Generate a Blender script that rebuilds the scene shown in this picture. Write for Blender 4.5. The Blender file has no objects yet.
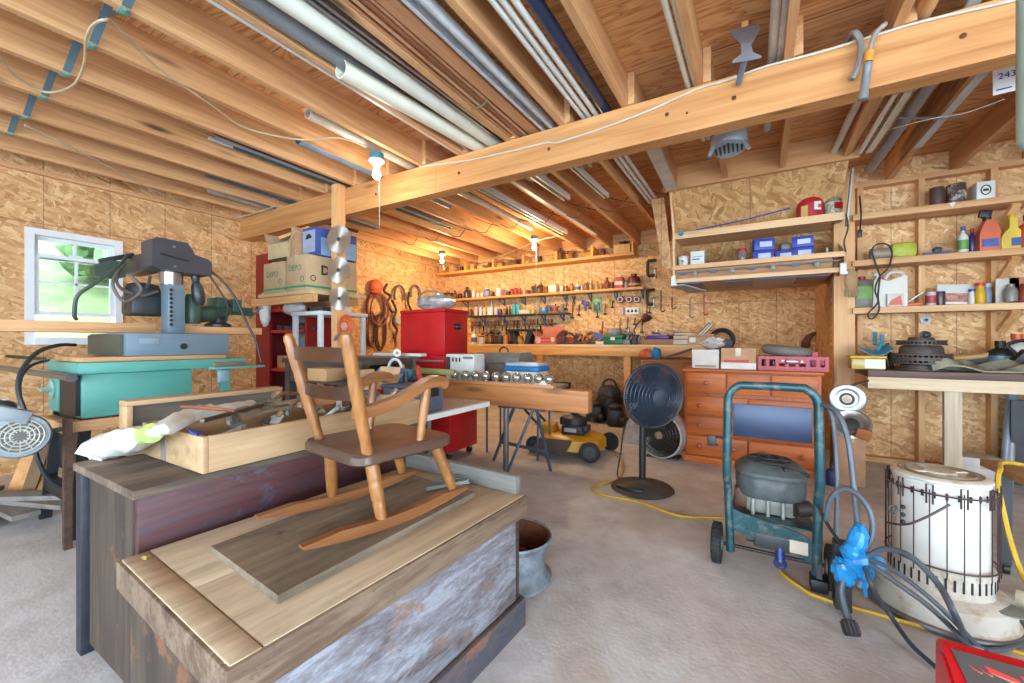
import bpy, bmesh, math, random
from mathutils import Vector, Matrix, Euler
V = Vector
rnd = random.Random(7)
COL = bpy.context.scene.collection
H = 1.05; FPX = 412.0
FW = V((-.5105, .8599, 0)); RT = V((.8599, .5105, 0))

def at(u, v, X=None, Y=None, z=None, t=None):
    """a point of the room on the sight line of a photo pixel, at a known plane"""
    d = FW + RT * ((u - 512) / FPX) + V((0, 0, (341.5 - v) / FPX))
    if X is not None: t = X / d.x
    elif Y is not None: t = Y / d.y
    elif z is not None: t = (z - H) / d.z
    return V((0, 0, H)) + d * t

# ---------------------------------------------------------------- mesh builder
class MB:
    def __init__(s): s.bm = bmesh.new(); s.mi = 0
    def m(s, i): s.mi = i; return s
    def _f(s, vs, smooth=False):
        try:
            f = s.bm.faces.new(vs); f.material_index = s.mi; f.smooth = smooth; return f
        except ValueError: return None
    def box(s, x0, x1, y0, y1, z0, z1, bev=0):
        return s.cbox(((x0+x1)/2, (y0+y1)/2, (z0+z1)/2), (abs(x1-x0), abs(y1-y0), abs(z1-z0)), None, bev)
    def cbox(s, c, size, rot=None, bev=0, taper=1.0):
        mt = Matrix.Translation(V(c))
        if rot is not None:
            mt = mt @ (rot.to_4x4() if isinstance(rot, Matrix) else Euler(rot).to_matrix().to_4x4())
        vs = []
        for i in range(8):
            x, y, z = ((i & 1) - .5), ((i >> 1 & 1) - .5), ((i >> 2 & 1) - .5)
            k = taper if z > 0 else 1
            vs.append(s.bm.verts.new(mt @ V((x*size[0]*k, y*size[1]*k, z*size[2]))))
        fs = [s._f([vs[j] for j in q]) for q in ((0,2,3,1),(4,5,7,6),(0,1,5,4),(2,6,7,3),(0,4,6,2),(1,3,7,5))]
        if bev:
            es = list({e for f in fs for e in f.edges})
            r = bmesh.ops.bevel(s.bm, geom=es, offset=bev, segments=2, affect='EDGES', profile=.5)
            for f in r['faces']: f.material_index = s.mi
        return s
    def bar(s, p, q, w, h=None, up=(0, 0, 1), bev=0):
        p, q = V(p), V(q); d = q - p; L = d.length
        if L < 1e-6: return s
        x = d / L; u = V(up)
        if abs(x.dot(u)) > .98: u = V((1, 0, 0))
        y = u.cross(x).normalized(); z = x.cross(y)
        rot = Matrix((x, y, z)).transposed()
        return s.cbox((p + q) / 2, (L, w, h or w), rot, bev)
    def ring(s, c, x, y, r, n, r2=None):
        return [s.bm.verts.new(c + x*(math.cos(6.28318530718*i/n)*r) + y*(math.sin(6.28318530718*i/n)*(r2 or r))) for i in range(n)]
    def bridge(s, a, b, smooth=True):
        n = len(a)
        for i in range(n): s._f([a[i], a[(i+1) % n], b[(i+1) % n], b[i]], smooth)
    def cyl(s, p, q, r, r2=None, n=16, caps=True):
        p, q = V(p), V(q); d = (q - p)
        if d.length < 1e-7: return s
        d.normalize()
        u = V((0, 0, 1)) if abs(d.z) < .9 else V((1, 0, 0))
        x = u.cross(d).normalized(); y = d.cross(x)
        a = s.ring(p, x, y, r, n); b = s.ring(q, x, y, r if r2 is None else r2, n)
        s.bridge(a, b)
        if caps: s._f(a[::-1]); s._f(b)
        return s
    def pipe(s, p, q, r, w, n=16):
        """hollow tube with wall w"""
        p, q = V(p), V(q); d = (q-p).normalized()
        u = V((0, 0, 1)) if abs(d.z) < .9 else V((1, 0, 0))
        x = u.cross(d).normalized(); y = d.cross(x)
        a = s.ring(p, x, y, r, n); b = s.ring(q, x, y, r, n); c = s.ring(p, x, y, r-w, n); e = s.ring(q, x, y, r-w, n)
        s.bridge(a, b); s.bridge(e, c); s.bridge(c, a); s.bridge(b, e)
        return s
    def tube(s, pts, r, n=8, sm=6, closed=False, r_end=None):
        pts = [V(p) for p in pts]
        if sm > 1 and len(pts) > 2: pts = catmull(pts, sm, closed)
        N = len(pts); prev = None; first = None; x = None
        for i, p in enumerate(pts):
            if closed: d = pts[(i+1) % N] - pts[i-1]
            else: d = pts[min(i+1, N-1)] - pts[max(i-1, 0)]
            if d.length < 1e-9: continue
            d.normalize()
            if x is None:
                u = V((0, 0, 1)) if abs(d.z) < .9 else V((1, 0, 0)); x = u.cross(d).normalized()
            x = (x - d * x.dot(d))
            if x.length < 1e-6: x = V((1, 0, 0)).cross(d)
            x.normalize(); y = d.cross(x)
            rr = r if r_end is None else r + (r_end - r) * i / (N-1)
            g = s.ring(p, x, y, rr, n)
            if prev: s.bridge(prev, g)
            else: first = g
            prev = g
        if closed: s.bridge(prev, first)
        else: s._f(first[::-1]); s._f(prev)
        return s
    def lathe(s, prof, c=(0, 0, 0), n=20, axis=(0, 0, 1), sq=1.0, cap=True):
        c = V(c); d = V(axis).normalized()
        u = V((0, 1, 0)) if abs(d.y) < .9 else V((1, 0, 0))
        x = u.cross(d).normalized(); y = d.cross(x)
        prev = None
        for k, (r, z) in enumerate(prof):
            g = s.ring(c + d*z, x, y, max(r, 1e-4), n, max(r, 1e-4)*sq)
            if prev: s.bridge(prev, g)
            elif cap: s._f(g[::-1])
            prev = g
        if cap: s._f(prev)
        return s
    def prism(s, pts, ext, smooth=False):
        ext = V(ext); a = [s.bm.verts.new(V(p)) for p in pts]; b = [s.bm.verts.new(V(p) + ext) for p in pts]
        s._f(a[::-1]); s._f(b); s.bridge(a, b, smooth); return s
    def sphere(s, c, r, sc=(1, 1, 1), n=16, k=10, jit=0, rot=None):
        c = V(c); R = Euler(rot).to_matrix() if rot else Matrix.Identity(3)
        rows = []
        for j in range(1, k):
            th = math.pi*j/k
            rows.append([s.bm.verts.new(c + R @ V((r*sc[0]*math.sin(th)*math.cos(6.2832*i/n)*(1+rnd.uniform(-jit, jit)), r*sc[1]*math.sin(th)*math.sin(6.2832*i/n)*(1+rnd.uniform(-jit, jit)), r*sc[2]*math.cos(th)*(1+rnd.uniform(-jit, jit))))) for i in range(n)])
        t = s.bm.verts.new(c + R @ V((0, 0, r*sc[2]))); b = s.bm.verts.new(c - R @ V((0, 0, r*sc[2])))
        for i in range(n):
            s._f([t, rows[0][i], rows[0][(i+1) % n]], True); s._f([b, rows[-1][(i+1) % n], rows[-1][i]], True)
        for j in range(k-2): s.bridge(rows[j+1], rows[j])
        return s
    def torus(s, c, axis, R, r, n=28, k=8, arc=1.0, start=0, xref=None, r2=None):
        c = V(c); d = V(axis).normalized()
        u = V(xref) if xref else (V((0, 0, 1)) if abs(d.z) < .9 else V((1, 0, 0)))
        x = (u - d*u.dot(d)).normalized(); y = d.cross(x)
        pts = [c + x*math.cos(start+6.2832*arc*i/n)*R + y*math.sin(start+6.2832*arc*i/n)*(r2 or R) for i in range(n if arc >= 1 else n+1)]
        return s.tube(pts, r, k, 1, arc >= 1)
    def sheet(s, rows, th=0.0, smooth=True):
        """surface through a grid of points, given thickness along -z"""
        g = [[s.bm.verts.new(V(p)) for p in r] for r in rows]
        for j in range(len(g)-1):
            for i in range(len(g[0])-1): s._f([g[j][i], g[j][i+1], g[j+1][i+1], g[j+1][i]], smooth)
        if th:
            g2 = [[s.bm.verts.new(V(p) - V((0, 0, th))) for p in r] for r in rows]
            for j in range(len(g)-1):
                for i in range(len(g[0])-1): s._f([g2[j][i], g2[j+1][i], g2[j+1][i+1], g2[j][i+1]], smooth)
            J, I = len(g)-1, len(g[0])-1
            for i in range(I): s._f([g[0][i+1], g[0][i], g2[0][i], g2[0][i+1]]); s._f([g[J][i], g[J][i+1], g2[J][i+1], g2[J][i]])
            for j in range(J): s._f([g[j][0], g[j+1][0], g2[j+1][0], g2[j][0]]); s._f([g[j+1][I], g[j][I], g2[j][I], g2[j+1][I]])
        return s

def catmull(p, k, closed=False):
    out = []; N = len(p)
    for i in range(N if closed else N-1):
        a = p[i-1] if (closed or i > 0) else p[0]*2 - p[1]
        b = p[i]; c = p[(i+1) % N]
        d = p[(i+2) % N] if (closed or i+2 < N) else c*2 - b
        for j in range(k):
            t = j/k
            out.append(.5*((2*b) + (c-a)*t + (2*a-5*b+4*c-d)*t*t + (3*b-a-3*c+d)*t**3))
    if not closed: out.append(p[-1].copy())
    return out

def wpos(o):
    p = V((0, 0, 0))
    while o: p += o.location; o = o.parent
    return p

def obj(name, mb, mats, parent=None, org=None, ang=40):
    me = bpy.data.meshes.new(name)
    bm = mb.bm
    bmesh.ops.recalc_face_normals(bm, faces=bm.faces)
    bm.to_mesh(me); bm.free()
    for mt in (mats if isinstance(mats, (list, tuple)) else [mats]): me.materials.append(mt)
    o = bpy.data.objects.new(name, me); COL.objects.link(o)
    if parent:
        o.parent = parent; off = wpos(parent)
    else:
        if org is None:
            xs = [v.co.x for v in me.vertices]; ys = [v.co.y for v in me.vertices]; zs = [v.co.z for v in me.vertices]
            org = ((min(xs)+max(xs))/2, (min(ys)+max(ys))/2, min(zs))
        off = V(org); o.location = off
    me.transform(Matrix.Translation(-off))
    try: me.set_sharp_from_angle(angle=math.radians(ang))
    except Exception: pass
    return o

def tag(o, label, cat, group=None, kind=None):
    o['label'] = label; o['category'] = cat
    if group: o['group'] = group
    if kind: o['kind'] = kind
    return o

def thing(name, label, cat, loc=(0, 0, 0), group=None):
    o = bpy.data.objects.new(name, None); COL.objects.link(o); o.location = V(loc)
    o.empty_display_size = .05
    return tag(o, label, cat, group)

def one(name, label, cat, mb, mats, group=None, org=None):
    return tag(obj(name, mb, mats, None, org), label, cat, group)

def struct(name, mb, mats, parent=None):
    o = obj(name, mb, mats, parent, (0, 0, 0) if parent is None else None)
    if parent is None: o['kind'] = 'structure'
    return o

def dup(root, loc=None, rz=None, label=None, group=None, sc=None):
    r = root.copy(); COL.objects.link(r)
    if loc is not None: r.location = V(loc)
    if rz is not None: r.rotation_euler.z = rz
    if sc is not None: r.scale = (sc, sc, sc) if not isinstance(sc, tuple) else sc
    if label: r['label'] = label
    if group: r['group'] = group
    for ch in list(root.children):
        c = ch.copy(); COL.objects.link(c); c.parent = r
        for g in list(ch.children):
            d = g.copy(); COL.objects.link(d); d.parent = c
    return r

def put(o, loc=None, rot=None, sc=None):
    if loc is not None: o.location = V(loc)
    if rot is not None: o.rotation_euler = rot
    if sc is not None: o.scale = (sc, sc, sc) if not isinstance(sc, tuple) else sc
    return o

def text(name, s, size, loc, rot, mat, parent, depth=.0006, bold=0):
    """raised lettering as a real mesh"""
    cu = bpy.data.curves.new(name, 'FONT'); cu.body = s; cu.size = size; cu.extrude = depth; cu.offset = bold
    cu.align_x = 'CENTER'; cu.align_y = 'CENTER'; cu.resolution_u = 3
    tmp = bpy.data.objects.new(name + '_curve', cu); COL.objects.link(tmp)
    dg = bpy.context.evaluated_depsgraph_get(); dg.update()
    me = bpy.data.meshes.new_from_object(tmp.evaluated_get(dg)); me.name = name
    bpy.data.objects.remove(tmp); bpy.data.curves.remove(cu)
    me.materials.clear(); me.materials.append(mat)
    o = bpy.data.objects.new(name, me); COL.objects.link(o); o.parent = parent
    o.location = V(loc) - wpos(parent); o.rotation_euler = rot
    return o

# ---------------------------------------------------------------- materials
def s2l(c):
    return tuple((x/12.92 if x <= .04045 else ((x+.055)/1.055)**2.4) for x in (c[0]/255, c[1]/255, c[2]/255)) + (1,)

def newmat(name):
    m = bpy.data.materials.new(name); m.use_nodes = True
    nt = m.node_tree; b = nt.nodes['Principled BSDF']
    return m, nt, b

def nd(nt, t, **kw):
    n = nt.nodes.new(t)
    for k, v in kw.items():
        if k.startswith('i_'):
            key = k[2:]; key = int(key) if key.isdigit() else key
            n.inputs[key].default_value = v
        else: setattr(n, k, v)
    return n

def ramp(nt, stops, src):
    r = nd(nt, 'ShaderNodeValToRGB')
    e = r.color_ramp.elements
    while len(e) < len(stops): e.new(.5)
    for el, (p, c) in zip(e, stops): el.position = p; el.color = c
    nt.links.new(src, r.inputs[0]); return r.outputs[0]

def mth(nt, op, a, b=None, c=None):
    n = nd(nt, 'ShaderNodeMath', operation=op)
    for i, x in enumerate((a, b, c)):
        if x is None: continue
        if isinstance(x, (int, float)): n.inputs[i].default_value = x
        else: nt.links.new(x, n.inputs[i])
    return n.outputs[0]

def mixc(nt, fac, a, b, mode='MIX'):
    n = nd(nt, 'ShaderNodeMix', data_type='RGBA', blend_type=mode)
    for i, x in ((0, fac), (6, a), (7, b)):
        if isinstance(x, (int, float)): n.inputs[i].default_value = x
        elif isinstance(x, tuple): n.inputs[i].default_value = x
        else: nt.links.new(x, n.inputs[i])
    return n.outputs[2]

def coords(nt, rand=True):
    tc = nd(nt, 'ShaderNodeTexCoord')
    if not rand: return tc.outputs['Object']
    oi = nd(nt, 'ShaderNodeObjectInfo')
    a = nd(nt, 'ShaderNodeVectorMath', operation='MULTIPLY_ADD')
    nt.links.new(oi.outputs['Random'], a.inputs[0]); a.inputs[1].default_value = (17, 23, 31)
    nt.links.new(tc.outputs['Object'], a.inputs[2])
    return a.outputs[0]

def mapping(nt, src, scale=(1, 1, 1), rot=(0, 0, 0), loc=(0, 0, 0)):
    m = nd(nt, 'ShaderNodeMapping'); nt.links.new(src, m.inputs[0])
    m.inputs['Scale'].default_value = scale; m.inputs['Rotation'].default_value = rot; m.inputs['Location'].default_value = loc
    return m.outputs[0]

def noise(nt, src, scale, detail=4, rough=.55, dist=0):
    n = nd(nt, 'ShaderNodeTexNoise'); nt.links.new(src, n.inputs['Vector'])
    n.inputs['Scale'].default_value = scale; n.inputs['Detail'].default_value = detail
    n.inputs['Roughness'].default_value = rough; n.inputs['Distortion'].default_value = dist
    return n.outputs['Fac']

def bump(nt, b, h, st=.2, dist=.01):
    n = nd(nt, 'ShaderNodeBump'); n.inputs['Strength'].default_value = st; n.inputs['Distance'].default_value = dist
    nt.links.new(h, n.inputs['Height']); nt.links.new(n.outputs[0], b.inputs['Normal'])

_pm = {}
def paint(c, rough=.45, metal=0.0, var=.10, sc=9, dirt=None, spec=None):
    """painted / plastic / metal surface with slight blotchy wear"""
    key = (tuple(c), rough, metal, var, sc, dirt)
    if key in _pm: return _pm[key]
    m, nt, b = newmat('paint_%d_%d_%d' % tuple(c[:3]))
    co = coords(nt); n = noise(nt, co, sc, 5, .6)
    base = tuple(x*.78 for x in s2l(c)[:3]) + (1,)
    lo = tuple(x*(1-2*var) for x in base[:3]) + (1,); hi = tuple(min(1, x*(1+var)) for x in base[:3]) + (1,)
    col = ramp(nt, [(.3, lo), (.7, hi)], n)
    if dirt:
        n2 = noise(nt, co, sc*2.3, 6, .7)
        col = mixc(nt, ramp(nt, [(.5, (0, 0, 0, 1)), (.66, (1, 1, 1, 1))], n2), col, s2l(dirt))
    nt.links.new(col, b.inputs['Base Color'])
    b.inputs['Roughness'].default_value = rough; b.inputs['Metallic'].default_value = metal
    _pm[key] = m; return m

def wood(name, c1, c2, axis='Y', sc=1.0, rough=.6, knots=.0, dark=None):
    m, nt, b = newmat(name)
    co = coords(nt)
    k = {'X': (1.1, 14, 14), 'Y': (14, 1.1, 14), 'Z': (14, 14, 1.1)}[axis]
    mp = mapping(nt, co, tuple(x*sc for x in k))
    n1 = noise(nt, mp, 1.0, 6, .6, .8)
    mp2 = mapping(nt, co, tuple(x*sc*5 if x > 2 else x*sc*1.5 for x in k)); n2 = noise(nt, mp2, 1.0, 3, .5)
    f = mth(nt, 'ADD', mth(nt, 'MULTIPLY', n1, .7), mth(nt, 'MULTIPLY', n2, .3))
    col = ramp(nt, [(.34, s2l(c2)), (.62, s2l(c1))], f)
    if dark:
        n3 = noise(nt, mapping(nt, co, tuple(x*.25*sc for x in k)), 2.2, 5, .6)
        col = mixc(nt, ramp(nt, [(.52, (0, 0, 0, 1)), (.72, (.85, .85, .85, 1))], n3), col, s2l(dark))
    if knots:
        kk = {'X': (1.3, 6, 6), 'Y': (6, 1.3, 6), 'Z': (6, 6, 1.3)}[axis]
        vo = nd(nt, 'ShaderNodeTexVoronoi'); nt.links.new(mapping(nt, co, kk), vo.inputs['Vector']); vo.inputs['Scale'].default_value = 1.0
        kn = ramp(nt, [(.05, (1, 1, 1, 1)), (.16, (0, 0, 0, 1))], vo.outputs['Distance'])
        col = mixc(nt, mth(nt, 'MULTIPLY', kn, knots), col, s2l(tuple(x*.42 for x in c2)))
    nt.links.new(col, b.inputs['Base Color']); b.inputs['Roughness'].default_value = rough
    bump(nt, b, f, .12, .004)
    return m

def osb(name, plane, seams=(1.22, 0.0, (1.2,)), tint=(1, 1, 1)):
    m, nt, b = newmat(name)
    tc = nd(nt, 'ShaderNodeTexCoord'); sep = nd(nt, 'ShaderNodeSeparateXYZ'); nt.links.new(tc.outputs['Object'], sep.inputs[0])
    cb = nd(nt, 'ShaderNodeCombineXYZ')
    nt.links.new(sep.outputs[0 if plane == 'X' else 1], cb.inputs[0]); nt.links.new(sep.outputs[2], cb.inputs[1])
    # gentle warp so the strands are not straight
    wn = nd(nt, 'ShaderNodeTexNoise'); nt.links.new(cb.outputs[0], wn.inputs['Vector']); wn.inputs['Scale'].default_value = 9; wn.inputs['Detail'].default_value = 2
    wa = nd(nt, 'ShaderNodeVectorMath', operation='MULTIPLY_ADD'); nt.links.new(wn.outputs['Color'], wa.inputs[0]); wa.inputs[1].default_value = (.05, .05, 0); nt.links.new(cb.outputs[0], wa.inputs[2])
    src = wa.outputs[0]
    vals = []
    for rz, sx, sy in ((.35, 13, 46), (-.85, 14, 42), (1.5, 12, 50)):
        vo = nd(nt, 'ShaderNodeTexVoronoi'); vo.inputs['Scale'].default_value = 1
        r1 = mapping(nt, src, (1, 1, 1), (0, 0, rz)); nt.links.new(mapping(nt, r1, (sx, sy, 1)), vo.inputs['Vector'])
        sp = nd(nt, 'ShaderNodeSeparateColor'); nt.links.new(vo.outputs['Color'], sp.inputs[0]); vals.append((sp.outputs[0], sp.outputs[1]))
    a = mth(nt, 'GREATER_THAN', vals[0][1], .48); c = mth(nt, 'GREATER_THAN', vals[1][1], .5)
    v1 = nd(nt, 'ShaderNodeMix', data_type='FLOAT'); nt.links.new(c, v1.inputs[0]); nt.links.new(vals[2][0], v1.inputs[2]); nt.links.new(vals[1][0], v1.inputs[3])
    v2 = nd(nt, 'ShaderNodeMix', data_type='FLOAT'); nt.links.new(a, v2.inputs[0]); nt.links.new(v1.outputs[0], v2.inputs[2]); nt.links.new(vals[0][0], v2.inputs[3])
    big = noise(nt, cb.outputs[0], 2.2, 3)
    f = mth(nt, 'ADD', mth(nt, 'MULTIPLY', v2.outputs[0], .8), mth(nt, 'MULTIPLY', big, .3))
    def T(c_): return s2l(tuple(min(255, x*y) for x, y in zip(c_, tint)))
    col = ramp(nt, [(.07, T((140, 96, 60))), (.17, T((184, 136, 88))), (.5, T((208, 162, 112))), (.8, T((220, 180, 130))), (1, T((234, 202, 158)))], f)
    fine = noise(nt, mapping(nt, src, (60, 220, 1), (0, 0, .35)), 1, 2)
    col = mixc(nt, .35, col, ramp(nt, [(.35, (.45, .4, .35, 1)), (.6, (1, 1, 1, 1))], fine), 'MULTIPLY')
    # seams between the sheets
    w, off, hs = seams
    fr = mth(nt, 'ABSOLUTE', mth(nt, 'SUBTRACT', mth(nt, 'FRACT', mth(nt, 'DIVIDE', mth(nt, 'ADD', sep.outputs[0 if plane == 'X' else 1], off), w)), .5))
    sm = mth(nt, 'LESS_THAN', fr, .0035/w)
    for hz in hs:
        sm = mth(nt, 'MAXIMUM', sm, mth(nt, 'LESS_THAN', mth(nt, 'ABSOLUTE', mth(nt, 'SUBTRACT', sep.outputs[2], hz)), .004))
    col = mixc(nt, mth(nt, 'MULTIPLY', sm, .5), col, s2l((70, 56, 50)))
    nt.links.new(col, b.inputs['Base Color']); b.inputs['Roughness'].default_value = .7
    bump(nt, b, f, .25, .006)
    return m

def glassm(name, c=(240, 248, 250), rough=.03, alpha=None):
    m, nt, b = newmat(name)
    b.inputs['Base Color'].default_value = s2l(c); b.inputs['Roughness'].default_value = rough
    b.inputs['Transmission Weight'].default_value = 1.0; b.inputs['IOR'].default_value = 1.3
    return m

def emit(name, c, st):
    m, nt, b = newmat(name); b.inputs['Emission Color'].default_value = s2l(c); b.inputs['Emission Strength'].default_value = st
    b.inputs['Base Color'].default_value = s2l(c); return m

# ================================================================= materials in use
PINE = wood('pine', (216, 168, 120), (176, 124, 78), 'Y', 1, .55, .95)
PINEX = wood('pine_x', (220, 172, 120), (190, 138, 88), 'X', 1, .55, .75)
PINEZ = wood('pine_z', (224, 176, 122), (198, 144, 90), 'Z', 1, .55, .7)
BEAMW = wood('beam_wood', (208, 152, 96), (168, 110, 60), 'X', .8, .5, .95)
PALE = wood('pale_board', (222, 202, 170), (196, 170, 134), 'X', 1, .6, .3)
PALEY = wood('pale_board_y', (226, 200, 160), (200, 166, 122), 'Y', 1, .6, .3)
DKW = wood('dark_wood', (92, 66, 48), (52, 36, 28), 'X', 1, .6)
OSBX = osb('osb_back', 'X', (.407, .3985, (1.56,)), (1.03, 1.02, .98))
OSBY = osb('osb_left', 'Y', (.407, .0655, (2.02,)), (1.0, .98, .95))
OSBR = osb('osb_right', 'X', (.407, .0045, (5.0,)), (1.06, 1.06, 1.05))
BLACK = paint((34, 34, 36), .5); DGREY = paint((62, 64, 68), .5); MGREY = paint((128, 130, 132), .45)
STEEL = paint((178, 182, 186), .32, .85, .08); ALU = paint((206, 210, 214), .28, .8, .06); IRON = paint((78, 70, 64), .55, .6, .15)
WHITE = paint((236, 236, 230), .4, 0, .04); CREAM = paint((228, 222, 200), .35, 0, .05); RED = paint((196, 30, 34), .32, 0, .08)
DRED = paint((150, 26, 30), .4); CARD = paint((196, 152, 104), .8, 0, .06); CARDL = paint((212, 180, 138), .8, 0, .05)
BLUE = paint((40, 84, 170), .4); YEL = paint((232, 186, 32), .4); ORG = paint((226, 96, 40), .4); GRN = paint((46, 120, 74), .45)
TEAL = paint((112, 190, 176), .42, 0, .10, 6, (92, 148, 138)); RUST = paint((120, 72, 48), .75, .3, .25, 14)
RUBBER = paint((30, 31, 33), .7); PVC = paint((252, 250, 232), .35, 0, .03); NAVY = paint((44, 62, 92), .35, 0, .1)
BULBG = glassm('clear_glass'); CHROME = paint((222, 222, 222), .12, 1, .03)
INK = paint((28, 30, 40), .6); BLUEINK = paint((40, 56, 150), .6); WINK = paint((245, 245, 245), .5); REDINK = paint((200, 36, 36), .5); GREENINK = paint((40, 150, 90), .6)
HOSE = paint((92, 100, 110), .45, 0, .08); YCORD = paint((228, 186, 60), .5); OCORD = paint((214, 92, 44), .5); TAPEB = paint((60, 96, 150), .5)

def m_floor():
    m, nt, b = newmat('concrete')
    co = coords(nt, False)
    n1 = noise(nt, co, .9, 6, .6, .4); n2 = noise(nt, co, 7, 8, .7); n3 = noise(nt, co, 55, 3, .6); n4 = noise(nt, mapping(nt, co, (1, 1, 1), (0, 0, 0), (4.3, 2.2, 0)), 1.5, 5, .55, .5)
    col = ramp(nt, [(.30, s2l((134, 132, 128))), (.47, s2l((184, 184, 184))), (.62, s2l((210, 212, 216)))], mth(nt, 'ADD', mth(nt, 'MULTIPLY', n1, .6), mth(nt, 'MULTIPLY', n2, .4)))
    stain = ramp(nt, [(.56, (0, 0, 0, 1)), (.74, (.55, .55, .55, 1))], n4)
    col = mixc(nt, stain, col, s2l((164, 146, 126)))
    col = mixc(nt, ramp(nt, [(.62, (0, 0, 0, 1)), (.72, (.45, .45, .45, 1))], n2), col, s2l((126, 120, 114)))
    col = mixc(nt, ramp(nt, [(.68, (0, 0, 0, 1)), (.76, (.5, .5, .5, 1))], n3), col, s2l((92, 86, 80)))
    nt.links.new(col, b.inputs['Base Color']); b.inputs['Roughness'].default_value = .62
    bump(nt, b, n3, .3, .006); return m
def m_ply():
    m, nt, b = newmat('plywood')
    co = coords(nt, False)
    mp = mapping(nt, co, (.7, 3.6, 1)); n1 = noise(nt, mp, 1, 3, .5, 1.4)
    w = mth(nt, 'FRACT', mth(nt, 'MULTIPLY', n1, 9))
    col = ramp(nt, [(.0, s2l((206, 150, 98))), (.5, s2l((220, 168, 116))), (.85, s2l((192, 134, 84))), (1, s2l((166, 108, 62)))], w)
    n2 = noise(nt, mapping(nt, co, (3, 60, 1)), 1, 3)
    col = mixc(nt, .4, col, ramp(nt, [(.35, (.78, .7, .62, 1)), (.6, (1, 1, 1, 1))], n2), 'MULTIPLY')
    sep = nd(nt, 'ShaderNodeSeparateXYZ'); nt.links.new(co, sep.inputs[0])
    fr = mth(nt, 'LESS_THAN', mth(nt, 'ABSOLUTE', mth(nt, 'SUBTRACT', mth(nt, 'FRACT', mth(nt, 'DIVIDE', mth(nt, 'ADD', sep.outputs[1], 9.1), 1.22)), .5)), .003)
    col = mixc(nt, mth(nt, 'MULTIPLY', fr, .8), col, s2l((60, 36, 20)))
    nt.links.new(col, b.inputs['Base Color']); b.inputs['Roughness'].default_value = .65; return m
FLOOR = m_floor(); PLY = m_ply()

# ================================================================= the room
LW, BW, RWY, RX, FY = -5.07, 6.06, 4.8, 3.5, -3.6      # left wall, back wall, right stud wall, right end, front
JB, JT = 2.45, 2.634                                    # joist bottoms and tops
struct('floor', MB().box(LW-.3, RX+.3, FY-3, BW+.2, -.12, 0), FLOOR)
struct('ceiling', MB().box(LW-.1, RX, FY, BW+.1, JT, JT+.02), PLY)
# left wall with the window opening
wy0, wy1, wz0, wz1 = 1.04, 1.96, 1.035, 1.87
p0 = at(30, 231, X=LW); p1 = at(118, 245, X=LW)
wy0, wy1 = p0.y, p1.y; wz1 = p0.z; wz0 = at(30, 341, X=LW).z
b = MB(); x0, x1 = LW-.1, LW
b.box(x0, x1, FY, wy0, 0, JT); b.box(x0, x1, wy1, BW+.1, 0, JT); b.box(x0, x1, wy0, wy1, 0, wz0); b.box(x0, x1, wy0, wy1, wz1, JT)
struct('wall_left', b, OSBY)
struct('wall_back', MB().box(LW-.1, .62, BW, BW+.1, 0, JT), OSBX)
struct('wall_right', MB().box(.60, RX, RWY, RWY+.1, 0, JT), OSBR)
struct('trim_1', MB().box(.60, .66, RWY+.1, BW+.1, 0, JT), OSBY)
b = MB(); b.box(LW-.1, -3.0, FY-.1, FY, 0, JT); b.box(-3.0, 3.2, FY-.1, FY, 2.35, JT); b.box(3.2, RX, FY-.1, FY, 0, JT)
struct('wall_front', b, OSBX)
b = MB(); b.box(RX, RX+.1, FY, -3.0, 0, JT).box(RX, RX+.1, -3.0, .4, 2.35, JT).box(RX, RX+.1, .4, RWY+.1, 0, JT)
struct('wall_far_right', b, OSBY)

# window: vinyl frame, upper and lower sash with grids, glass
wd = thing('window_1', '', 'window', (LW, (wy0+wy1)/2, wz0)); del wd['label']; del wd['category']; wd['kind'] = 'structure'
b = MB(); fx0, fx1 = LW-.09, LW+.018; fw = .022
b.box(fx0, fx1, wy0-.03, wy0+fw, wz0-.03, wz1+.03); b.box(fx0, fx1, wy1-fw, wy1+.03, wz0-.03, wz1+.03)
b.box(fx0, fx1, wy0+fw, wy1-fw, wz1-fw, wz1+.03); b.box(fx0, fx1+.02, wy0+fw, wy1-fw, wz0-.03, wz0+.03)
VINYL = paint((246, 250, 252), .35, 0, .03)
obj('window_frame', b, VINYL, wd)
iy0, iy1 = wy0+fw, wy1-fw; zm = at(60, 258, X=LW).z; sz = at(60, 313, X=LW).z
def sash(x, za, zb, rows):
    s = .03; b = MB()
    b.box(x-.02, x+.015, iy0, iy0+s, za, zb); b.box(x-.02, x+.015, iy1-s, iy1, za, zb); b.box(x-.02, x+.015, iy0+s, iy1-s, za, za+s); b.box(x-.02, x+.015, iy0+s, iy1-s, zb-s, zb)
    ym = (iy0+iy1)/2; b.box(x-.012, x+.004, ym-.009, ym+.009, za+s, zb-s)
    for r in rows: b.box(x-.012, x+.004, iy0+s, iy1-s, r-.009, r+.009)
    o = obj('sash', b, VINYL, wd)
    obj('pane', MB().box(x-.006, x-.002, iy0+s, iy1-s, za+s, zb-s), BULBG, o)
sash(LW-.055, zm-.02, wz1-fw, [])
sash(LW-.015, sz-.02, zm+.02, [(sz+zm)/2+.02])
b = MB().box(LW+.0, LW+.03, (iy0+iy1)/2-.05, (iy0+iy1)/2+.03, zm+.015, zm+.03); obj('sash_lock', b, VINYL, wd)

# studs, plates and sill of the right wall
for X in (.79, 1.188, 1.605, 2.01, 2.42, 2.83, 3.23):
    struct('wall_stud', MB().box(X-.02, X+.02, RWY-.09, RWY, 0, JB-.04), PINEZ)
struct('top_plate', MB().box(.66, RX, RWY-.09, RWY, JB-.04, JB), PINEX)
struct('sole_plate', MB().box(.66, RX, RWY-.09, RWY, 0, .04), PINEX)
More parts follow.
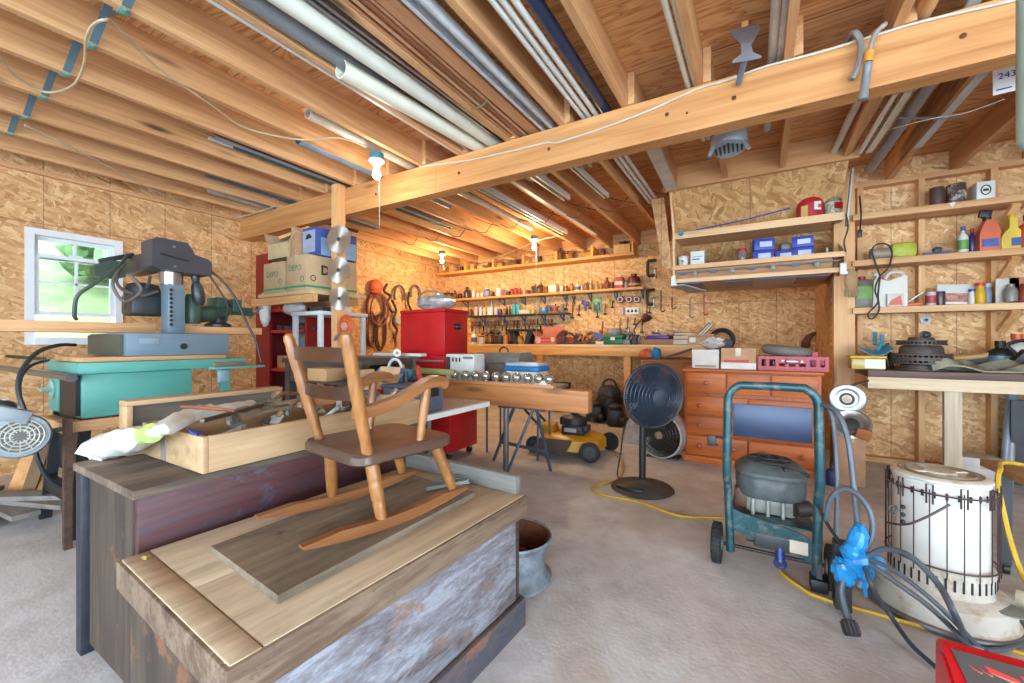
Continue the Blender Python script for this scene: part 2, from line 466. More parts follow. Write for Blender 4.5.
# corner post at the alcove, and post under the beam
struct('alcove_post', MB().box(.576, .665, 4.50, 4.59, 0, JB).box(.6655, .722, 4.52, 4.60, 0, JB), PINEZ)

# joists: front run to the beam, back run lapped beside it
JX = [-.676 + .406*k for k in range(-10, 10)]
for X in JX:
    struct('ceiling_joist', MB().box(X-.019, X+.019, FY, 2.60, JB, JT), PINE)
    xb = X + .04
    yend = 3.97 if -.70 < xb < .60 else (RWY if xb > .6 else BW)
    struct('ceiling_joist', MB().box(xb-.019, xb+.019, 2.44, yend, JB, JT), PINE)
struct('header_board', MB().box(-.74, .66, 3.97, 4.01, JB-.02, JT), PINEX)
# the beam, built up of three boards, joint in the face ply
BY = 2.46
xj = at(436, 190, Y=BY).x
b = MB().box(LW, xj-.0015, BY, BY+.038, 2.21, JB).box(xj+.0015, RX, BY, BY+.038, 2.21, JB).box(LW, RX, BY+.038, BY+.115, 2.212, JB)
beam = struct('ceiling_beam', b, BEAMW)
for u, v in ((459, 173), (549, 149), (376, 194), (667, 114.5), (734, 98), (687, 113), (963, 36)):
    p = at(u, v, Y=BY); obj('bolt', MB().lathe([(.011 if u != 687 else .006, 0), (.011 if u != 687 else .006, .004), (.004, .008)], p, 14, (0, -1, 0)), RUST, beam)
# wall-top plates on left and back
struct('ledger', MB().box(LW, LW+.04, FY, BW, JB-.035, JB+.0), PINE)
struct('rim_board', MB().box(LW, .6, BW-.04, BW, JB, JT), PINEX)

# ================================================================= camera, light
cam = bpy.data.cameras.new('camera'); co_ = bpy.data.objects.new('camera', cam); COL.objects.link(co_)
cam.sensor_width = 36; cam.lens = FPX/1024*36; cam.clip_start = .02
co_.location = (0, 0, H); co_.rotation_euler = (math.pi/2, 0, math.atan2(.5105, .8599))
bpy.context.scene.camera = co_
w = bpy.data.worlds.new('sky'); bpy.context.scene.world = w; w.use_nodes = True
bg = w.node_tree.nodes['Background']; bg.inputs[0].default_value = (.67, .85, 1.0, 1); bg.inputs[1].default_value = 13.5
def portal(loc, rot, sx, sy):
    l = bpy.data.lights.new('portal', 'AREA'); l.shape = 'RECTANGLE'; l.size = sx; l.size_y = sy; l.cycles.is_portal = True
    o = bpy.data.objects.new('daylight_portal', l); COL.objects.link(o); o.location = loc; o.rotation_euler = rot; o['kind'] = 'helper'
portal((.1, FY-.05, 1.18), (math.radians(90), 0, 0), 6.2, 2.35)
portal((RX+.05, -1.3, 1.18), (math.radians(90), 0, math.pi/2), 3.4, 2.35)
portal((LW-.12, (wy0+wy1)/2, (wz0+wz1)/2), (math.radians(90), 0, -math.pi/2), wy1-wy0, wz1-wz0)
sc_ = bpy.context.scene
sc_.view_settings.view_transform = 'Standard'; sc_.view_settings.look = 'None'; sc_.view_settings.gamma = 1; sc_.view_settings.exposure = 0.2
try: sc_.view_settings.use_curve_mapping = False
except Exception: pass
sc_.cycles.use_denoising = True; sc_.cycles.max_bounces = 8; sc_.cycles.diffuse_bounces = 6; sc_.cycles.caustics_reflective = False; sc_.cycles.caustics_refractive = False
sc_.cycles.sample_clamp_indirect = 6
def lamp(p, power, c, r=.03):
    l = bpy.data.lights.new('bulb_light', 'POINT'); l.energy = power; l.color = c; l.shadow_soft_size = r
    o = bpy.data.objects.new('bulb_light', l); COL.objects.link(o); o.location = p; o['kind'] = 'helper'; return o

# outdoors seen through the window: a grassy bank and bushes
b = MB(); rows = []
for j in range(9):
    rows.append([V((LW-.6-j*1.2, -6+i*2.2, -.2 + (max(0, j-1)**1.25)*.42 + rnd.uniform(-.1, .1))) for i in range(12)])
GRASS = paint((112, 130, 78), .9, 0, .25, 3); LEAF = paint((96, 124, 72), .8, 0, .3, 6)
sl = bpy.data.lights.new('sun', 'SUN'); sl.energy = 2; sl.angle = .02; so = bpy.data.objects.new('sun', sl); COL.objects.link(so); so.rotation_euler = (math.radians(-8), math.radians(38), 0); so['kind'] = 'helper'
o = obj('grass_bank', b.sheet(rows), GRASS, None, (0, 0, 0)); o['kind'] = 'structure'
for k, (x, y, z, r) in enumerate(((-9, .6, 1.2, .8), (-11, 3.4, 2.6, 1.2), (-11.5, 7.2, 2.6, 1.5), (-9.5, -2.0, 1.3, 1.0), (-15, 1.2, 5.0, 1.6))):
    t_ = thing('bush', ('rounded green bush nearest outside the window', 'larger green bush up the bank outside window', 'tall green bush at far right outside window', 'low green bush at far left outside window', 'highest green tree crown seen through window')[k], 'bush', (x, y, z-r))
    b = MB()
    for q in range(70):
        th, ph = rnd.uniform(0, 6.28), rnd.uniform(-.3, 1.5)
        b.sphere((x+r*.8*math.cos(th)*math.cos(ph), y+r*.8*math.sin(th)*math.cos(ph), z+r*.8*math.sin(ph)), r*rnd.uniform(.14, .3), (1, 1, .8), 7, 5, .25)
    obj('foliage', b, LEAF, t_); obj('stem', MB().cyl((x, y, z-r-.8), (x, y, z), .08, .05, 8), RUST, t_)
# ================================================================= stored along the ceiling
def lp(name, label, cat, p, q, r, mat, hollow=True, group=None, n=16):
    b = MB()
    if hollow: b.pipe(p, q, r, min(.005, r*.3), n)
    else: b.cyl(p, q, r, None, n)
    return one(name, label, cat, b, mat, group)
def strip(name, label, cat, p, q, w, h, mat, group=None):
    return one(name, label, cat, MB().bar(p, q, w, h), mat, group)
def channel(name, label, p, q, w, h, mat, cat='metal channel'):
    """open U channel, open side down"""
    p, q = V(p), V(q); d = (q-p).normalized(); y = V((0, 0, 1)).cross(d).normalized(); t = .003
    b = MB(); up = V((0, 0, h/2))
    b.bar(p+up, q+up, w, t); b.bar(p+y*w/2, q+y*w/2, t, h); b.bar(p-y*w/2, q-y*w/2, t, h)
    b.bar(p+y*(w/2-.008)-up, q+y*(w/2-.008)-up, .016, t); b.bar(p-y*(w/2-.008)-up, q-y*(w/2-.008)-up, .016, t)
    return one(name, label, cat, b, mat)
PVCG = paint((246, 248, 232), .35, 0, .04)
lp('drain_pipe', 'thick pale plastic drain pipe, the longer of the two side by side under the ceiling', 'pipe', (-1.735, -1.0, 2.44), (-1.64, 3.3, 2.53), .047, PVCG)
lp('drain_pipe', 'thick cream drain pipe whose open end shows beside the longer pale pipe', 'pipe', (-1.822, 1.36, 2.44), (-1.738, 3.3, 2.54), .047, PVC)
# half-round gutter
g = MB(); P, Q = V((-1.83, -1.0, 2.46)), V((-1.824, 3.0, 2.50)); ra = []; rb = []
for i in range(9):
    th = math.pi + math.pi*i/8; o_ = V((.045*math.cos(th), 0, .05*math.sin(th)+.02)); ra.append(P+o_); rb.append(Q+o_)
g.sheet([ra, rb], .003); one('rain_gutter', 'grey half-round rain gutter beside the cream drain pipe', 'gutter', g, paint((160, 166, 172), .3, .3))
channel('metal_channel', 'narrow silver metal channel right of the thick pale drain pipe', (-1.625, -1.0, 2.47), (-1.565, 3.0, 2.52), .05, .035, ALU)
channel('metal_channel', 'broad white metal channel stored under the ceiling among brown boards', (-1.235, -1.0, 2.44), (-1.185, 3.2, 2.49), .075, .05, paint((222, 226, 230), .35, .1))
strip('trim_strip', 'thin white trim strip along the joist left of the gutter', 'strip', (-1.945, -1.0, 2.455), (-1.935, 3.0, 2.47), .022, .012, WHITE)
# bundle of thin rods, wire-tied
for k in range(6):
    x = -1.452 + k*.017
    strip('wood_lath', 'thin reddish lath in the wire-tied bundle under ceiling', 'lath', (x-.02, -1.0, 2.455+(k % 2)*.012), (x, 3.0, 2.465+(k % 2)*.012), .013, .011, wood('lath%d' % k, ((196, 142, 100), (150, 96, 64), (206, 160, 120))[k % 3], ((150, 96, 62), (98, 58, 40), (170, 112, 74))[k % 3], 'Y'), 'laths in the tied bundle')
b = MB()
for yy in (2.0,): b.tube([(-1.476, yy, 2.452), (-1.42, yy, 2.44), (-1.366, yy, 2.452), (-1.366, yy, 2.485), (-1.42, yy, 2.49), (-1.476, yy, 2.485)], .004, 6, 4, True)
one('tie_wire', 'greenish tie wire looped around the bundle of laths', 'wire', b, paint((120, 130, 70), .5))
strip('storage_board', 'wide brown board stored between the lath bundle and white channel', 'board', (-1.345, -1.0, 2.462), (-1.30, 3.0, 2.487), .075, .022, wood('board_brown', (204, 152, 110), (164, 112, 74), 'Y'))
for k, (x, y0, lb) in enumerate(((-.955, -1.0, 'left slim white pipe of the pair left of the navy pipe'), (-.918, -1.0, 'right slim white pipe of the pair left of the navy pipe'), (-.872, .62, 'short slim white pipe with open near end beside the navy pipe'))):
    lp('conduit_pipe', lb, 'pipe', (x, y0, 2.48), (x, 4.5, 2.49), .0145, WHITE)
lp('navy_pipe', 'dark navy plastic pipe over the beam', 'pipe', (-.80, -1.0, 2.50), (-.815, 3.1, 2.50), .031, NAVY)
lp('conduit_pipe', 'cream slim pipe, left of a pair right of the short joist', 'pipe', (-.345, -1.0, 2.47), (-.325, 3.2, 2.475), .014, CREAM)
lp('conduit_pipe', 'cream slim pipe, right of a pair lying against a joist', 'pipe', (-.31, -1.0, 2.475), (-.290, 3.2, 2.48), .014, CREAM)
lp('pole', 'steel pole wrapped in white cloth above the beam', 'pole', (.095, .3, 2.50), (.06, 3.3, 2.50), .022, paint((206, 204, 200), .4, .3))
b = MB(); b.tube([(.125, 1.2, 2.53), (.12, 1.6, 2.52), (.11, 2.0, 2.515), (.1, 2.6, 2.51)], .028, 9, 5); b.sphere((.115, 1.22, 2.525), .036, (1, 1.5, 1), 10, 7, .15)
one('wrapping_cloth', 'white patterned cloth bundle lying along the wrapped pole', 'cloth', b, paint((222, 214, 208), .8, 0, .15, 20))
lp('conduit_pipe', 'white pipe crossing the beam near its right end', 'pipe', (.60, .4, 2.53), (.50, 4.4, 2.50), .022, WHITE)
lp('round_pole', 'brown round wooden pole end beside the white pipe on beam', 'pole', (.635, 2.08, 2.50), (.60, 4.2, 2.50), .034, PINE, False)
strip('trim_strip', 'white flat strip at far right above the beam', 'strip', (.80, .6, 2.49), (.79, 3.2, 2.49), .045, .012, WHITE)
lp('conduit_pipe', 'white pipe in the sloping pair behind beam at right', 'pipe', at(896, 92, z=2.468), at(860, 152, z=2.435), .015, WHITE)
strip('trim_strip', 'cream strip beside the white pipe behind beam at right', 'strip', at(908, 92, z=2.465), at(869, 152, z=2.43), .04, .014, CREAM)
lp('grey_tube', 'grey open-ended tube behind beam left of the white strip', 'tube', (.83, 2.7, 2.48), (.80, 4.4, 2.46), .035, paint((150, 152, 158), .4))
strip('trim_strip', 'grey-white flat strip left of the last rafter', 'strip', (1.02, 2.7, 2.455), (.985, 4.0, 2.44), .045, .02, paint((206, 206, 206), .5))
lp('curtain_pipe', 'white pipe in the bay just left of beam lamp', 'pipe', (-2.50, 1.62, 2.53), (-2.45, 4.6, 2.49), .036, paint((226, 222, 206), .3))
lp('blue_tube', 'blue-grey downspout tube with a cut dark end under the joists', 'tube', (-2.81, 1.75, 2.50), (-2.79, 3.4, 2.50), .045, paint((128, 152, 176), .4))
for k, (dx, dz, r, c, e, lb) in enumerate(((0, 0, .022, (54, 92, 96), 4.1, 'dark teal rolled tarp in the bay above the post'), (.06, -.012, .012, (160, 158, 160), 4.3, 'grey rod lowest in the bundle above the post'), (.035, .03, .016, (96, 84, 88), 3.9, 'dark brown rod lying on the teal roll'), (-.045, .01, .014, (206, 208, 206), 4.15, 'white-tipped rod at left of the teal roll'))):
    lp('stored_roll' if k == 0 else 'stored_rod', lb, 'rod', (-3.38+dx, 1.45 if k else 1.6, 2.52+dz), (-3.36+dx, e, 2.50+dz), r, paint(c, .5), False)
for k, (x, c, lb) in enumerate(((-4.16, (92, 118, 140), 'blue wrapped roll stored at left end of the beam'), (-4.07, (206, 212, 216), 'white wrapped roll beside the blue roll over the beam'), (-4.60, (196, 204, 210), 'silver tube in the last bay by the left wall'), (-4.50, (52, 60, 74), 'dark tube in the last bay near the left wall'))):
    lp('wrapped_roll', lb, 'roll', (x, 1.75+.1*k, 2.54), (x, 3.6, 2.51), .04, paint(c, .4, 0, .15, 20), False)
channel('tube_light_tray', 'long white metal tray in the lit bay behind the beam', (-2.16, 2.75, 2.455), (-2.12, 4.9, 2.455), .07, .05, WHITE, 'tray')
channel('tube_light_tray', 'shorter white metal tray behind beam right of the long tray', (-1.62, 2.75, 2.46), (-1.60, 3.75, 2.46), .07, .05, WHITE, 'tray')
channel('tube_light_tray', 'narrow white tray behind beam beside a thick joist', (-1.27, 2.75, 2.46), (-1.25, 3.9, 2.46), .05, .04, WHITE, 'tray')
strip('trim_strip', 'thin white strip along a joist behind beam', 'strip', (-1.83, 2.75, 2.445), (-1.80, 5.2, 2.445), .03, .012, WHITE)  # plain white strip, same paint as the trays
strip('white_plank', 'white-edged plank hanging left of the wall box top', 'plank', (-.63, 2.75, 2.44), (-.66, 3.93, 2.43), .09, .03, paint((214, 210, 202), .5))
strip('metal_strip', 'grey metal strip leaning beside the alcove post top', 'strip', (.655, 4.2, 2.42), (.62, 4.22, 1.98), .07, .012, paint((188, 186, 184), .45, .2))
one('tagged_lead', 'black cord with a tag hanging by the alcove post', 'cord', MB().tube([(.70, 4.2, 2.2), (.705, 4.18, 2.05), (.70, 4.19, 1.92)], .006, 6).cbox((.70, 4.19, 1.90), (.03, .012, .06), None, .004), BLACK)
lp('thin_rod', 'thin grey rod lying across the rafters at right', 'rod', at(896, 118, z=2.44), at(962, 118, z=2.44), .006, MGREY, False, None, 8)
one('wire', 'slack pale wire slung under the rafters at right', 'wire', MB().tube([at(883, 131, z=2.43), at(930, 119, z=2.40), at(965, 113, z=2.42), at(1005, 99, z=2.44)], .0025, 6), PVCG)

# cross bracing straps between the left joists
STRAP = paint((104, 130, 144), .45, .1); LUG = paint((118, 176, 158), .5)
for k in range(6):
    X = JX[k+1]
    t_ = thing('joist_brace', 'blue-grey strap brace between two left joists, %s from the left wall' % ('nearest', 'second', 'third', 'fourth', 'fifth', 'sixth')[k], 'brace', (X, .66, JB), 'straps between left joists')
    b = MB(); b.bar((X+.03, .66, JB+.004), (X+.387, .66, JT-.01), .004, .030, (0, 1, 0)); obj('strap', b, STRAP, t_)
    b = MB(); b.bar((X+.02, .69, JT-.012), (X+.387, .69, JB+.01), .004, .030, (0, 1, 0)); obj('strap', b, STRAP, t_)
    obj('lug', MB().cbox((X, .66, JB-.004), (.055, .035, .006), None, .002).cyl((X+.02, .66, JB-.012), (X+.02, .66, JB), .006, None, 8), LUG, t_)
WIREM = paint((112, 90, 70), .5, .4)
for k in range(10):
    X = JX[k+1] + .04
    b = MB(); b.tube([(X+.02, 4.2, JB+.01), (X+.20, 4.2, JB-.06), (X+.387, 4.2, JT-.03)], .005, 6, 2); b.tube([(X+.02, 4.23, JT-.03), (X+.2, 4.23, JB+.07), (X+.387, 4.23, JB)], .005, 6, 2)
    one('wire_brace', 'thin wire brace zigzagging between joists behind the beam', 'brace', b, WIREM, 'wire braces behind the beam')

# cables stapled to beam and joists
def cable(label, pts, r, mat, name='cable', cat='cable', sm=5, group=None): return one(name, label, cat, MB().tube(pts, r, 6, sm), mat, group)
CW = paint((222, 214, 196), .45)
pts = [at(u, v, Y=BY-.008) for u, v in ((420, 167), (432, 165), (470, 160), (520, 149), (545, 143), (560, 142), (600, 129), (625, 120), (655, 108), (698, 88.6), (725, 81), (764, 67), (819, 52.5), (870, 37), (922, 21.5), (1011, 1), (1040, -8))]
cable('white electrical cable stapled along the beam face', pts, .006, CW)
b = MB()
cable('pale looped cable dropping from the left joists', [at(u, v, z=2.40) for u, v in ((-30, 30), (0, 57), (14, 75), (45, 92), (72, 86), (84, 65), (86, 40), (92, 26), (104, 20))] + [at(116, 25, z=2.435)] + [at(u, v, z=2.44) for u, v in ((156, 66), (213, 106), (246, 128), (299, 139.5), (339, 138), (366, 146))], .006, paint((206, 184, 148), .5))
cable('thin cable sagging under the lowest left joists', [at(u, v, z=2.44) for u, v in ((25, 125), (83, 153), (140, 183), (176, 201), (213, 216), (239, 217), (276, 206))], .006, CW)
cable('cable drooping between two lamps behind the beam', [at(u, v, z=2.42) for u, v in ((560, 236), (540, 240), (500, 256), (475, 261), (448, 253))], .0035, CW)

# lamp sockets with bulbs
WB = emit('bulb_glow', (255, 236, 200), 22); WB2 = emit('bulb_glow_warm', (255, 214, 140), 30)
BOXB = paint((70, 140, 156), .4)
def lamp_fix(p, label, mat, power, c, strg):
    t_ = thing('bare_bulb_lamp', label, 'lamp', p)
    x, y, z = p
    obj('junction_box', MB().lathe([(.052, 0), (.052, -.045)], (x, y, z), 16), BOXB, t_)
    obj('lamp_holder', MB().lathe([(.058, -.046), (.06, -.055), (.045, -.07), (.028, -.085), (.024, -.10)], (x, y, z), 20), WHITE, t_)
    obj('bulb', MB().lathe([(.014, -.10), (.018, -.115), (.029, -.14), (.031, -.158), (.024, -.178), (.008, -.188), (0, -.19)], (x, y, z), 18), mat, t_)
    obj('pull_string', MB().cyl((x+.03, y, z-.06), (x+.03, y, z-strg), .0025, None, 5), CW, t_)
    lamp((x, y, z-.26), power, c, .05)
lamp_fix((-2.44, 2.13, JB), 'bare bulb lamp in front of the beam by the post', WB, 8, (1, .9, .75), .55)
lamp_fix((-2.52, 4.82, JB-.01), 'bare bulb lamp over the back workbench with long pull string', WB2, 48, (1, .72, .38), 1.42)
lamp_fix((-4.16, 4.9, JB-.01), 'bare bulb lamp in the back left corner', WB2, 48, (1, .72, .38), .3)

# hoses hooked over the beam
cable('short grey hose end hooked over the beam', [V((.36, 2.55, 2.47))] + [at(u, v, Y=2.42) for u, v in ((853, 33), (860, 40), (861, 55), (857, 68), (851.5, 79))], .013, paint((140, 134, 130), .4), 'hose', 'hose')
t_ = thing('air_hose', 'grey hose with orange coupling hanging over the beam', 'hose', at(866, 80, Y=2.41))
obj('hose', MB().tube([V((.43, 2.56, 2.47))] + [at(u, v, Y=2.41) for u, v in ((884, 25), (876, 33), (871, 45), (869, 55))], .011, 8), paint((170, 160, 146), .4), t_)
obj('coupling', MB().cyl(at(869.5, 52, Y=2.41), at(868, 62, Y=2.41), .019, .017), paint((232, 160, 60), .45), t_)
obj('nozzle', MB().lathe([(.016, 0), (.018, .02), (.016, .025), (.016, .13), (.019, .135), (.019, .16), (.012, .162)], at(868, 63, Y=2.41), 14, (at(862, 105, Y=2.41)-at(868, 63, Y=2.41))), paint((150, 158, 164), .35, .3), t_)

# ceiling bracket in front of the beam and vented motor behind it
def pr(px, **k): return [at(u, v, **k) for u, v in px]
t_ = thing('ceiling_bracket', 'grey metal bracket with flared plates under the plywood', 'bracket', at(744, 50, Y=2.36))
b = MB(); b.prism(pr(((731, 31), (758, 24), (761, 28), (752, 44), (741, 44), (732, 36)), Y=2.34), (0, .004, 0)); obj('top_plate', b, paint((136, 130, 132), .4, .4), t_)
b = MB(); b.prism(pr(((741, 43), (751, 43), (753, 52), (762, 56), (761, 58), (746, 61), (732, 63), (733, 60), (741, 54)), Y=2.335), (0, .004, 0)); obj('lower_plate', b, paint((150, 152, 160), .4, .4), t_)
obj('rod', MB().cyl(at(745, 60, Y=2.35), at(738, 84, Y=2.44), .014), paint((120, 136, 156), .35, .4), t_)
obj('mounting_block', MB().bar(at(745, 27, Y=2.345)+V((0, .02, 0)), V((at(745, 27, Y=2.345).x, 2.365, JT)), .05, .03), PINEZ, t_)
c = at(729, 140, Y=3.2)
t_ = thing('ceiling_motor', 'blue-grey vented round motor housing hung behind the beam', 'motor', c)
b = MB(); b.lathe([(.05, .07), (.10, .06), (.115, .03), (.115, -.05), (.10, -.07), (.05, -.075)], c, 24, (0, .25, 1)); obj('housing', b, paint((190, 206, 216), .35, .1), t_)
b = MB()
for k in range(-3, 4): b.cbox(c+V((k*.026, -.02, -.0755)), (.012, .17-.03*abs(k), .006), (-.1, 0, 0), .002)
obj('vents', b, paint((46, 66, 86), .5), t_)
b = MB()
for sx in (-1, 1): obj('foot_lug', MB().bar(c+V((sx*.095, -.05, -.05)), c+V((sx*.12, -.06, -.11)), .03, .02), paint((176, 196, 204), .35), t_)

obj('hanger', MB().bar(c+V((0, 0, .06)), V((c.x, c.y+.02, JT)), .06, .04), PINEZ, t_)

# white sign card at the far right and hanging tube
p = at(1010, 77, Y=2.9)
t_ = thing('number_sign', 'white card with black numbers hanging at far right rafters', 'sign', p)
obj('card', MB().cbox(p, (.11, .004, .14), (0, 0, -.1)), WHITE, t_)
text('lettering', '2438', .040, p+V((.0, -.004, .012)), (math.pi/2, 0, -.1), BLUEINK, t_)
obj('small_print', MB().cbox(p+V((-.02, -.003, -.05)), (.05, .002, .005), (0, 0, -.1)), BLUEINK, t_)
obj('hanger_wire', MB().cyl(p+V((0, 0, .07)), V((p.x, p.y, JT)), .003, None, 6), MGREY, t_)
p = at(1029, 150, Y=1.5)
b = MB().lathe([(0, 0), (.012, .003), (.02, .015), (.021, .03), (.021, JT-p.z)], p, 14)
one('hanging_tube', 'grey-green round-ended tube hanging at right edge', 'tube', b, paint((140, 152, 140), .35))
# ================================================================= trunks, chair, crate (front left)
def worn(name, cols, axis='Y', sc=1.0, rough=.7, chips=None, st=.3):
    """weathered surface: several colours laid in streaks along the grain, with chips"""
    m, nt, b = newmat(name); co = coords(nt)
    k = {'X': (1.6, 10, 10), 'Y': (10, 1.6, 10), 'Z': (10, 10, 1.6), 'B': (5, 5, 5), 'M': (7, 3.2, 12)}[axis]
    n1 = noise(nt, mapping(nt, co, tuple(x*sc for x in k)), 1, 7, .68, .6)
    n2 = noise(nt, mapping(nt, co, tuple(x*sc*6 if x > 2 else x*sc*2 for x in k)), 1, 4, .6)
    f = mth(nt, 'ADD', mth(nt, 'MULTIPLY', n1, .72), mth(nt, 'MULTIPLY', n2, .28))
    N = len(cols); col = ramp(nt, [(.30 + .40*i/(N-1), tuple(x*.74 for x in s2l(c)[:3]) + (1,)) for i, c in enumerate(cols)], f)
    if chips:
        n3 = noise(nt, mapping(nt, co, (7*sc, 5*sc, 7*sc)), 1, 8, .72)
        col = mixc(nt, ramp(nt, [(.595, (0, 0, 0, 1)), (.66, (.85, .85, .85, 1))], n3), col, s2l(chips))
    nt.links.new(col, b.inputs['Base Color']); b.inputs['Roughness'].default_value = rough
    bump(nt, b, f, st, .006); return m
LIDTOP = worn('trunk_lid_wood', ((140, 120, 98), (188, 166, 136), (212, 190, 158), (226, 206, 176)), 'Y', 1.0, .75, (150, 132, 112))
LIDEDGE = worn('trunk_lid_edge', ((72, 54, 44), (110, 86, 68), (142, 120, 98), (118, 92, 70)), 'Y', 1.5, .75, (70, 54, 46))
SIDE = worn('trunk_side_paint', ((64, 54, 54), (108, 98, 98), (136, 134, 142), (168, 172, 182), (120, 106, 102)), 'M', 1.5, .75, (130, 92, 72))
BASEP = worn('trunk_base_paint', ((44, 42, 50), (76, 82, 98), (110, 92, 84), (92, 74, 68)), 'M', 1.2, .75, (134, 92, 72))
ENDW = worn('trunk_end_wood', ((44, 36, 32), (74, 60, 50), (104, 84, 66)), 'Z', 1, .75, (120, 78, 50))
c1 = V((-1.083, .871, 0)); rz1 = math.radians(-3.2)
trunk = thing('wooden_chest', 'low weathered wooden trunk with worn white-blue paint, under the rocking chair', 'trunk', (0, 0, 0))
hx, hy = .316, .486
b = MB(); t = .022
b.box(-hx+.015, hx-.015, -hy+.015, -hy+.015+t, .05, .43).box(-hx+.015, hx-.015, hy-.015-t, hy-.015, .05, .43).box(-hx+.015, -hx+.015+t, -hy+.015+t, hy-.015-t, .05, .43); obj('end_board', b, ENDW, trunk)
obj('front_board', MB().box(hx-.015-t, hx-.015, -hy+.0155, hy-.0155, .05, .43, .002), SIDE, trunk)
obj('bottom_board', MB().box(-hx+.04, hx-.04, -hy+.04, hy-.04, .05, .07), ENDW, trunk)
b = MB(); z0, z1 = 0, .105
b.box(hx-.015, hx+.006, -hy, hy, z0, z1, .004).box(-hx-.006, -hx+.015, -hy, hy, z0, z1, .004).box(-hx+.015, hx-.015, -hy-.006, -hy+.0149, z0, z1, .004).box(-hx+.015, hx-.015, hy-.0149, hy+.006, z0, z1, .004)
obj('plinth', b, BASEP, trunk)
lid = obj('lid', MB().box(-hx, -.01, -hy+.058, hy, .455, .482, .003).box(-.008, hx-.001, -hy+.058, hy, .455, .4815, .003).box(-hx, hx, -hy, -hy+.056, .455, .482, .004), LIDTOP, trunk)
b = MB(); b.box(hx-.02, hx+.008, -hy-.008, hy+.008, .405, .4785, .004).box(-hx-.008, -hx+.02, -hy-.008, hy+.008, .405, .4785, .004).box(-hx+.02, hx-.02, -hy-.008, -hy+.02, .405, .4785, .004).box(-hx+.02, hx-.02, hy-.02, hy+.008, .405, .4785, .004)
obj('lid_rim', b, LIDEDGE, lid)
put(trunk, c1, (0, 0, rz1))

MAROON = worn('trunk_maroon_paint', ((40, 32, 36), (70, 46, 50), (98, 56, 58), (84, 66, 78), (116, 92, 98)), 'Y', 1.4, .5, (80, 78, 92), .2)
TOP2 = worn('trunk_top_brown', ((58, 48, 42), (94, 78, 66), (128, 108, 90), (152, 132, 112)), 'Y', 1, .75, (104, 86, 70))
x0, x1, y0, y1, zt = -1.985, -1.474, .450, 1.57, .64
tr2 = thing('wooden_chest', 'tall dark maroon painted wooden trunk carrying the tool crate', 'trunk', ((x0+x1)/2, (y0+y1)/2, 0))
obj('front_panel', MB().box(x1-.022, x1, y0+.002, y1, .03, .40, .003), MAROON, tr2); obj('front_panel', MB().box(x1-.022, x1+.003, y0+.002, y1, .403, zt-.026, .003), MAROON, tr2)
b = MB()
b.box(x0+.02, x1-.0225, y0+.018, y0+.036, .03, zt-.026); obj('end_panel', b, ENDW, tr2)
b = MB().box(x0, x0+.05, y0-.004, y0+.03, 0, zt-.025, .003); obj('corner_iron', b, paint((52, 54, 66), .5, .2, .2, 20), tr2)
obj('corner_post', MB().box(x1-.075, x1-.0225, y0-.004, y0+.018, .0, zt-.026, .002), ENDW, tr2)
obj('back_panel', MB().box(x0, x0+.02, y0+.03, y1, .03, zt-.026).box(x0+.02, x1-.022, y1-.02, y1, .03, zt-.026), ENDW, tr2)
b = MB(); n = 4; wv = (x1+.008-(x0-.008))/n
for k in range(n): b.box(x0-.008+wv*k+.001, x0-.008+wv*(k+1)-.001, y0-.010, y1+.012, zt-.026, zt - .0008*(k % 2), .002)
obj('top_boards', b, TOP2, tr2)
obj('bottom_rail', MB().box(x1-.02, x1+.004, y0+.02, y1, .0, .09), ENDW, tr2)

# loose weathered board on the low trunk
ps = [at(u, v, z=.503) for u, v in ((211, 545.5), (278, 594.7), (475, 491.6))]
q = [ps[0], ps[1], ps[2], ps[0]+ps[2]-ps[1]]
BOARDW = worn('weathered_board', ((72, 64, 56), (112, 100, 86), (142, 126, 106), (164, 148, 126)), 'Y', 1.1, .8, (84, 74, 64))
bd = one('weathered_board', 'flat grey weathered board lying on the low trunk under the rocker', 'board', MB().prism([V((p.x, p.y, .4825)) for p in q], (0, 0, .019)), BOARDW)
GREYP = worn('grey_plank', ((96, 92, 88), (128, 124, 118), (150, 146, 140)), 'X', 1, .75)
one('grey_plank', 'grey plank standing on edge at far end of the low trunk', 'plank', MB().bar((-1.37, 1.378, .5155), (-.765, 1.335, .5155), .034, .066, bev=.003), GREYP)
b = MB()
for k in range(4): b.bar(at(563+k*3, 478+k*2, z=.51)+V((0, 0, 0)), at(590+k*4, 470+k*3, z=.512), .008, .005)
b.bar(at(566, 485, z=.515), at(600, 478, z=.515), .012, .012)
o = one('metal_bracket', 'small grey-green metal bracket lying on the trunk behind the rocker', 'bracket', b, paint((132, 150, 142), .4, .5)); o.location = V((-1.02, 1.25, .503))
one('yellow_leaf', 'small yellow leaf on the corner of the trunk lid', 'leaf', MB().sheet([[at(141, 558, z=.4835), at(146, 560, z=.486), at(151, 556.5, z=.4835)], [at(143, 556, z=.4835), at(147, 556, z=.488), at(151, 555, z=.4845)]], .0008), paint((214, 200, 120), .6))

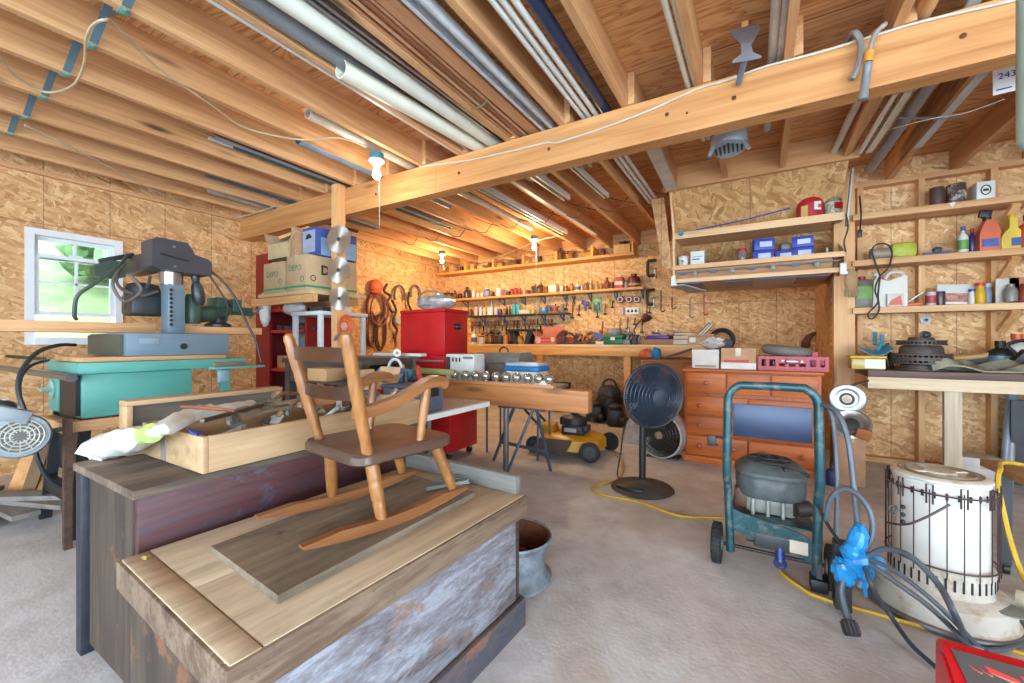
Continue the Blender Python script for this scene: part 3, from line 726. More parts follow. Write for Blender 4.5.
# child's rocking chair
CH = wood('maple_turned', (156, 106, 58), (108, 66, 32), 'Z', 1.2, .32, .2); CHY = wood('maple_rail', (146, 96, 58), (104, 64, 36), 'Y', 1.2, .34, .2)
CHS = wood('chair_seat_wood', (86, 64, 52), (62, 46, 38), 'Y', 1.0, .35); CHB = wood('chair_slat_wood', (70, 38, 20), (48, 24, 12), 'X', 1, .32)
chair = thing('rocking_chair', "child's wooden rocking chair with turned spindles and two back slats", 'rocking chair', (0, 0, 0))
def spindle(p, q, r0, r1, grooves=(.18, .8), cap=False, n=14):
    p, q = V(p), V(q); L = (q-p).length; pr_ = []
    N = 24
    for i in range(N+1):
        f = i/N; r = r0+(r1-r0)*f
        r *= .92 + .10*math.sin(f*math.pi)
        pr_.append((r, f*L))
    for g in grooves:
        k = min(range(len(pr_)), key=lambda i: abs(pr_[i][1]-g*L)); pr_[k] = (pr_[k][0]*.90, pr_[k][1])
    if cap: pr_[-1] = (pr_[-1][0]*.8, pr_[-1][1]); pr_.append((pr_[-1][0]*.4, L+.006))
    return MB().lathe(pr_, p, n, q-p)
for sx in (-1, 1):
    pts = []; x = .142*sx
    N = 22; top = []; bot = []
    for i in range(N+1):
        y = -.285 + .57*i/N; z = ((y-.02)/.31)**2*.034 + .0
        h = .031*min(1, .25+4.2*min(i, N-i)/N)
        bot.append(V((x-.013, y, z))); top.append(V((x-.013, y, z+h)))
    bot_, top_ = bot, top
    b = MB(); b.prism(bot_ + top_[::-1], (.026, 0, 0)); obj('rocker', b, CHY, chair)
    def rz_(y): return ((y-.02)/.31)**2*.034 + .03
    obj('rear_leg', spindle((x, -.055, rz_(-.055)), (.118*sx, -.075, .205), .018, .021, (.3, .62)), CH, chair)
    obj('front_leg', spindle((x, .225, rz_(.225)), (.118*sx, .165, .205), .017, .021, (.3, .62)), CH, chair)
    obj('back_post', spindle((.138*sx+.012, -.105, .228), (.170*sx+.018, -.192, .568), .0165, .019, (.12, .36, .68, .92), True), CH, chair)
    # arm with scrolled front end
    prof = [(-.145, .365), (-.08, .372), (-.01, .386), (.05, .408), (.10, .430), (.14, .438), (.172, .430), (.184, .412), (.176, .396), (.160, .392), (.150, .402), (.125, .402), (.09, .398), (.04, .376), (-.02, .352), (-.08, .340), (-.145, .334)]
    b = MB(); b.prism([V((sx*.152-.019, y, z)) for y, z in prof], (.038, 0, 0)); obj('arm', b, CHY, chair)
    obj('arm_spindle', spindle((.140*sx, .085, .230), (.150*sx, .105, .402), .013, .017, (.1, .3, .85)), CH, chair)
# seat: rounded, slightly dished
b = MB(); out = []
def rr(hx_, y0_, y1_, r, n=6):
    pts = []
    for cx, cy, a0 in ((hx_-r, y1_-r, 0), (-hx_+r, y1_-r, 90), (-hx_+r, y0_+r, 180), (hx_-r, y0_+r, 270)):
        for i in range(n+1):
            a = math.radians(a0+90*i/n); pts.append((cx+r*math.cos(a), cy+r*math.sin(a)))
    return pts
loops = []
for k, (ins, z) in enumerate(((.008, .200), (0, .206), (0, .226), (.007, .235), (.05, .233), (.10, .230))):
    loops.append([b.bm.verts.new((x, y, z)) for x, y in rr(.172-ins, -.150+ins, .215-ins, max(.05-ins*.4, .02))])
for a_, c_ in zip(loops, loops[1:]): b.bridge(a_, c_)
b._f(loops[0][::-1]); b._f(loops[-1]); obj('seat', b, CHS, chair)
for zc, hh, f in ((.512, .038, .86), (.402, .034, .53)):
    b = MB(); N = 14
    yb = -.105 - .087*(zc-.228)/.342
    xe = .139 + .03*f
    f_ = [V((.016 - xe + 2*xe*i/N, yb - .030*math.sin(math.pi*i/N), 0)) for i in range(N+1)]
    g_ = [p + V((0, .010, 0)) for p in f_]
    arch = [hh/2*(1 + .14*math.sin(math.pi*i/N)) for i in range(N+1)]
    lo = [b.bm.verts.new(p+V((0, 0, zc-hh/2))) for p in f_]; hi = [b.bm.verts.new(p+V((0, .0, zc+a_))) for p, a_ in zip(f_, arch)]
    lo2 = [b.bm.verts.new(p+V((0, 0, zc-hh/2))) for p in g_]; hi2 = [b.bm.verts.new(p+V((0, 0, zc+a_))) for p, a_ in zip(g_, arch)]
    for i in range(N):
        for q_ in ((lo, hi), (hi, hi2), (hi2, lo2), (lo2, lo)): b._f([q_[0][i], q_[0][i+1], q_[1][i+1], q_[1][i]], True)
    b._f([lo[0], hi[0], hi2[0], lo2[0]]); b._f([lo[N], lo2[N], hi2[N], hi[N]])
    obj('back_slat', b, CHB, chair)
put(chair, (-1.075, .915, .5015), (0, 0, math.radians(-8)))

# tool crate on the tall trunk
CRW = wood('crate_wood', (186, 154, 116), (158, 124, 88), 'Y', .9, .6, .4)
cx0, cx1, cy0, cy1, cz0, cz1 = -1.915, -1.455, .60, 1.56, .6415, .757
cr = thing('tool_crate', 'shallow open wooden crate full of tools on the maroon trunk', 'crate', ((cx0+cx1)/2, (cy0+cy1)/2, cz0))
for nm, a in (('long_side', (cx1-.02, cx1, cy0+.016, cy1-.016)), ('long_side', (cx0, cx0+.02, cy0+.016, cy1-.016)), ('short_side', (cx0, cx1, cy0, cy0+.016)), ('short_side', (cx0, cx1, cy1-.016, cy1))):
    obj(nm, MB().box(*a, cz0+.002, cz1, .002), CRW, cr)
obj('crate_bottom', MB().box(cx0+.02, cx1-.02, cy0+.016, cy1-.016, cz0+.002, cz0+.014), CRW, cr)
obj('tape_strip', MB().box(cx0+.16, cx0+.20, cy0-.0015, cy0-.0002, cz0+.004, cz1-.002), paint((150, 140, 128), .5), cr)
# second shallow box standing on edge behind it
bx0, bx1, by0, by1 = -1.998, -1.925, .56, 1.12
dr = thing('wooden_tray', 'shallow wooden tray standing on its long edge behind the tool crate', 'tray', ((bx0+bx1)/2, (by0+by1)/2, .64))
b = MB()
b.box(bx0, bx1, by0, by1, .818, .836, .002); obj('rim_board', b, CRW, dr)
obj('rim_board', MB().box(bx0, bx1, by0, by1, .6415, .658, .002), CRW, dr)
obj('rim_board', MB().box(bx0, bx1, by0, by0+.018, .6585, .8175, .002), CRW, dr); obj('rim_board', MB().box(bx0, bx1, by1-.018, by1, .6585, .8175, .002), CRW, dr)
obj('back_panel', MB().box(bx0, bx0+.008, by0+.018, by1-.018, .6585, .8175), worn('tray_panel', ((112, 100, 92), (144, 130, 120), (164, 150, 138)), 'Y', .8), dr)

# white-wrapped long tool lying over the crate, tied with green tape
WR = paint((232, 232, 224), .75, 0, .08, 25)
pl = [at(94, 452, z=.665), at(112, 446, z=.69), at(137, 436, z=.73), at(150, 433, z=.755)]
wt = thing('wrapped_tool', 'long tool wrapped in white plastic with green tape, across the crate corner', 'tool', pl[0])
b = MB(); rows = []
pth = catmull([at(u, v, z=z) for u, v, z in ((92, 452, .668), (110, 446, .680), (128, 441, .715), (141, 436, .755), (152, 433, .775), (165, 428, .785), (185, 418, .790), (205, 413, .790), (225, 410, .785), (250, 404, .78))], 4)
wid = [.06, .085, .09, .08, .055, .03, .014, .022, .03, .034, .036, .036, .034, .03, .022]
N = len(pth)
def wd_(i):
    f = i/(N-1)*(len(wid)-1); k = min(int(f), len(wid)-2); return wid[k]+(wid[k+1]-wid[k])*(f-k)
prev = None
for i, p in enumerate(pth):
    d = (pth[min(i+1, N-1)]-pth[max(i-1, 0)]).normalized(); x = d.cross(V((0, 0, 1))).normalized(); y = x.cross(d)
    ring = [b.bm.verts.new(p + x*math.cos(6.2832*k/12)*wd_(i)*(1+rnd.uniform(-.16, .16)) + y*(math.sin(6.2832*k/12)*min(wd_(i), .052)*.8*(1+rnd.uniform(-.2, .2)))) for k in range(12)]
    if prev: b.bridge(prev, ring)
    else: b._f(ring[::-1])
    prev = ring
b._f(prev); obj('wrapping', b, WR, wt, ang=25)
k = int(N*.40); obj('green_tape', MB().cyl(pth[k-2], pth[k+2], .026, .030, 12), paint((190, 214, 120), .5), wt)
obj('blue_tie', MB().sheet([[at(187, 427, z=.772), at(196, 430, z=.770), at(203, 433, z=.768)], [at(190, 431, z=.775), at(197, 434, z=.774), at(202, 431, z=.776)]], .006), paint((40, 80, 190), .5), wt)

# tools in the crate
def crate_tool(name, label, pts, r, c, metal=.4, cat='tool', flat=None):
    b = MB()
    if flat: b.bar(pts[0], pts[1], flat[0], flat[1], bev=.001)
    else: b.tube(pts, r, 8, 4)
    return one(name, label, cat, b, paint(c, .45, metal, .15, 20))
zc = .745
crate_tool('wood_chisel', 'long dark steel bar lying diagonally on top of the crate', [at(202, 421, z=.80), at(262, 405, z=.785)], 0, (96, 84, 74), .6, 'bar', (.014, .012))
crate_tool('paint_brush', 'thin brush with white tip resting on the tray and crate', [at(181, 406.5, z=.83), at(198, 407.5, z=.825), at(213, 408.5, z=.82), at(235, 411, z=.81)], .006, (150, 84, 50), 0, 'brush')
for k in range(26):
    yy = .66+.033*k + rnd.uniform(-.01, .01); xx = rnd.uniform(-1.80, -1.55)
    a_ = rnd.uniform(-.5, .35); L = rnd.uniform(.10, .19); z_ = .672+.016*(k % 4)
    z_ += .048; p = V((xx-math.sin(a_)*L, yy+math.cos(a_)*.1-.05, z_)); q_ = V((xx+math.sin(a_)*L, yy+.09, z_+rnd.uniform(.01, .05)))
    p.x = max(min(p.x, -1.48), -1.87); q_.x = max(min(q_.x, -1.48), -1.87); p.y = max(p.y, .65); q_.y = min(q_.y, 1.52)
    L2 = q_-p; t_ = thing('hand_tool', 'grey steel hand tool in the jumble inside the crate', 'tool', p, 'jumbled tools in the crate')
    obj('blade', MB().bar(p, p+L2*.75, .04 if k % 2 else .022, .006 if k % 2 else .014, bev=.001), paint(((170, 178, 172), (140, 148, 144), (196, 204, 200))[k % 3], .45, .2, .12, 30), t_)
    obj('handle', MB().cyl(p+L2*.58, q_, .011, .014, 10), paint(((130, 132, 126), (80, 86, 88), (150, 120, 90))[k % 3], .5), t_)
for k, (u, v, c, w_) in enumerate(((262, 404, (190, 200, 198), .05), (275, 412, (168, 178, 176), .045), (296, 402, (206, 210, 204), .06))):
    p = at(u, v, z=.775)
    t_ = thing('trowel', ('pale steel trowel nearest the white wrapping in the crate', 'grey steel trowel in the middle of the crate', 'pale trowel at the chair end of the crate')[k], 'trowel', p)
    obj('blade', MB().prism([p+V((-w_*.6, -.10, 0)), p+V((w_*.6, -.10, .002)), p+V((w_*.5, .07, .012)), p+V((-w_*.5, .07, .012))], (0, 0, .003)), paint(c, .35, .6, .1), t_)
    obj('handle', MB().tube([p+V((0, .06, .014)), p+V((0, .09, .035)), p+V((0, .14, .03)), p+V((0, .19, .024))], .009, 8), paint((120, 84, 56), .5), t_)
one('wood_block', 'small square-cut pine block at far end inside the crate', 'block', MB().cbox((-1.62, 1.475, .722), (.16, .07, .09), (0, 0, .2), .003), CRW)
one('pine_batten', 'pine batten laid slanting over the far end of the crate', 'batten', MB().bar((-1.86, 1.20, .772), (-1.50, 1.545, .772), .055, .022, bev=.002), CRW)
# ================================================================= saws by the window
IRONB = paint((44, 46, 50), .5, .3, .15); DKG = paint((74, 78, 80), .4, .2, .08)
TEALM = paint((98, 176, 164), .42, 0, .08, 5); TEALD = paint((70, 150, 136), .45)
sw = thing('table_saw', 'teal metal table saw on a black stand by the left wall', 'saw', (-3.35, 1.0, 0))
obj('cabinet', MB().box(-3.64, -3.10, .72, 1.22, .635, .874, .006), TEALM, sw)
b = MB(); b.box(-3.66, -3.07, .70, 1.53, .876, .936, .004); obj('table_top', b, TEALM, sw)
obj('front_plate', MB().box(-3.60, -3.42, .695, .718, .65, .86, .004), TEALM, sw)
obj('front_recess', MB().box(-3.40, -3.12, .700, .7195, .65, .865), IRONB, sw)
obj('fence_rail', MB().cyl((-4.75, .67, .862), (-3.05, .67, .862), .019, None, 14).cyl((-3.07, .67, .862), (-3.045, .67, .862), .023, None, 14), paint((120, 124, 124), .35, .6), sw)
obj('fence_rail', MB().cyl((-4.6, .69, .945), (-3.66, .69, .945), .011, None, 10), IRON, sw)
obj('depth_crank', MB().lathe([(.05, 0), (.052, .008), (.02, .012), (.012, .05)], (-3.5, .694, .775), 18, (0, -1, 0)).cyl((-3.46, .69, .775), (-3.46, .64, .775), .008), paint((150, 190, 180), .4), sw)
for x in (-3.60, -3.13):
    for y in (.74, 1.44): obj('leg', MB().bar((x, y, .634), (x+(-.04 if x < -3.4 else .02), y+(-.05 if y < 1 else .04), 0.0), .05, .03), IRONB, sw)
b = MB(); b.bar((-3.63, .70, .22), (-3.12, .70, .22), .03, .09); b.bar((-3.12, .70, .22), (-3.12, 1.46, .22), .03, .09); b.box(-3.62, -3.12, .735, .75, .30, .66); obj('stand_brace', b, IRONB, sw)
obj('extension_wing', MB().box(-3.35, -3.00, 1.30, 1.62, .868, .884, .003).bar((-3.2, 1.45, .868), (-3.2, 1.45, .70), .05, .05), TEALM, sw)
obj('switch_box', MB().box(-3.10, -3.06, 1.36, 1.42, .78, .86, .004), paint((150, 176, 186), .4), sw)
b = MB(); b.bar((-3.13, .64, .60), (-3.13, 1.13, .60), .10, .055, bev=.004); b.bar((-3.181, .67, .60), (-3.5, .67, .60), .06, .055, bev=.004)
one('wood_ledge', 'L-shaped tan wooden ledge under the teal saw cabinet', 'ledge', b, PINE)
one('wood_slab', 'thick pine slab lying on the teal saw table', 'slab', MB().box(-3.58, -3.11, .72, 1.42, .937, .963, .004), PINE)
one('wood_block', 'grey-brown wooden block on the saw extension wing', 'block', MB().box(-3.16, -3.02, 1.32, 1.50, .885, .912, .003), worn('old_block', ((120, 96, 76), (160, 132, 106)), 'Y'))

# radial arm saw
ra = thing('radial_arm_saw', 'blue-grey radial arm saw with dark motor head, in front of the window', 'saw', (-3.4, 1.16, .963))
BG = paint((120, 142, 156), .42, .1, .06); HEAD = paint((70, 70, 76), .42, 0, .08)
b = MB(); b.box(-3.72, -3.10, .90, 1.435, .964, 1.10, .006); obj('base', b, BG, ra)
b = MB(); b.box(-3.099, -3.094, .955, 1.05, 1.035, 1.068, .001); obj('name_plate', b, paint((150, 172, 184), .35), ra)
obj('crank_hole', MB().cyl((-3.1, 1.175, 1.02), (-3.094, 1.175, 1.02), .019, None, 18), BLACK, ra)
obj('base_side', MB().box(-3.70, -3.14, .885, .899, .97, 1.09), paint((86, 92, 82), .5), ra)
b = MB(); b.box(-3.37, -3.26, 1.15, 1.245, 1.10, 1.425, .006); obj('column', b, BG, ra)
b = MB()
for k in range(9): b.cbox((-3.26, 1.165, 1.16+k*.028), (.03, .012, .018), None, .002)
obj('column_rack', b, IRONB, ra)
obj('column_tube', MB().cyl((-3.32, 1.19, 1.42), (-3.32, 1.19, 1.53), .062, None, 24), paint((190, 182, 172), .25, .7), ra)
# arm head: stepped dark housing
b = MB()
pf = [(1.05, 1.52), (1.05, 1.68), (1.075, 1.70), (1.235, 1.695), (1.262, 1.655), (1.275, 1.625), (1.36, 1.605), (1.375, 1.58), (1.375, 1.50), (1.34, 1.495), (1.08, 1.505)]
b.prism([V((-3.20, y, z)) for y, z in pf], (-.17, 0, 0)); hd = obj('arm_housing', b, HEAD, ra)
obj('slot', MB().bar((-3.198, 1.09, 1.60), (-3.198, 1.24, 1.575), .004, .012), BLACK, hd)
obj('screw', MB().cyl((-3.2, 1.16, 1.655), (-3.195, 1.16, 1.655), .008, None, 10), STEEL, hd)
obj('screw', MB().cyl((-3.2, 1.165, 1.53), (-3.195, 1.165, 1.53), .008, None, 10), STEEL, hd)
obj('arm', MB().box(-3.80, -3.372, 1.08, 1.20, 1.51, 1.64, .03), paint((82, 68, 66), .45), ra)
obj('saw_motor', MB().lathe([(.06, 0), (.085, .01), (.095, .04), (.095, .16), (.08, .20), (.05, .21)], (-3.50, 1.10, 1.225), 20).box(-3.58, -3.40, 1.01, 1.20, 1.22, 1.36, .02), paint((54, 58, 62), .45, .1), ra)
b = MB(); b.prism([V((-3.72, y, z)) for y, z in ((.90, 1.47), (.90, 1.54), (.97, 1.58), (1.05, 1.58), (1.05, 1.48), (.97, 1.46))], (.10, 0, 0)); obj('blade_guard', b, paint((62, 84, 70), .45), ra)
obj('guard_bracket', MB().bar((-3.66, .93, 1.57), (-3.66, 1.10, 1.64), .05, .03, bev=.005), IRONB, ra)
b = MB(); b.tube([(-3.50, 1.00, 1.55), (-3.50, .97, 1.43), (-3.46, 1.02, 1.36), (-3.42, 1.09, 1.40), (-3.44, 1.12, 1.48)], .009, 8); b.tube([(-3.45, .98, 1.38), (-3.40, 1.06, 1.345), (-3.38, 1.14, 1.38)], .010, 8); obj('yoke_handle', b, paint((110, 104, 98), .4, .4), ra)
b = MB(); b.lathe([(.02, 0), (.034, .02), (.04, .07), (.034, .13), (.02, .16), (.026, .18), (.026, .20)], (-3.30, 1.345, 1.30), 14, (0, -.15, 1)); obj('elevating_handle', b, paint((58, 62, 66), .4), ra)
obj('green_cover', MB().lathe([(.05, 0), (.06, .05), (.055, .14), (.03, .2)], (-3.36, 1.32, 1.175), 14), paint((64, 96, 80), .45), ra)
obj('power_hose', MB().tube([(-3.42, 1.00, 1.60), (-3.30, .92, 1.50), (-3.22, .80, 1.38), (-3.22, .73, 1.30), (-3.25, .725, 1.20), (-3.28, .74, 1.175)], .0095, 8), paint((80, 92, 84), .5), ra)
b = MB(); b.tube([(-3.26, 1.36, 1.56), (-3.2, 1.43, 1.48), (-3.16, 1.50, 1.36), (-3.12, 1.55, 1.2), (-3.08, 1.60, 1.05), (-3.05, 1.62, .90)], .008, 7); b.tube([(-3.26, 1.37, 1.53), (-3.22, 1.42, 1.42), (-3.17, 1.46, 1.30), (-3.15, 1.44, 1.19)], .006, 7); obj('power_cord', b, BLACK, ra)
b = MB(); b.tube([(-3.48, .98, 1.52), (-3.42, .93, 1.40), (-3.40, .98, 1.30), (-3.40, 1.06, 1.38), (-3.43, 1.02, 1.47)], .009, 7); obj('looped_cord', b, paint((120, 112, 104), .5), ra)
one('saw_fence_plank', 'long pine plank across the window along the radial saw', 'plank', MB().box(-3.60, -3.36, .44, 1.12, 1.104, 1.165, .003), PINE)
one('saw_fence_plank', 'short pine plank under the green vise', 'plank', MB().box(-3.60, -3.34, 1.27, 1.78, 1.104, 1.155, .003), PINE)

# bench vise
vs = thing('bench_vise', 'green bench vise standing on the pine plank beside the radial saw', 'vise', (-3.46, 1.53, 1.156))
VG = paint((66, 96, 84), .45, .3, .15, 15); VD = paint((70, 76, 74), .45, .5, .15, 15)
obj('base', MB().lathe([(.085, 0), (.085, .02), (.055, .035), (.05, .07), (.06, .09)], (-3.47, 1.53, 1.156), 20), VD, vs)
obj('body', MB().prism([V((-3.53, y, z)) for y, z in ((1.40, 1.22), (1.38, 1.27), (1.42, 1.31), (1.56, 1.33), (1.60, 1.30), (1.60, 1.25), (1.52, 1.235))], (.12, 0, 0)), VG, vs)
obj('fixed_jaw', MB().box(-3.55, -3.39, 1.485, 1.56, 1.30, 1.375, .008), VG, vs)
obj('moving_jaw', MB().box(-3.55, -3.39, 1.595, 1.66, 1.27, 1.37, .008).box(-3.51, -3.43, 1.60, 1.76, 1.255, 1.315, .006), VG, vs)
obj('screw', MB().cyl((-3.47, 1.6, 1.285), (-3.47, 1.82, 1.285), .016), STEEL, vs)
obj('handle', MB().cyl((-3.55, 1.80, 1.25), (-3.39, 1.80, 1.32), .008).sphere((-3.55, 1.8, 1.25), .014).sphere((-3.39, 1.8, 1.32), .014), STEEL, vs)
obj('side_motor', MB().lathe([(.03, 0), (.05, .01), (.055, .05), (.055, .12), (.04, .14)], (-3.40, 1.34, 1.235), 18, (0, 1, .1)), VG, vs)

# dust blower with round grille in front of the saw stand
c = at(20, 436, X=-2.93)
bl = thing('dust_blower', 'round grey blower with spoked grille in front of the saw stand', 'blower', (c.x, c.y, c.z-.12))
ax = V((1, -.12, .06)).normalized()
BLG = paint((146, 158, 166), .42, .1)
obj('housing', MB().lathe([(.07, -.08), (.095, -.07), (.102, -.03), (.102, .0), (.094, .015)], c, 32, ax), BLG, bl)
obj('grille', MB().lathe([(.078, .012), (.078, .016), (0, .02)], c, 28, ax), paint((110, 106, 96), .5), bl)
yv = ax.cross(V((0, 0, 1))).normalized(); zv = yv.cross(ax); b = MB()
for r in (.03, .045, .06, .075): b.torus(c+ax*.02, ax, r, .0035, 28, 6)
for k in range(12):
    d = yv*math.cos(k*.5236)+zv*math.sin(k*.5236); b.bar(c+ax*.02+d*.02, c+ax*.02+d*.078, .004, .004)
obj('grille_spokes', b, paint((196, 196, 184), .4), bl)
obj('outlet', MB().bar(c+zv*.08-yv*.03, c+zv*.13+yv*.09, .07, .06, bev=.006), paint((150, 160, 166), .4), bl)
obj('bracket', MB().bar(c-ax*.06, V((-3.12, .70, c.z-.02)), .04, .02).tube([c+zv*.02+yv*.1, c+yv*.16+zv*.05, c+yv*.2+zv*.08, c+yv*.2+zv*.03], .007, 8), paint((116, 140, 140), .4, .3), bl)
HB = paint((46, 56, 64), .45)
obj('inlet_dome', MB().sphere(c+V((-.35, -.02, .1)), .07, (1, 1, .7), 16, 10), paint((100, 104, 106), .3, .5), bl)
cable('black hose arching over the saw rail down to the stand', [at(75, 345, X=-3.5), at(60, 345, X=-3.4), at(38, 352, X=-3.3), at(22, 370, X=-3.2), at(18, 390, X=-3.15), at(25, 412, X=-3.1), at(32, 435, X=-3.08), at(38, 460, X=-3.07), at(50, 480, X=-3.1), at(72, 491, X=-3.15)], .0105, HB, 'hose', 'hose')
cable('second black hose looping beside the saw cabinet', [at(48, 360, X=-3.5), at(30, 366, X=-3.32), at(20, 380, X=-3.2), at(20, 398, X=-3.15), at(26, 414, X=-3.12)], .009, HB, 'hose', 'hose')
# boards leaning under the window
for k, (p, q, w_, lb) in enumerate((((12, 506), (38, 440), .09, 'wide tan board leaning under the window at far left'), ((22, 512), (47, 438), .06, 'narrow tan board leaning beside the wide one'), ((26, 514), (44, 468), .07, 'short yellow board leaning lowest by the saw stand'))):
    P = at(*p, z=.02); Q = at(*q, X=P.x-.28)
    one('leaning_board', lb, 'board', MB().bar(P, Q, w_, .024), (PINEZ, worn('old_lean%d' % k, ((110, 84, 60), (150, 120, 90)), 'Z'), PINEZ)[k])
for k in range(5):
    P = V((-4.2+.12*k, .45+.05*k, .02+.028*k)); one('scrap_board', ('lowest grey scrap board on the floor at far left', 'second scrap board up in the far left floor pile', 'middle scrap board of the far left floor pile', 'fourth scrap board up in the far left floor pile', 'topmost scrap board of the far left floor pile')[k], 'board', MB().cbox(P, (.9, .11, .026), (0, 0, .25*k-.4)), worn('scrap%d' % k, ((96, 92, 92), (140, 134, 128), (166, 150, 132)), 'X'))
b = MB(); b.box(-3.02, -2.985, .63, .66, 0, .66); one('dark_post', 'dark upright post at the corner of the saw stand', 'post', b, DKW)
# ================================================================= generic small things
def carton(name, label, x0, x1, y0, y1, z0, z1, mat=CARD, flap=False, tape=True, cat='box', group=None):
    t_ = thing(name, label, cat, ((x0+x1)/2, (y0+y1)/2, z0), group)
    b = MB()
    if flap:
        w_ = .006
        b.box(x0, x1, y0, y0+w_, z0, z1).box(x0, x1, y1-w_, y1, z0, z1).box(x0, x0+w_, y0+w_, y1-w_, z0, z1).box(x1-w_, x1, y0+w_, y1-w_, z0, z1).box(x0, x1, y0, y1, z0, z0+w_)
        obj('box_body', b, mat, t_)
        h = (x1-x0)*.45; f = MB()
        f.prism([V((x0, y0, z1)), V((x0, y1, z1)), V((x0-h*.5, y1, z1+h*.8)), V((x0-h*.5, y0, z1+h*.8))], (.004, 0, 0)); obj('flap', f, mat, t_)
        f = MB(); f.prism([V((x0, y1, z1)), V((x1, y1, z1)), V((x1, y1+h*.3, z1+h)), V((x0, y1+h*.3, z1+h))], (0, .004, 0)); obj('flap', f, mat, t_)
        f = MB(); f.prism([V((x1, y0, z1)), V((x1, y1, z1)), V((x1+h*.6, y1, z1+h*.55)), V((x1+h*.6, y0, z1+h*.55))], (.004, 0, 0)); obj('flap', f, mat, t_)
    else:
        b.box(x0, x1, y0, y1, z0, z1, .004); obj('box_body', b, mat, t_)
        if tape: obj('tape', MB().box((x0+x1)/2-.02, (x0+x1)/2+.02, y0-.001, y1+.001, z1+.0002, z1+.0012).box((x0+x1)/2-.02, (x0+x1)/2+.02, y0-.0012, y0-.0002, z1-.07, z1), paint((206, 180, 140), .3), t_)
    return t_
def prof_thing(name, label, cat, p, prof, mat, extra=(), group=None, n=14):
    """lathed body with further lathed parts: extra = [(part name, profile, material)]"""
    if not extra: return one(name, label, cat, MB().lathe(prof, p, n), mat, group)
    t_ = thing(name, label, cat, p, group)
    obj('body', MB().lathe(prof, p, n), mat, t_)
    for nm, pf_, mt in extra: obj(nm, MB().lathe(pf_, p, n), mt, t_)
    return t_
def can(label, p, r, h, mat, lid=STEEL, name='paint_can', cat='can', band=None, group=None):
    ex = [('lid', [(r*.92, h), (r*.92, h+.006), (0, h+.006)], lid)]
    if band: ex.append(('paper_label', [(r*1.012, h*.2), (r*1.012, h*.8)], band))
    return prof_thing(name, label, cat, p, [(r*.97, 0), (r, .004), (r, h-.004), (r*.97, h)], mat, ex, group)
def bottle(label, p, r, h, mat, cap, name='bottle', neck=.35, band=None, cat='bottle', sq=None):
    ex = [('cap', [(r*neck*1.15, h*.84), (r*neck*1.15, h), (0, h)], cap)]
    if band: ex.append(('paper_label', [(r*1.015, h*.15), (r*1.015, h*.5)], band))
    return prof_thing(name, label, cat, p, [(r*.9, 0), (r, h*.03), (r, h*.55), (r*.85, h*.66), (r*neck, h*.76), (r*neck, h*.86)], mat, ex)
JARG = paint((196, 190, 172), .12, 0, .1); 
def jar(label, p, r, h, fill, lid, name='glass_jar'):
    return prof_thing(name, label, 'jar', p, [(r*.9, 0), (r, .005), (r, h*.8), (r*.8, h*.88)], fill, [('lid', [(r*.86, h*.86), (r*.86, h), (0, h)], lid)])

# ================================================================= storage corner at the post (left of centre)
POSTW = PINEZ
pst = one('support_post', 'pine post under the beam with three saw blades hung on it', 'post', MB().box(-3.30, -3.225, 2.366, 2.456, 0, 2.465), POSTW)
BLADE, _nt, _b = newmat('saw_steel'); _b.inputs['Base Color'].default_value = s2l((196, 194, 188)); _b.inputs['Metallic'].default_value = .9; _b.inputs['Roughness'].default_value = .34; _b.inputs['Anisotropic'].default_value = .85
_t = nd(_nt, 'ShaderNodeTangent', direction_type='RADIAL', axis='Y'); _nt.links.new(_t.outputs[0], _b.inputs['Tangent'])
for k, (u, v, r, tn, lb) in enumerate(((341.9, 239.9, .122, 60, 'topmost round saw blade hung on the post'), (341.9, 270.6, .118, 24, 'middle toothed saw blade hung on the post'), (342.3, 298.8, .102, 40, 'lowest and smallest saw blade hung on the post'))):
    p = at(u, v, Y=2.352-.002*k); b = MB()
    t_ = thing('saw_disc', lb, 'saw disc', (p.x, p.y, p.z-r))
    c = p; N = tn*2; pts = []
    for i in range(N):
        rr_ = r if i % 2 == 0 else r*(.965 if tn > 30 else .93)
        pts.append(c + V((math.cos(6.2832*i/N)*rr_, 0, math.sin(6.2832*i/N)*rr_)))
    b.prism(pts, (0, .003, 0)); obj('blade', b, BLADE, t_)
    obj('arbor_ring', MB().cyl(c+V((0, -.001, 0)), c+V((0, -.0003, 0)), r*.16, None, 24), paint((120, 116, 110), .4, .4), t_)
    obj('nail', MB().cyl(c+V((0, -.02, 0)), c+V((0, .045, 0)), .006, None, 8), IRON, t_); t_.rotation_euler.z = math.radians(16); t_.location.y -= .033
# open metal shelf unit (red)
rs = thing('red_shelf_unit', 'dark red steel shelf unit standing behind the cartons', 'shelf', (-4.25, 2.62, 0))
b = MB(); b.box(-4.66, -4.40, 2.42, 2.45, 0, 1.98); obj('side_panel', b, DRED, rs)
obj('side_panel', MB().box(-4.66, -4.63, 2.45, 2.85, 0, 1.98), DRED, rs); obj('side_panel', MB().box(-3.83, -3.80, 2.45, 2.85, 0, 1.39), DRED, rs)
for z in (.12, .74, 1.14, 1.36): obj('shelf', MB().box(-4.63, -3.83, 2.44, 2.85, z, z+.03), RED, rs)
obj('back_panel', MB().box(-4.63, -3.83, 2.83, 2.85, .15, 1.4), paint((200, 204, 206), .5), rs)
# white plastic shelf unit
WP = paint((214, 222, 226), .4, 0, .04)
ws = thing('white_shelf_unit', 'white plastic shelf unit standing just behind the post', 'shelf', (-3.55, 2.6, 0))
for x in (-3.74, -3.36):
    for y in (2.30, 2.76): obj('leg', MB().box(x-.02, x+.02, y-.02, y+.02, 0, 1.30, .004), WP, ws)
for z in (.32, .80, 1.29): obj('shelf', MB().box(-3.77, -3.33, 2.27, 2.80, z, z+.035, .005), WP, ws)
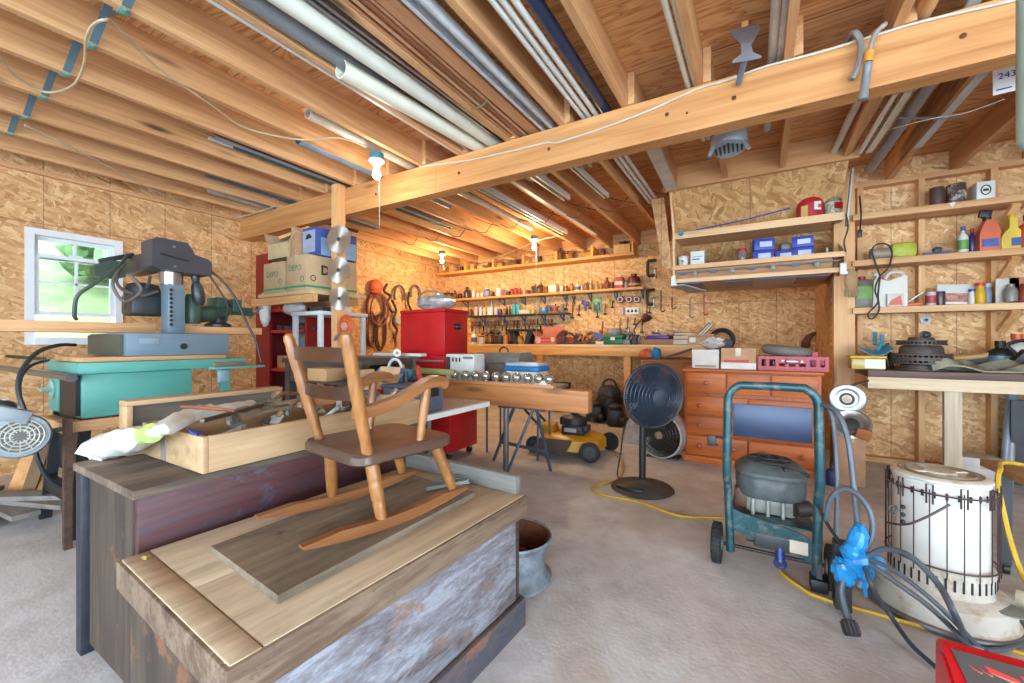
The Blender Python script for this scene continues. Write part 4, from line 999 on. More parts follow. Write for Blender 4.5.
# plank platform above it
pf = thing('plank_platform', 'rough plank platform holding the cartons', 'platform', (-3.8, 2.45, 1.45))
obj('top_plank', MB().box(-4.20, -3.36, 2.20, 2.50, 1.475, 1.508, .002), wood('plat', (206, 190, 140), (176, 150, 100), 'X'), pf)
obj('top_plank', MB().box(-4.20, -3.36, 2.503, 2.80, 1.475, 1.508, .002), wood('plat2', (206, 190, 140), (176, 150, 100), 'X'), pf)
for y_ in (2.23, 2.70): obj('bearer', MB().box(-4.38, -3.36, y_, y_+.04, 1.405, 1.474), PINEX, pf)
obj('bearer', MB().box(-3.5, -3.36, 2.205, 2.228, 1.40, 1.474), PINEX, pf)
# cartons
GST = paint((46, 160, 116), .6)
def depo_box(label, x0, x1, y0, y1, z0, z1):
    t_ = carton('cardboard_box', label, x0, x1, y0, y1, z0, z1, paint((206, 178, 140), .8, 0, .05))
    obj('green_stripe', MB().box(x0-.0008, x1+.0008, y0-.0008, y1+.0008, z0+.025, z0+.045), GST, t_)
    text('lettering', 'DEPO', .075, ((x0+x1)/2-.02, y0-.0015, z1-.115), (math.pi/2, 0, 0), paint((70, 140, 110), .6), t_)
    c = V((x1-.06, y0-.002, z0+.10)); obj('round_mark', MB().torus(c, (0, 1, 0), .024, .003, 20, 5), paint((70, 140, 110), .6), t_)
    return t_
depo_box('left cardboard box with green stripe and lettering on the platform', -4.12, -3.775, 2.21, 2.62, 1.51, 1.80)
tb = depo_box('right, larger cardboard box with green stripe beside the post', -3.725, -3.425, 2.205, 2.74, 1.51, 1.83)
text('lettering', 'DEPO', .12, (-3.4235, 2.50, 1.70), (math.pi/2, 0, math.pi/2), INK, tb, .0006, .004)
c = V((-3.4235, 2.27, 1.62)); obj('round_mark', MB().torus(c, (1, 0, 0), .024, .004, 20, 5), INK, tb)
carton('open_carton', 'open carton with raised flaps on top of the left box', -4.06, -3.72, 2.22, 2.58, 1.832, 1.98, paint((214, 188, 146), .8), True)
obj_ = carton('narrow_carton', 'tall narrow brown carton between open carton and blue box', -3.70, -3.63, 2.23, 2.5, 1.832, 2.10, paint((196, 150, 112), .8))
bb = carton('blue_box', 'blue printed product box behind the top saw blade', -3.60, -3.40, 2.28, 2.72, 1.832, 2.085, paint((62, 84, 160), .45, 0, .1), False, False)
obj('printed_panel', MB().box(-3.595, -3.41, 2.2785, 2.2795, 1.86, 2.06), paint((176, 186, 214), .4), bb)
obj('printed_panel', MB().box(-3.3995, -3.3985, 2.33, 2.71, 1.84, 2.0), paint((150, 190, 230), .4), bb)
b = MB(); b.prism([V((-3.55+dx, 2.277, 1.98+dz)) for dx, dz in ((0, 0), (.10, .01), (.06, .05), (.02, .04))], (0, .001, 0)); obj('printed_picture', b, INK, bb)
one('wood_offcut', 'pine offcut lying on top of the carton flaps', 'offcut', MB().bar((-3.98, 2.30, 2.03), (-3.70, 2.42, 2.12), .06, .03), PINEX).location.z += .02
# soft goods between platform and shelves
def bag(name, label, p, s, mat, n=12, k=9, jit=.14, cat='bag'):
    return one(name, label, cat, MB().sphere((p[0], p[1], p[2]+s[2]), 1, s, n, k, jit), mat)
bag('white_bag', 'white plastic bag hanging over the left edge of the platform', (-4.26, 2.30, 1.20), (.06, .05, .17), WR)
bag('white_bag', 'rumpled white bag on the shelf under the platform', (-3.88, 2.38, 1.302), (.15, .09, .075), paint((214, 208, 210), .7, 0, .1, 20))
one('red_band', 'red printed packet lying beside the rumpled white bag', 'packet', MB().cbox((-4.09, 2.40, 1.37), (.10, .08, .035), (.1, .5, .2), .01), RED)
t_ = thing('power_tool', 'dark power tool lying on the white shelf under platform', 'tool', (-3.52, 2.4, 1.326))
obj('body', MB().box(-3.62, -3.44, 2.36, 2.43, 1.326, 1.385, .015), DGREY, t_); obj('grip', MB().bar((-3.46, 2.395, 1.35), (-3.38, 2.395, 1.345), .04, .035, bev=.01), BLACK, t_)
one('flat_white_box', 'white box lying behind the dark power tool', 'box', MB().box(-3.70, -3.45, 2.50, 2.70, 1.326, 1.39, .006), WHITE)
for k in range(6):
    one('dark_tool', 'dark tool in the row lying on the red shelf', 'tool', MB().cbox((-4.30+.09*k, 2.52+.02*(k % 2), 1.196), (.08, .12, .05), (.1*k, .1, .4*k), .012), paint(((60, 52, 44), (84, 70, 56), (44, 46, 50))[k % 3], .6), 'dark tools on the red shelf')
t_ = thing('helmet_dark', 'dark round shop light on the lower red shelf', 'light', (-4.12, 2.6, .771)); obj('dome', MB().sphere((-4.12, 2.6, .86), .09, (1, 1, .9)), BLACK, t_); obj('rim', MB().torus((-4.12, 2.6, .83), (0, 0, 1), .088, .012), DGREY, t_)
one('yellow_box', 'small yellow wooden box on the red shelf', 'box', MB().box(-4.4, -4.22, 2.5, 2.65, .771, .90, .004), PINE)
# orange cord reel on the post
p = at(345, 326, Y=2.34); t_ = thing('cord_reel', 'orange extension cord coil hung on the post below the blades', 'cord', (p.x, p.y, p.z-.11))
b = MB()
for k in range(7): b.torus(p+V((rnd.uniform(-.008, .008), -.008+.004*k-.01, rnd.uniform(-.008, .008))), (0, 1, 0), .055+.006*k, .0065, 24, 6)
obj('cord_coil', b, OCORD, t_); obj('hub', MB().lathe([(.03, -.02), (.045, 0), (.03, .01)], p, 16, (0, 1, 0)), paint((210, 150, 130), .5), t_)
one('plug_lead', 'black plug lead hanging under the orange coil', 'lead', MB().tube([p+V((0, -.01, -.085)), p+V((.01, -.02, -.14)), p+V((.04, -.02, -.17))], .009, 8).cbox(p+V((.05, -.02, -.175)), (.04, .03, .03), None, .005), BLACK)
one('battery_charger', 'grey arched handle lamp in front of the post', 'lamp', MB().torus(p+V((-.06, -.02, -.13)), (0, 1, 0), .05, .012, 16, 8, .5, -1.57), MGREY)

# dark old cabinet bench in front of the post
OLDW = worn('old_bench', ((46, 38, 34), (78, 64, 54), (104, 86, 72)), 'X', 1, .7); GRW = worn('grey_bench', ((92, 84, 76), (130, 120, 108), (156, 146, 132)), 'X', 1, .75)
ob = thing('old_workbench', 'dark old framed workbench behind the rocking chair', 'workbench', (-2.75, 2.1, 0))
obj('bench_top', MB().box(-3.21, -2.28, 1.86, 2.345, .885, .92, .004), OLDW, ob)
for x in (-3.17, -2.32): obj('leg', MB().box(x-.03, x+.03, 1.88, 1.94, 0, .884), OLDW, ob); obj('leg', MB().box(x-.03, x+.03, 2.28, 2.34, 0, .884), OLDW, ob)
obj('apron', MB().box(-3.139, -2.351, 1.885, 1.91, .74, .884), OLDW, ob); obj('rear_panel', MB().box(-3.139, -2.351, 2.30, 2.32, .12, .884), DKW, ob)
obj('lower_shelf', MB().box(-3.139, -2.351, 1.93, 2.29, .16, .19), DKW, ob)
gb = thing('grey_workbench', 'weathered grey plank workbench in front of the red tool chest', 'workbench', (-2.6, 2.62, 0))
for k in range(3): obj('top_plank', MB().box(-3.18, -2.62, 2.48+.1*k, 2.578+.1*k, .885, .918, .002), GRW, gb)
obj('apron', MB().box(-3.15, -2.65, 2.485, 2.505, .70, .884), GRW, gb)
for x in (-3.12, -2.68): obj('leg', MB().box(x-.025, x+.025, 2.506, 2.556, 0, .884), GRW, gb); obj('leg', MB().box(x-.025, x+.025, 2.72, 2.77, 0, .884), GRW, gb)
p = at(377, 347, Y=2.56)
t_ = thing('paper_roll', 'small roll of white paper lying on the grey workbench', 'roll', p); obj('roll', MB().cyl((-2.72, 2.60, .952), (-2.645, 2.53, .952), .033, None, 20), WHITE, t_); obj('core', MB().cyl((-2.6449, 2.5299, .952), (-2.643, 2.528, .952), .014, None, 14), CARD, t_)
one('white_board', 'long white board lying along the grey workbench', 'board', MB().box(-3.1, -2.5, 2.66, 2.74, .919, .945, .002), WHITE)
one('small_carton', 'small brown carton with red print on the old workbench', 'carton', MB().box(-2.66, -2.46, 1.90, 2.05, .921, 1.0, .003), CARD).location = at(327, 380, X=-2.45)

# white table in front, heaped with tools
wt_ = thing('white_table', 'low white table heaped with tools behind the trunk', 'table', (-1.95, 1.98, 0))
tx0, tx1, ty0, ty1, tz = -2.26, -1.56, 1.60, 2.33, .643
obj('tabletop', MB().prism([V((x, y, tz-.032)) for x, y in ((tx0, ty0), (tx1-.05, ty0), (tx1-.012, ty0+.012), (tx1, ty0+.05), (tx1, ty1), (tx0, ty1))], (0, 0, .0315)), WHITE, wt_); tz += .0023
obj('table_surface', MB().box(tx0+.004, tx1-.02, ty0+.02, ty1-.004, tz-.0021, tz-.0003), paint((196, 172, 162), .6), wt_)
for x in (tx0+.06, tx1-.32):
    for y in (ty0+.12, ty1-.25): obj('leg', MB().cyl((x, y, 0), (x, y, tz-.035), .016), MGREY, wt_)
def at_t(u, v): return at(u, v, z=tz)
tbx = thing('tool_tote', 'blue-grey plastic tote on the white table beside the chair arm', 'tote', (-1.72, 1.80, tz))
obj('body', MB().box(-1.92, -1.60, 1.72, 1.90, tz+.001, tz+.13, .012), paint((92, 106, 124), .5), tbx); obj('lid', MB().box(-1.93, -1.59, 1.71, 1.91, tz+.131, tz+.15, .008), paint((76, 88, 104), .5), tbx)
obj('latch', MB().box(-1.59, -1.582, 1.78, 1.84, tz+.09, tz+.14, .003), BLACK, tbx)
t_ = carton('small_carton', 'open carton with red label on the white table', -2.12, -1.94, 1.66, 1.86, tz+.001, tz+.16, paint((206, 168, 128), .8), True)
obj('red_label', MB().box(-1.9395, -1.9385, 1.69, 1.78, tz+.03, tz+.12), REDINK, t_)
t_ = thing('blue_tool_bag', 'bright blue tool bag among the tools on the white table', 'bag', (-2.10, 2.0, tz))
obj('bag_body', MB().cbox((-2.10, 1.99, tz+.115), (.22, .16, .22), (0, .1, .2), .03), paint((36, 150, 206), .5, 0, .15), t_); obj('handle', MB().torus((-2.10, 1.99, tz+.225), (0, 1, 0), .06, .01, 16, 6, .5, -1.57), paint((200, 204, 206), .5), t_)
for k in range(16):
    p = V((-2.20+.024*k, 1.95+rnd.uniform(-.05, .15), tz+.06+.016*(k % 4))); d = V((rnd.uniform(-.1, .1), rnd.uniform(-.06, .06), rnd.uniform(.03, .10)))
    p.x = min(p.x, -1.80); t_ = thing('hand_tool', 'hand tool in the heap on the white table', 'tool', p-V((0, 0, .05)), 'heaped tools on the white table')
    obj('shaft', MB().bar(p-d, p+d*.4, .016, .022, bev=.002), paint(((128, 130, 130), (70, 72, 76), (176, 174, 166))[k % 3], .4, .5), t_)
    obj('handle', MB().cyl(p+d*.35, p+d*1.4, .017, .014, 10), paint(((196, 60, 50), (60, 62, 64), (206, 150, 80), (60, 110, 170), (110, 104, 96))[k % 5], .5), t_)
for k in range(3): one('tool_tray', ('lowest grey tray under the tool heap on white table', 'middle grey tray under the tool heap on white table', 'top tray under the tool heap on white table')[k], 'tray', MB().box(-2.22, -1.82, 1.90, 2.15, tz+.001+.02*k, tz+.019+.02*k, .003), paint(((120, 122, 122), (146, 132, 116), (104, 108, 112))[k], .5))
one('yellow_level', 'yellow-green spirit level lying across the tool heap', 'level', MB().bar((-2.10, 2.16, tz+.20), (-1.80, 2.25, tz+.19), .022, .04, bev=.003), paint((124, 118, 56), .5))
one('green_funnel', 'small green funnel standing at back of the tool heap', 'funnel', MB().lathe([(.012, 0), (.014, .05), (.045, .11), (.045, .12)], (-2.0, 2.27, tz+.06), 14), GRN)

# red tool chest on red roller cabinet
rcx0, rcx1, rcy0, rcy1 = -2.93, -2.295, 2.80, 3.215
rc = thing('roller_cabinet', 'tall red steel roller cabinet on casters under the tool chest', 'cabinet', (-2.61, 3.0, 0))
obj('cabinet_body', MB().box(rcx0, rcx1, rcy0, rcy1, .075, .925, .006), RED, rc)
for k, z in enumerate((.12, .32, .50, .66, .80)): 
    d_ = obj('drawer', MB().box(rcx0+.02, rcx1-.02, rcy0-.012, rcy0-.0005, z, z+(.18, .16, .14, .12, .10)[k], .003), RED, rc); obj('drawer_pull', MB().box(rcx0+.05, rcx1-.05, rcy0-.03, rcy0-.0125, z+.07, z+.085, .003), ALU, d_)
for x in (rcx0+.07, rcx1-.05):
    for y in (rcy0+.05, rcy1-.06):
        c_ = obj('caster', MB().cyl((x-.014, y, .033), (x+.014, y, .033), .032, None, 16), BLACK, rc); obj('caster_fork', MB().box(x-.022, x+.022, y-.02, y+.02, .05, .0745), STEEL, c_)
tc_ = thing('tool_chest', 'bright red steel tool chest sitting on the roller cabinet', 'tool chest', (-2.64, 3.0, .927))
obj('chest_body', MB().box(-2.915, -2.375, 2.83, 3.17, .927, 1.315, .005), RED, tc_); obj('chest_lid', MB().box(-2.92, -2.37, 2.825, 3.175, 1.316, 1.345, .006), RED, tc_)
hb = obj('side_handle', MB().box(-2.374, -2.366, 2.96, 3.06, 1.16, 1.215, .003), BLACK, tc_); obj('handle_grip', MB().bar((-2.358, 2.975, 1.185), (-2.358, 3.045, 1.185), .014, .014, bev=.003), paint((120, 124, 130), .3, .6), hb)
t_ = thing('silver_bag', 'crumpled silver and white bag lying on the red tool chest', 'bag', (-2.58, 3.0, 1.346))
b = MB(); b.sphere((-2.62, 3.0, 1.42), 1, (.22, .13, .078), 18, 10, .12); obj('bag_body', b, paint((200, 198, 196), .35, .2, .2, 22), t_, ang=20)
obj('bag_strap', MB().tube([(-2.74, 2.88, 1.44), (-2.66, 2.86, 1.50), (-2.55, 2.86, 1.51), (-2.44, 2.9, 1.47)], .008, 6), MGREY, t_)

# things hung on the left wall by the chest
def hung(name, label, cat, b, mat): return one(name, label, cat, b, mat)
XH = LW+.05
p = at(376, 287, X=XH); t_ = thing('baseball_hat', 'round orange cap hung on the left wall', 'cap', (p.x, p.y, p.z-.13)); obj('crown', MB().sphere(p, .125, (.45, 1, .95), 20, 12), paint((224, 98, 52), .6), t_); obj('brim', MB().sphere(p+V((.03, -.06, -.09)), .07, (.5, 1.1, .35)), paint((206, 84, 44), .6), t_)
for k, (u, v, ru, rv, c, n_, lb) in enumerate(((377, 309, 11, 17, (150, 84, 66), 5, 'reddish rope coil hung on left wall under the orange cap'), (372, 330, 6, 18, (120, 66, 54), 3, 'narrow dark red rope loop hung beside the coil'), (381, 332, 6, 20, (106, 74, 60), 3, 'brown strap loop hung right of the red rope loop'), (399, 296, 9, 16, (96, 90, 88), 2, 'grey bent hook hung high on left wall'), (415, 294, 9, 14, (112, 106, 104), 2, 'grey U-shaped hook hung beside the bag'))):
    p = at(u, v, X=XH); s_ = 6.4/412; b = MB()
    for j in range(n_):
        if k < 3: b.torus(p+V((.012*j-.02, rnd.uniform(-.03, .03), rnd.uniform(-.03, .03))), (1, 0, 0), rv*s_*.9, .012, 24, 6, 1, 0, (0, 0, 1), ru*s_)
        else: b.torus(p+V((.012*j, .01*j, 0)), (1, 0, 0), rv*s_*.7, .013, 16, 6, .62, -1.9, (0, 0, 1), ru*s_*.8)
    hung('rope_coil' if k < 3 else 'wall_hook', lb, 'rope' if k < 3 else 'hook', b, paint(c, .6))
for k, (pts, lb) in enumerate(((((387, 284), (384, 291), (390, 296), (387, 303), (391, 311), (395, 312)), 'rusty chain hung left on the wall by orange cap'), (((392, 300), (396, 310), (393, 322), (397, 330), (394, 338)), 'dark chain with hook hung beside the rusty chain'), (((409, 292), (408, 302), (411, 310)), 'short iron bar hook hung near the chest'))):
    hung('hanging_chain', lb, 'chain', MB().tube([at(u, v, X=XH+.02) for u, v in pts], .02, 6), IRON)
p = at(398, 321, X=XH); hung('round_gauge', 'small round white gauge hung on left wall by the chest', 'gauge', MB().lathe([(.06, -.02), (.062, .01), (.05, .02)], p, 16, (1, 0, 0)), paint((190, 190, 186), .4))
p = at(398, 338, X=XH); hung('wood_tag', 'pinkish card tag hung low on left wall by the chest', 'tag', MB().cbox(p, (.008, .07, .16)), paint((222, 168, 140), .6))
# ================================================================= back wall: workbench, shelves and what stands on them
SHW = wood('shelf_wood', (222, 164, 92), (190, 128, 62), 'X', 1, .55, .4)
def xa(u, Y): return at(u, 300, Y=Y).x
wbx0, wbx1, WBY = -5.06, xa(706, 5.42), 5.42
wb = thing('long_workbench', 'long pine workbench along the whole back wall', 'workbench', ((wbx0+wbx1)/2, 5.75, 0))
obj('bench_top', MB().box(wbx0, wbx1, WBY, BW-.01, .975, 1.008, .002), wood('bench_top', (222, 196, 150), (190, 152, 104), 'X', 1, .6, .3), wb)
obj('apron', MB().box(wbx0, wbx1, WBY+.005, WBY+.045, .855, .974, .002), SHW, wb)
for u in (350, 430, 541, 628, 700): 
    X = xa(u, WBY+.09); obj('leg', MB().box(X-.045, X+.045, WBY+.046, WBY+.136, 0, .974), SHW, wb)
obj('rear_rail', MB().box(wbx0, wbx1, BW-.05, BW-.011, .86, .974), SHW, wb)
def shelf(name, label, u0, u1, Y, z, th, x0=None, mt=None):
    X0 = x0 if x0 is not None else xa(u0, Y); X1 = xa(u1, Y)
    t_ = thing(name, label, 'shelf', ((X0+X1)/2, (Y+BW)/2, z-th))
    obj('board', MB().box(X0, X1, Y, BW-.002, z-th, z, .002), mt or SHW, t_); return t_, X0, X1
s1, a_, b_ = shelf('wall_shelf', 'topmost long shelf just below the back joists', 441, 634, 5.78, 2.30, .04, LW+.005)
for k in range(7): obj('shelf_block', MB().box(-5.0+.58*k, -4.96+.58*k, 5.80, BW-.005, 2.301, 2.445), SHW, s1)
SB = paint((74, 106, 142), .5)
s2, a_, b_ = shelf('wall_shelf', 'middle long shelf of jars and tins on back wall', 449, 643, 5.82, 1.815, .035, LW+.12)
for u in (463, 500, 521, 541, 563, 588, 614, 641):
    X = xa(u, 5.9); obj('shelf_bracket', MB().box(X-.01, X+.01, BW-.012, BW-.002, 1.66, 1.779).bar((X, BW-.02, 1.67), (X, 5.88, 1.77), .012, .012).box(X-.012, X+.012, 5.84, BW-.0125, 1.768, 1.779), SB, s2)
s3, a_, b_ = shelf('wall_shelf', 'dark short lower shelf of white tubs on back wall', 466, 566, 5.84, 1.50, .022, None, DKW)
for u in (480, 500, 521, 541, 560):
    X = xa(u, 5.9); obj('shelf_bracket', MB().box(X-.012, X+.012, BW-.012, BW-.002, 1.38, 1.477).bar((X, BW-.02, 1.39), (X, 5.89, 1.47), .012, .012), SB, s3)
def S(u, Y, z): return V((xa(u, Y), Y, z))
def W(px, u, Y): return px/412*(at(u, 300, Y=Y)-V((0, 0, H))).length*.93 if False else px/412*(Y/(.8599+.5105*(u-512)/412))
# --- middle shelf
Y2, z2 = 5.94, 1.8155
AMB = paint((150, 96, 52), .3); BRN = paint((110, 72, 46), .5); DBR = paint((70, 50, 40), .5); LBL = paint((224, 214, 190), .5)
def tins(label, u, w, h, mat, z=z2, Y=Y2, lid=STEEL, band=None, name='tin_can', cat='can'): return can(label, S(u, Y, z), W(w, u, Y)/2, W(h, u, Y), mat, lid, name, cat, band)
def bott(label, u, w, h, mat, cap, z=z2, Y=Y2, band=None, name='bottle'): return bottle(label, S(u, Y, z), W(w, u, Y)/2, W(h, u, Y), mat, cap, name, .4, band)
def jarr(label, u, w, h, mat, lid, z=z2, Y=Y2): return jar(label, S(u, Y, z), W(w, u, Y)/2, W(h, u, Y), mat, lid)
def gadget(name, label, u, w, h, mats, z, Y, cat='tool'):
    """small machine: foot, body, head and spindle"""
    p = S(u, Y, z); w_, h_ = W(w, u, Y), W(h, u, Y); t_ = thing(name, label, cat, p)
    obj('foot', MB().box(p.x-w_*.5, p.x+w_*.5, p.y-.06, p.y+.06, z, z+h_*.16, .004), mats[0], t_)
    obj('body', MB().lathe([(w_*.3, 0), (w_*.34, h_*.2), (w_*.26, h_*.5), (w_*.12, h_*.55)], p+V((0, 0, h_*.161)), 14), mats[1], t_)
    obj('head', MB().cyl(p+V((-w_*.45, 0, h_*.72)), p+V((w_*.42, 0, h_*.66)), h_*.15, h_*.11), mats[0], t_)
    obj('spindle', MB().cyl(p+V((0, 0, h_*.8)), p+V((w_*.1, 0, h_)), h_*.07), mats[-1], t_)
    return t_
gadget('hand_pump', 'brown metal pump at left end of the middle shelf', 449, 11, 9, (IRON, BRN, STEEL), z2, Y2)
jarr('dark squat jar near left end of the middle shelf', 460, 4.5, 5.5, DBR, IRON)
bott('dark pump-top bottle on the left of the middle shelf', 467, 6.5, 12, paint((60, 56, 66), .3), BLACK)
bott('slim white bottle beside the dark pump bottle', 473.6, 3.4, 10.5, WHITE, paint((220, 200, 150)))
jarr('left white tub of a pair on the middle shelf', 478, 3.6, 5, WHITE, WHITE); jarr('right white tub of a pair on the middle shelf', 482, 3.6, 5, CREAM, WHITE)
tins('blue tin with silver lid on the middle shelf', 487, 6, 8, paint((84, 110, 176), .4), band=paint((150, 170, 206), .5))
jarr('small dark jar between blue tin and white mug', 493.5, 2.6, 5, BLACK, IRON)
t_ = tins('white mug-like tin with dark mark on middle shelf', 499, 6, 8.5, WHITE, lid=paint((210, 120, 60)), band=paint((230, 232, 232), .4)); 
tins('slim red and white tin next to white mug', 503.4, 2.4, 7, paint((206, 84, 60)))
tins('flat dark tin in the middle of the shelf', 508, 5, 4.5, DBR)
for k, (u, h) in enumerate(((512, 7), (515.8, 7.5), (519.3, 6.8))): tins('%s of three red tins on the middle shelf' % ('left', 'middle', 'right')[k], u, 3.3, h, paint((190, 48, 40), .4), lid=paint((214, 190, 150)))
p = S(526, Y2, z2); t_ = carton('small_box', 'low brown carton right of the red tins', p.x-.07, p.x+.06, 5.88, 6.0, z2, z2+.075, paint((150, 100, 80), .7))
gadget('brass_gadget', 'cluster of brown tool parts standing on the middle shelf', 535, 8, 10, (BRN, IRON, RUST), z2, Y2); gadget('brass_gadget', 'dark upright tool part right of the brown cluster', 541, 5, 11, (DBR, RUST, IRON), z2, Y2)
jarr('brown glass jar left of the cream box', 546, 5, 7.5, AMB, paint((180, 150, 110)))
p = S(553.5, Y2, z2); t_ = thing('cream_canister', 'square cream canister with rounded shoulders on the middle shelf', 'canister', p); obj('body', MB().box(p.x-.065, p.x+.065, 5.88, 6.0, z2, z2+.13, .012), CREAM, t_); obj('lid', MB().box(p.x-.055, p.x+.055, 5.885, 5.995, z2+.131, z2+.15, .006), paint((200, 190, 160), .4), t_)
for k, (u, w, h, m_, lb) in enumerate(((561.5, 4, 8, LBL, 'left pale jar right of the cream canister'), (566, 4.4, 7, AMB, 'right amber jar right of the cream canister'), (586, 5, 8.5, paint((150, 104, 70), .3), 'taller brown jar in the shelf middle right'), (591, 4.6, 9, paint((176, 140, 100), .3), 'pale brown jar next to taller brown jar'), (596.6, 3.4, 9, paint((206, 176, 130), .2), 'slim clear jar with amber content'))): jarr(lb, u, w, h, m_, STEEL if k % 2 else paint((190, 160, 60)))
bott('white bottle with yellow cap in the shelf right half', 577.5, 6.5, 9.5, WHITE, YEL, band=paint((110, 100, 96), .5))
bott('red-brown figure-shaped bottle on the middle shelf', 607, 5.5, 12, paint((150, 66, 46), .4), paint((120, 44, 34)))
p = S(619.5, Y2, z2); t_ = thing('oil_carton', 'red and white carton bottle with spout on the middle shelf', 'carton', p); obj('body', MB().box(p.x-.055, p.x+.06, 5.88, 5.99, z2, z2+.165, .008), paint((206, 74, 56), .4), t_); obj('white_band', MB().box(p.x-.0555, p.x+.0605, 5.879, 5.991, z2+.05, z2+.10), paint((236, 220, 206), .4), t_); obj('spout', MB().cyl((p.x, 5.93, z2+.165), (p.x, 5.93, z2+.20), .03, .025), WHITE, t_)
p = S(634, Y2, z2); t_ = thing('thermos_jug', 'dark red round-topped jug at right end of the middle shelf', 'jug', p); obj('body', MB().lathe([(.08, 0), (.085, .02), (.085, .11), (.075, .15), (.04, .17)], p, 20), paint((110, 40, 36), .4), t_); obj('light_band', MB().lathe([(.0857, .03), (.0857, .06)], p, 20), paint((196, 160, 130), .5), t_); obj('lid', MB().lathe([(.042, .168), (.045, .195), (.02, .205)], p, 14), paint((80, 40, 36), .4), t_)
# --- top shelf
z1_, Y1_ = 2.3005, 5.93
carton('small_box', 'small wooden box at left end of the topmost shelf', S(454, Y1_, 0).x-.05, S(454, Y1_, 0).x+.05, 5.84, 5.98, z1_, z1_+.12, PINE, False, False)
jarr('dark jar at left end of the topmost shelf', 461.5, 4, 5.5, DBR, IRON, z1_, Y1_)
for k, (u, w, h, lb) in enumerate(((468, 5, 5, 'left pine offcut block on the topmost shelf'), (474, 4, 6, 'middle pine offcut block on the topmost shelf'), (482, 6, 4, 'low long pine offcut on the topmost shelf'), (528, 5, 5, 'pine offcut block near middle of the topmost shelf'))):
    p = S(u, Y1_, z1_); one('wood_offcut', lb, 'offcut', MB().box(p.x-W(w, u, Y1_)/2, p.x+W(w, u, Y1_)/2, 5.86, 5.97, z1_, z1_+W(h, u, Y1_), .003), PINE)
gadget('shop_lamp', 'dark lamp with round head on the topmost shelf', 560, 9, 13, (DBR, BRN, IRON), z1_, 5.9); gadget('shop_lamp', 'smaller brown lamp right of the dark lamp on topmost shelf', 571, 9, 11, (BRN, AMB, paint((206, 150, 60))), z1_, 5.9)
p = S(624.5, 5.9, z1_); carton('cardboard_box', 'brown cardboard box of dark parts at right end of the topmost shelf', p.x-.13, p.x+.13, 5.80, 6.02, z1_, z1_+.125, paint((214, 170, 112), .8))
gadget('dark_parts', 'dark machine parts on top of the brown topmost carton', 624.5, 13, 5, (DGREY, BLACK, IRON), z1_+.127, 5.9)
# --- lower dark shelf
z3, Y3 = 1.5005, 5.94
bott('tall white bottle at left of the dark lower shelf', 480.6, 3.4, 11, WHITE, paint((150, 120, 190)), z3, Y3); bott('second white bottle with grey cap on the dark lower shelf', 484.6, 3, 10, CREAM, DGREY, z3, Y3)
jarr('wide white tub with lid on dark lower shelf', 490.5, 6.5, 8, WHITE, WHITE, z3, Y3); jarr('white tub right of the wide tub', 496, 3.6, 7.5, CREAM, WHITE, z3, Y3)
bott('tall silver-topped bottle behind the white tubs', 491.8, 3.4, 15, paint((196, 190, 180), .3), STEEL, z3, 6.01); jarr('blue jar right of the white tubs', 500, 4, 6, paint((70, 70, 150), .3), BLUE, z3, Y3)
bott('slim black bottle in the middle of the lower shelf', 507, 2.4, 8, BLACK, BLACK, z3, Y3); bott('slim black spray bottle beside cyan tin', 510, 2.4, 9, DGREY, BLACK, z3, Y3)
for k, u in enumerate((514, 518.4)): tins('%s cyan tin of the pair on lower shelf' % ('left', 'right')[k], u, 4, 10, paint((70, 190, 206), .4), z3, Y3, paint((60, 160, 180)))
p = S(525.5, Y3, z3); t_ = thing('white_tray', 'long white tray of small parts on the lower shelf', 'tray', p); obj('tray_body', MB().box(p.x-.09, p.x+.10, 5.87, 6.0, z3, z3+.06, .008), CREAM, t_); obj('tray_rim', MB().box(p.x-.095, p.x+.105, 5.865, 6.005, z3+.0605, z3+.068, .002), WHITE, t_)
bott('yellow squeeze bottle on the lower shelf', 533, 4, 7, paint((226, 190, 80), .4), WHITE, z3, Y3); bott('grey spray bottle on the lower shelf', 538.5, 3, 11.5, paint((160, 160, 150), .4), paint((190, 176, 150)), z3, Y3)
p = S(545, Y3, z3); carton('small_box', 'bright blue box on the lower shelf', p.x-.055, p.x+.05, 5.88, 5.98, z3, z3+.105, paint((52, 140, 196), .5))
gadget('router_tool', 'grey and red power tool at right end of the lower shelf', 555, 10, 9, (MGREY, paint((170, 60, 56)), DGREY), z3, Y3)
# --- things hung on the back wall
YH = BW-.03
def hang(name, label, cat, b, mat): return one(name, label, cat, b, mat)
def clampC(u, v, w, h, label):
    p = at(u, v, Y=YH-.02); w_, h_ = W(w, u, 6), W(h, u, 6); t_ = thing('c_clamp', label, 'clamp', p-V((0, 0, h_/2)))
    obj('frame', MB().tube([p+V((w_*.5, 0, h_*.5)), p+V((-w_*.1, 0, h_*.5)), p+V((-w_*.5, 0, h_*.42)), p+V((-w_*.5, 0, -h_*.42)), p+V((-w_*.1, 0, -h_*.5)), p+V((w_*.4, 0, -h_*.5))], .022, 8, 3), IRON, t_)
    obj('screw', MB().cyl(p+V((w_*.4, 0, -h_*.7)), p+V((w_*.4, 0, -h_*.1)), .013), STEEL, t_); obj('swivel_pad', MB().cyl(p+V((w_*.4, 0, -h_*.1)), p+V((w_*.4, 0, -h_*.05)), .024), IRON, t_)
clampC(652, 268, 8, 15, 'large dark C clamp hung at right end of middle shelf'); clampC(651, 297, 7, 14, 'second C clamp hung below the large clamp'); 
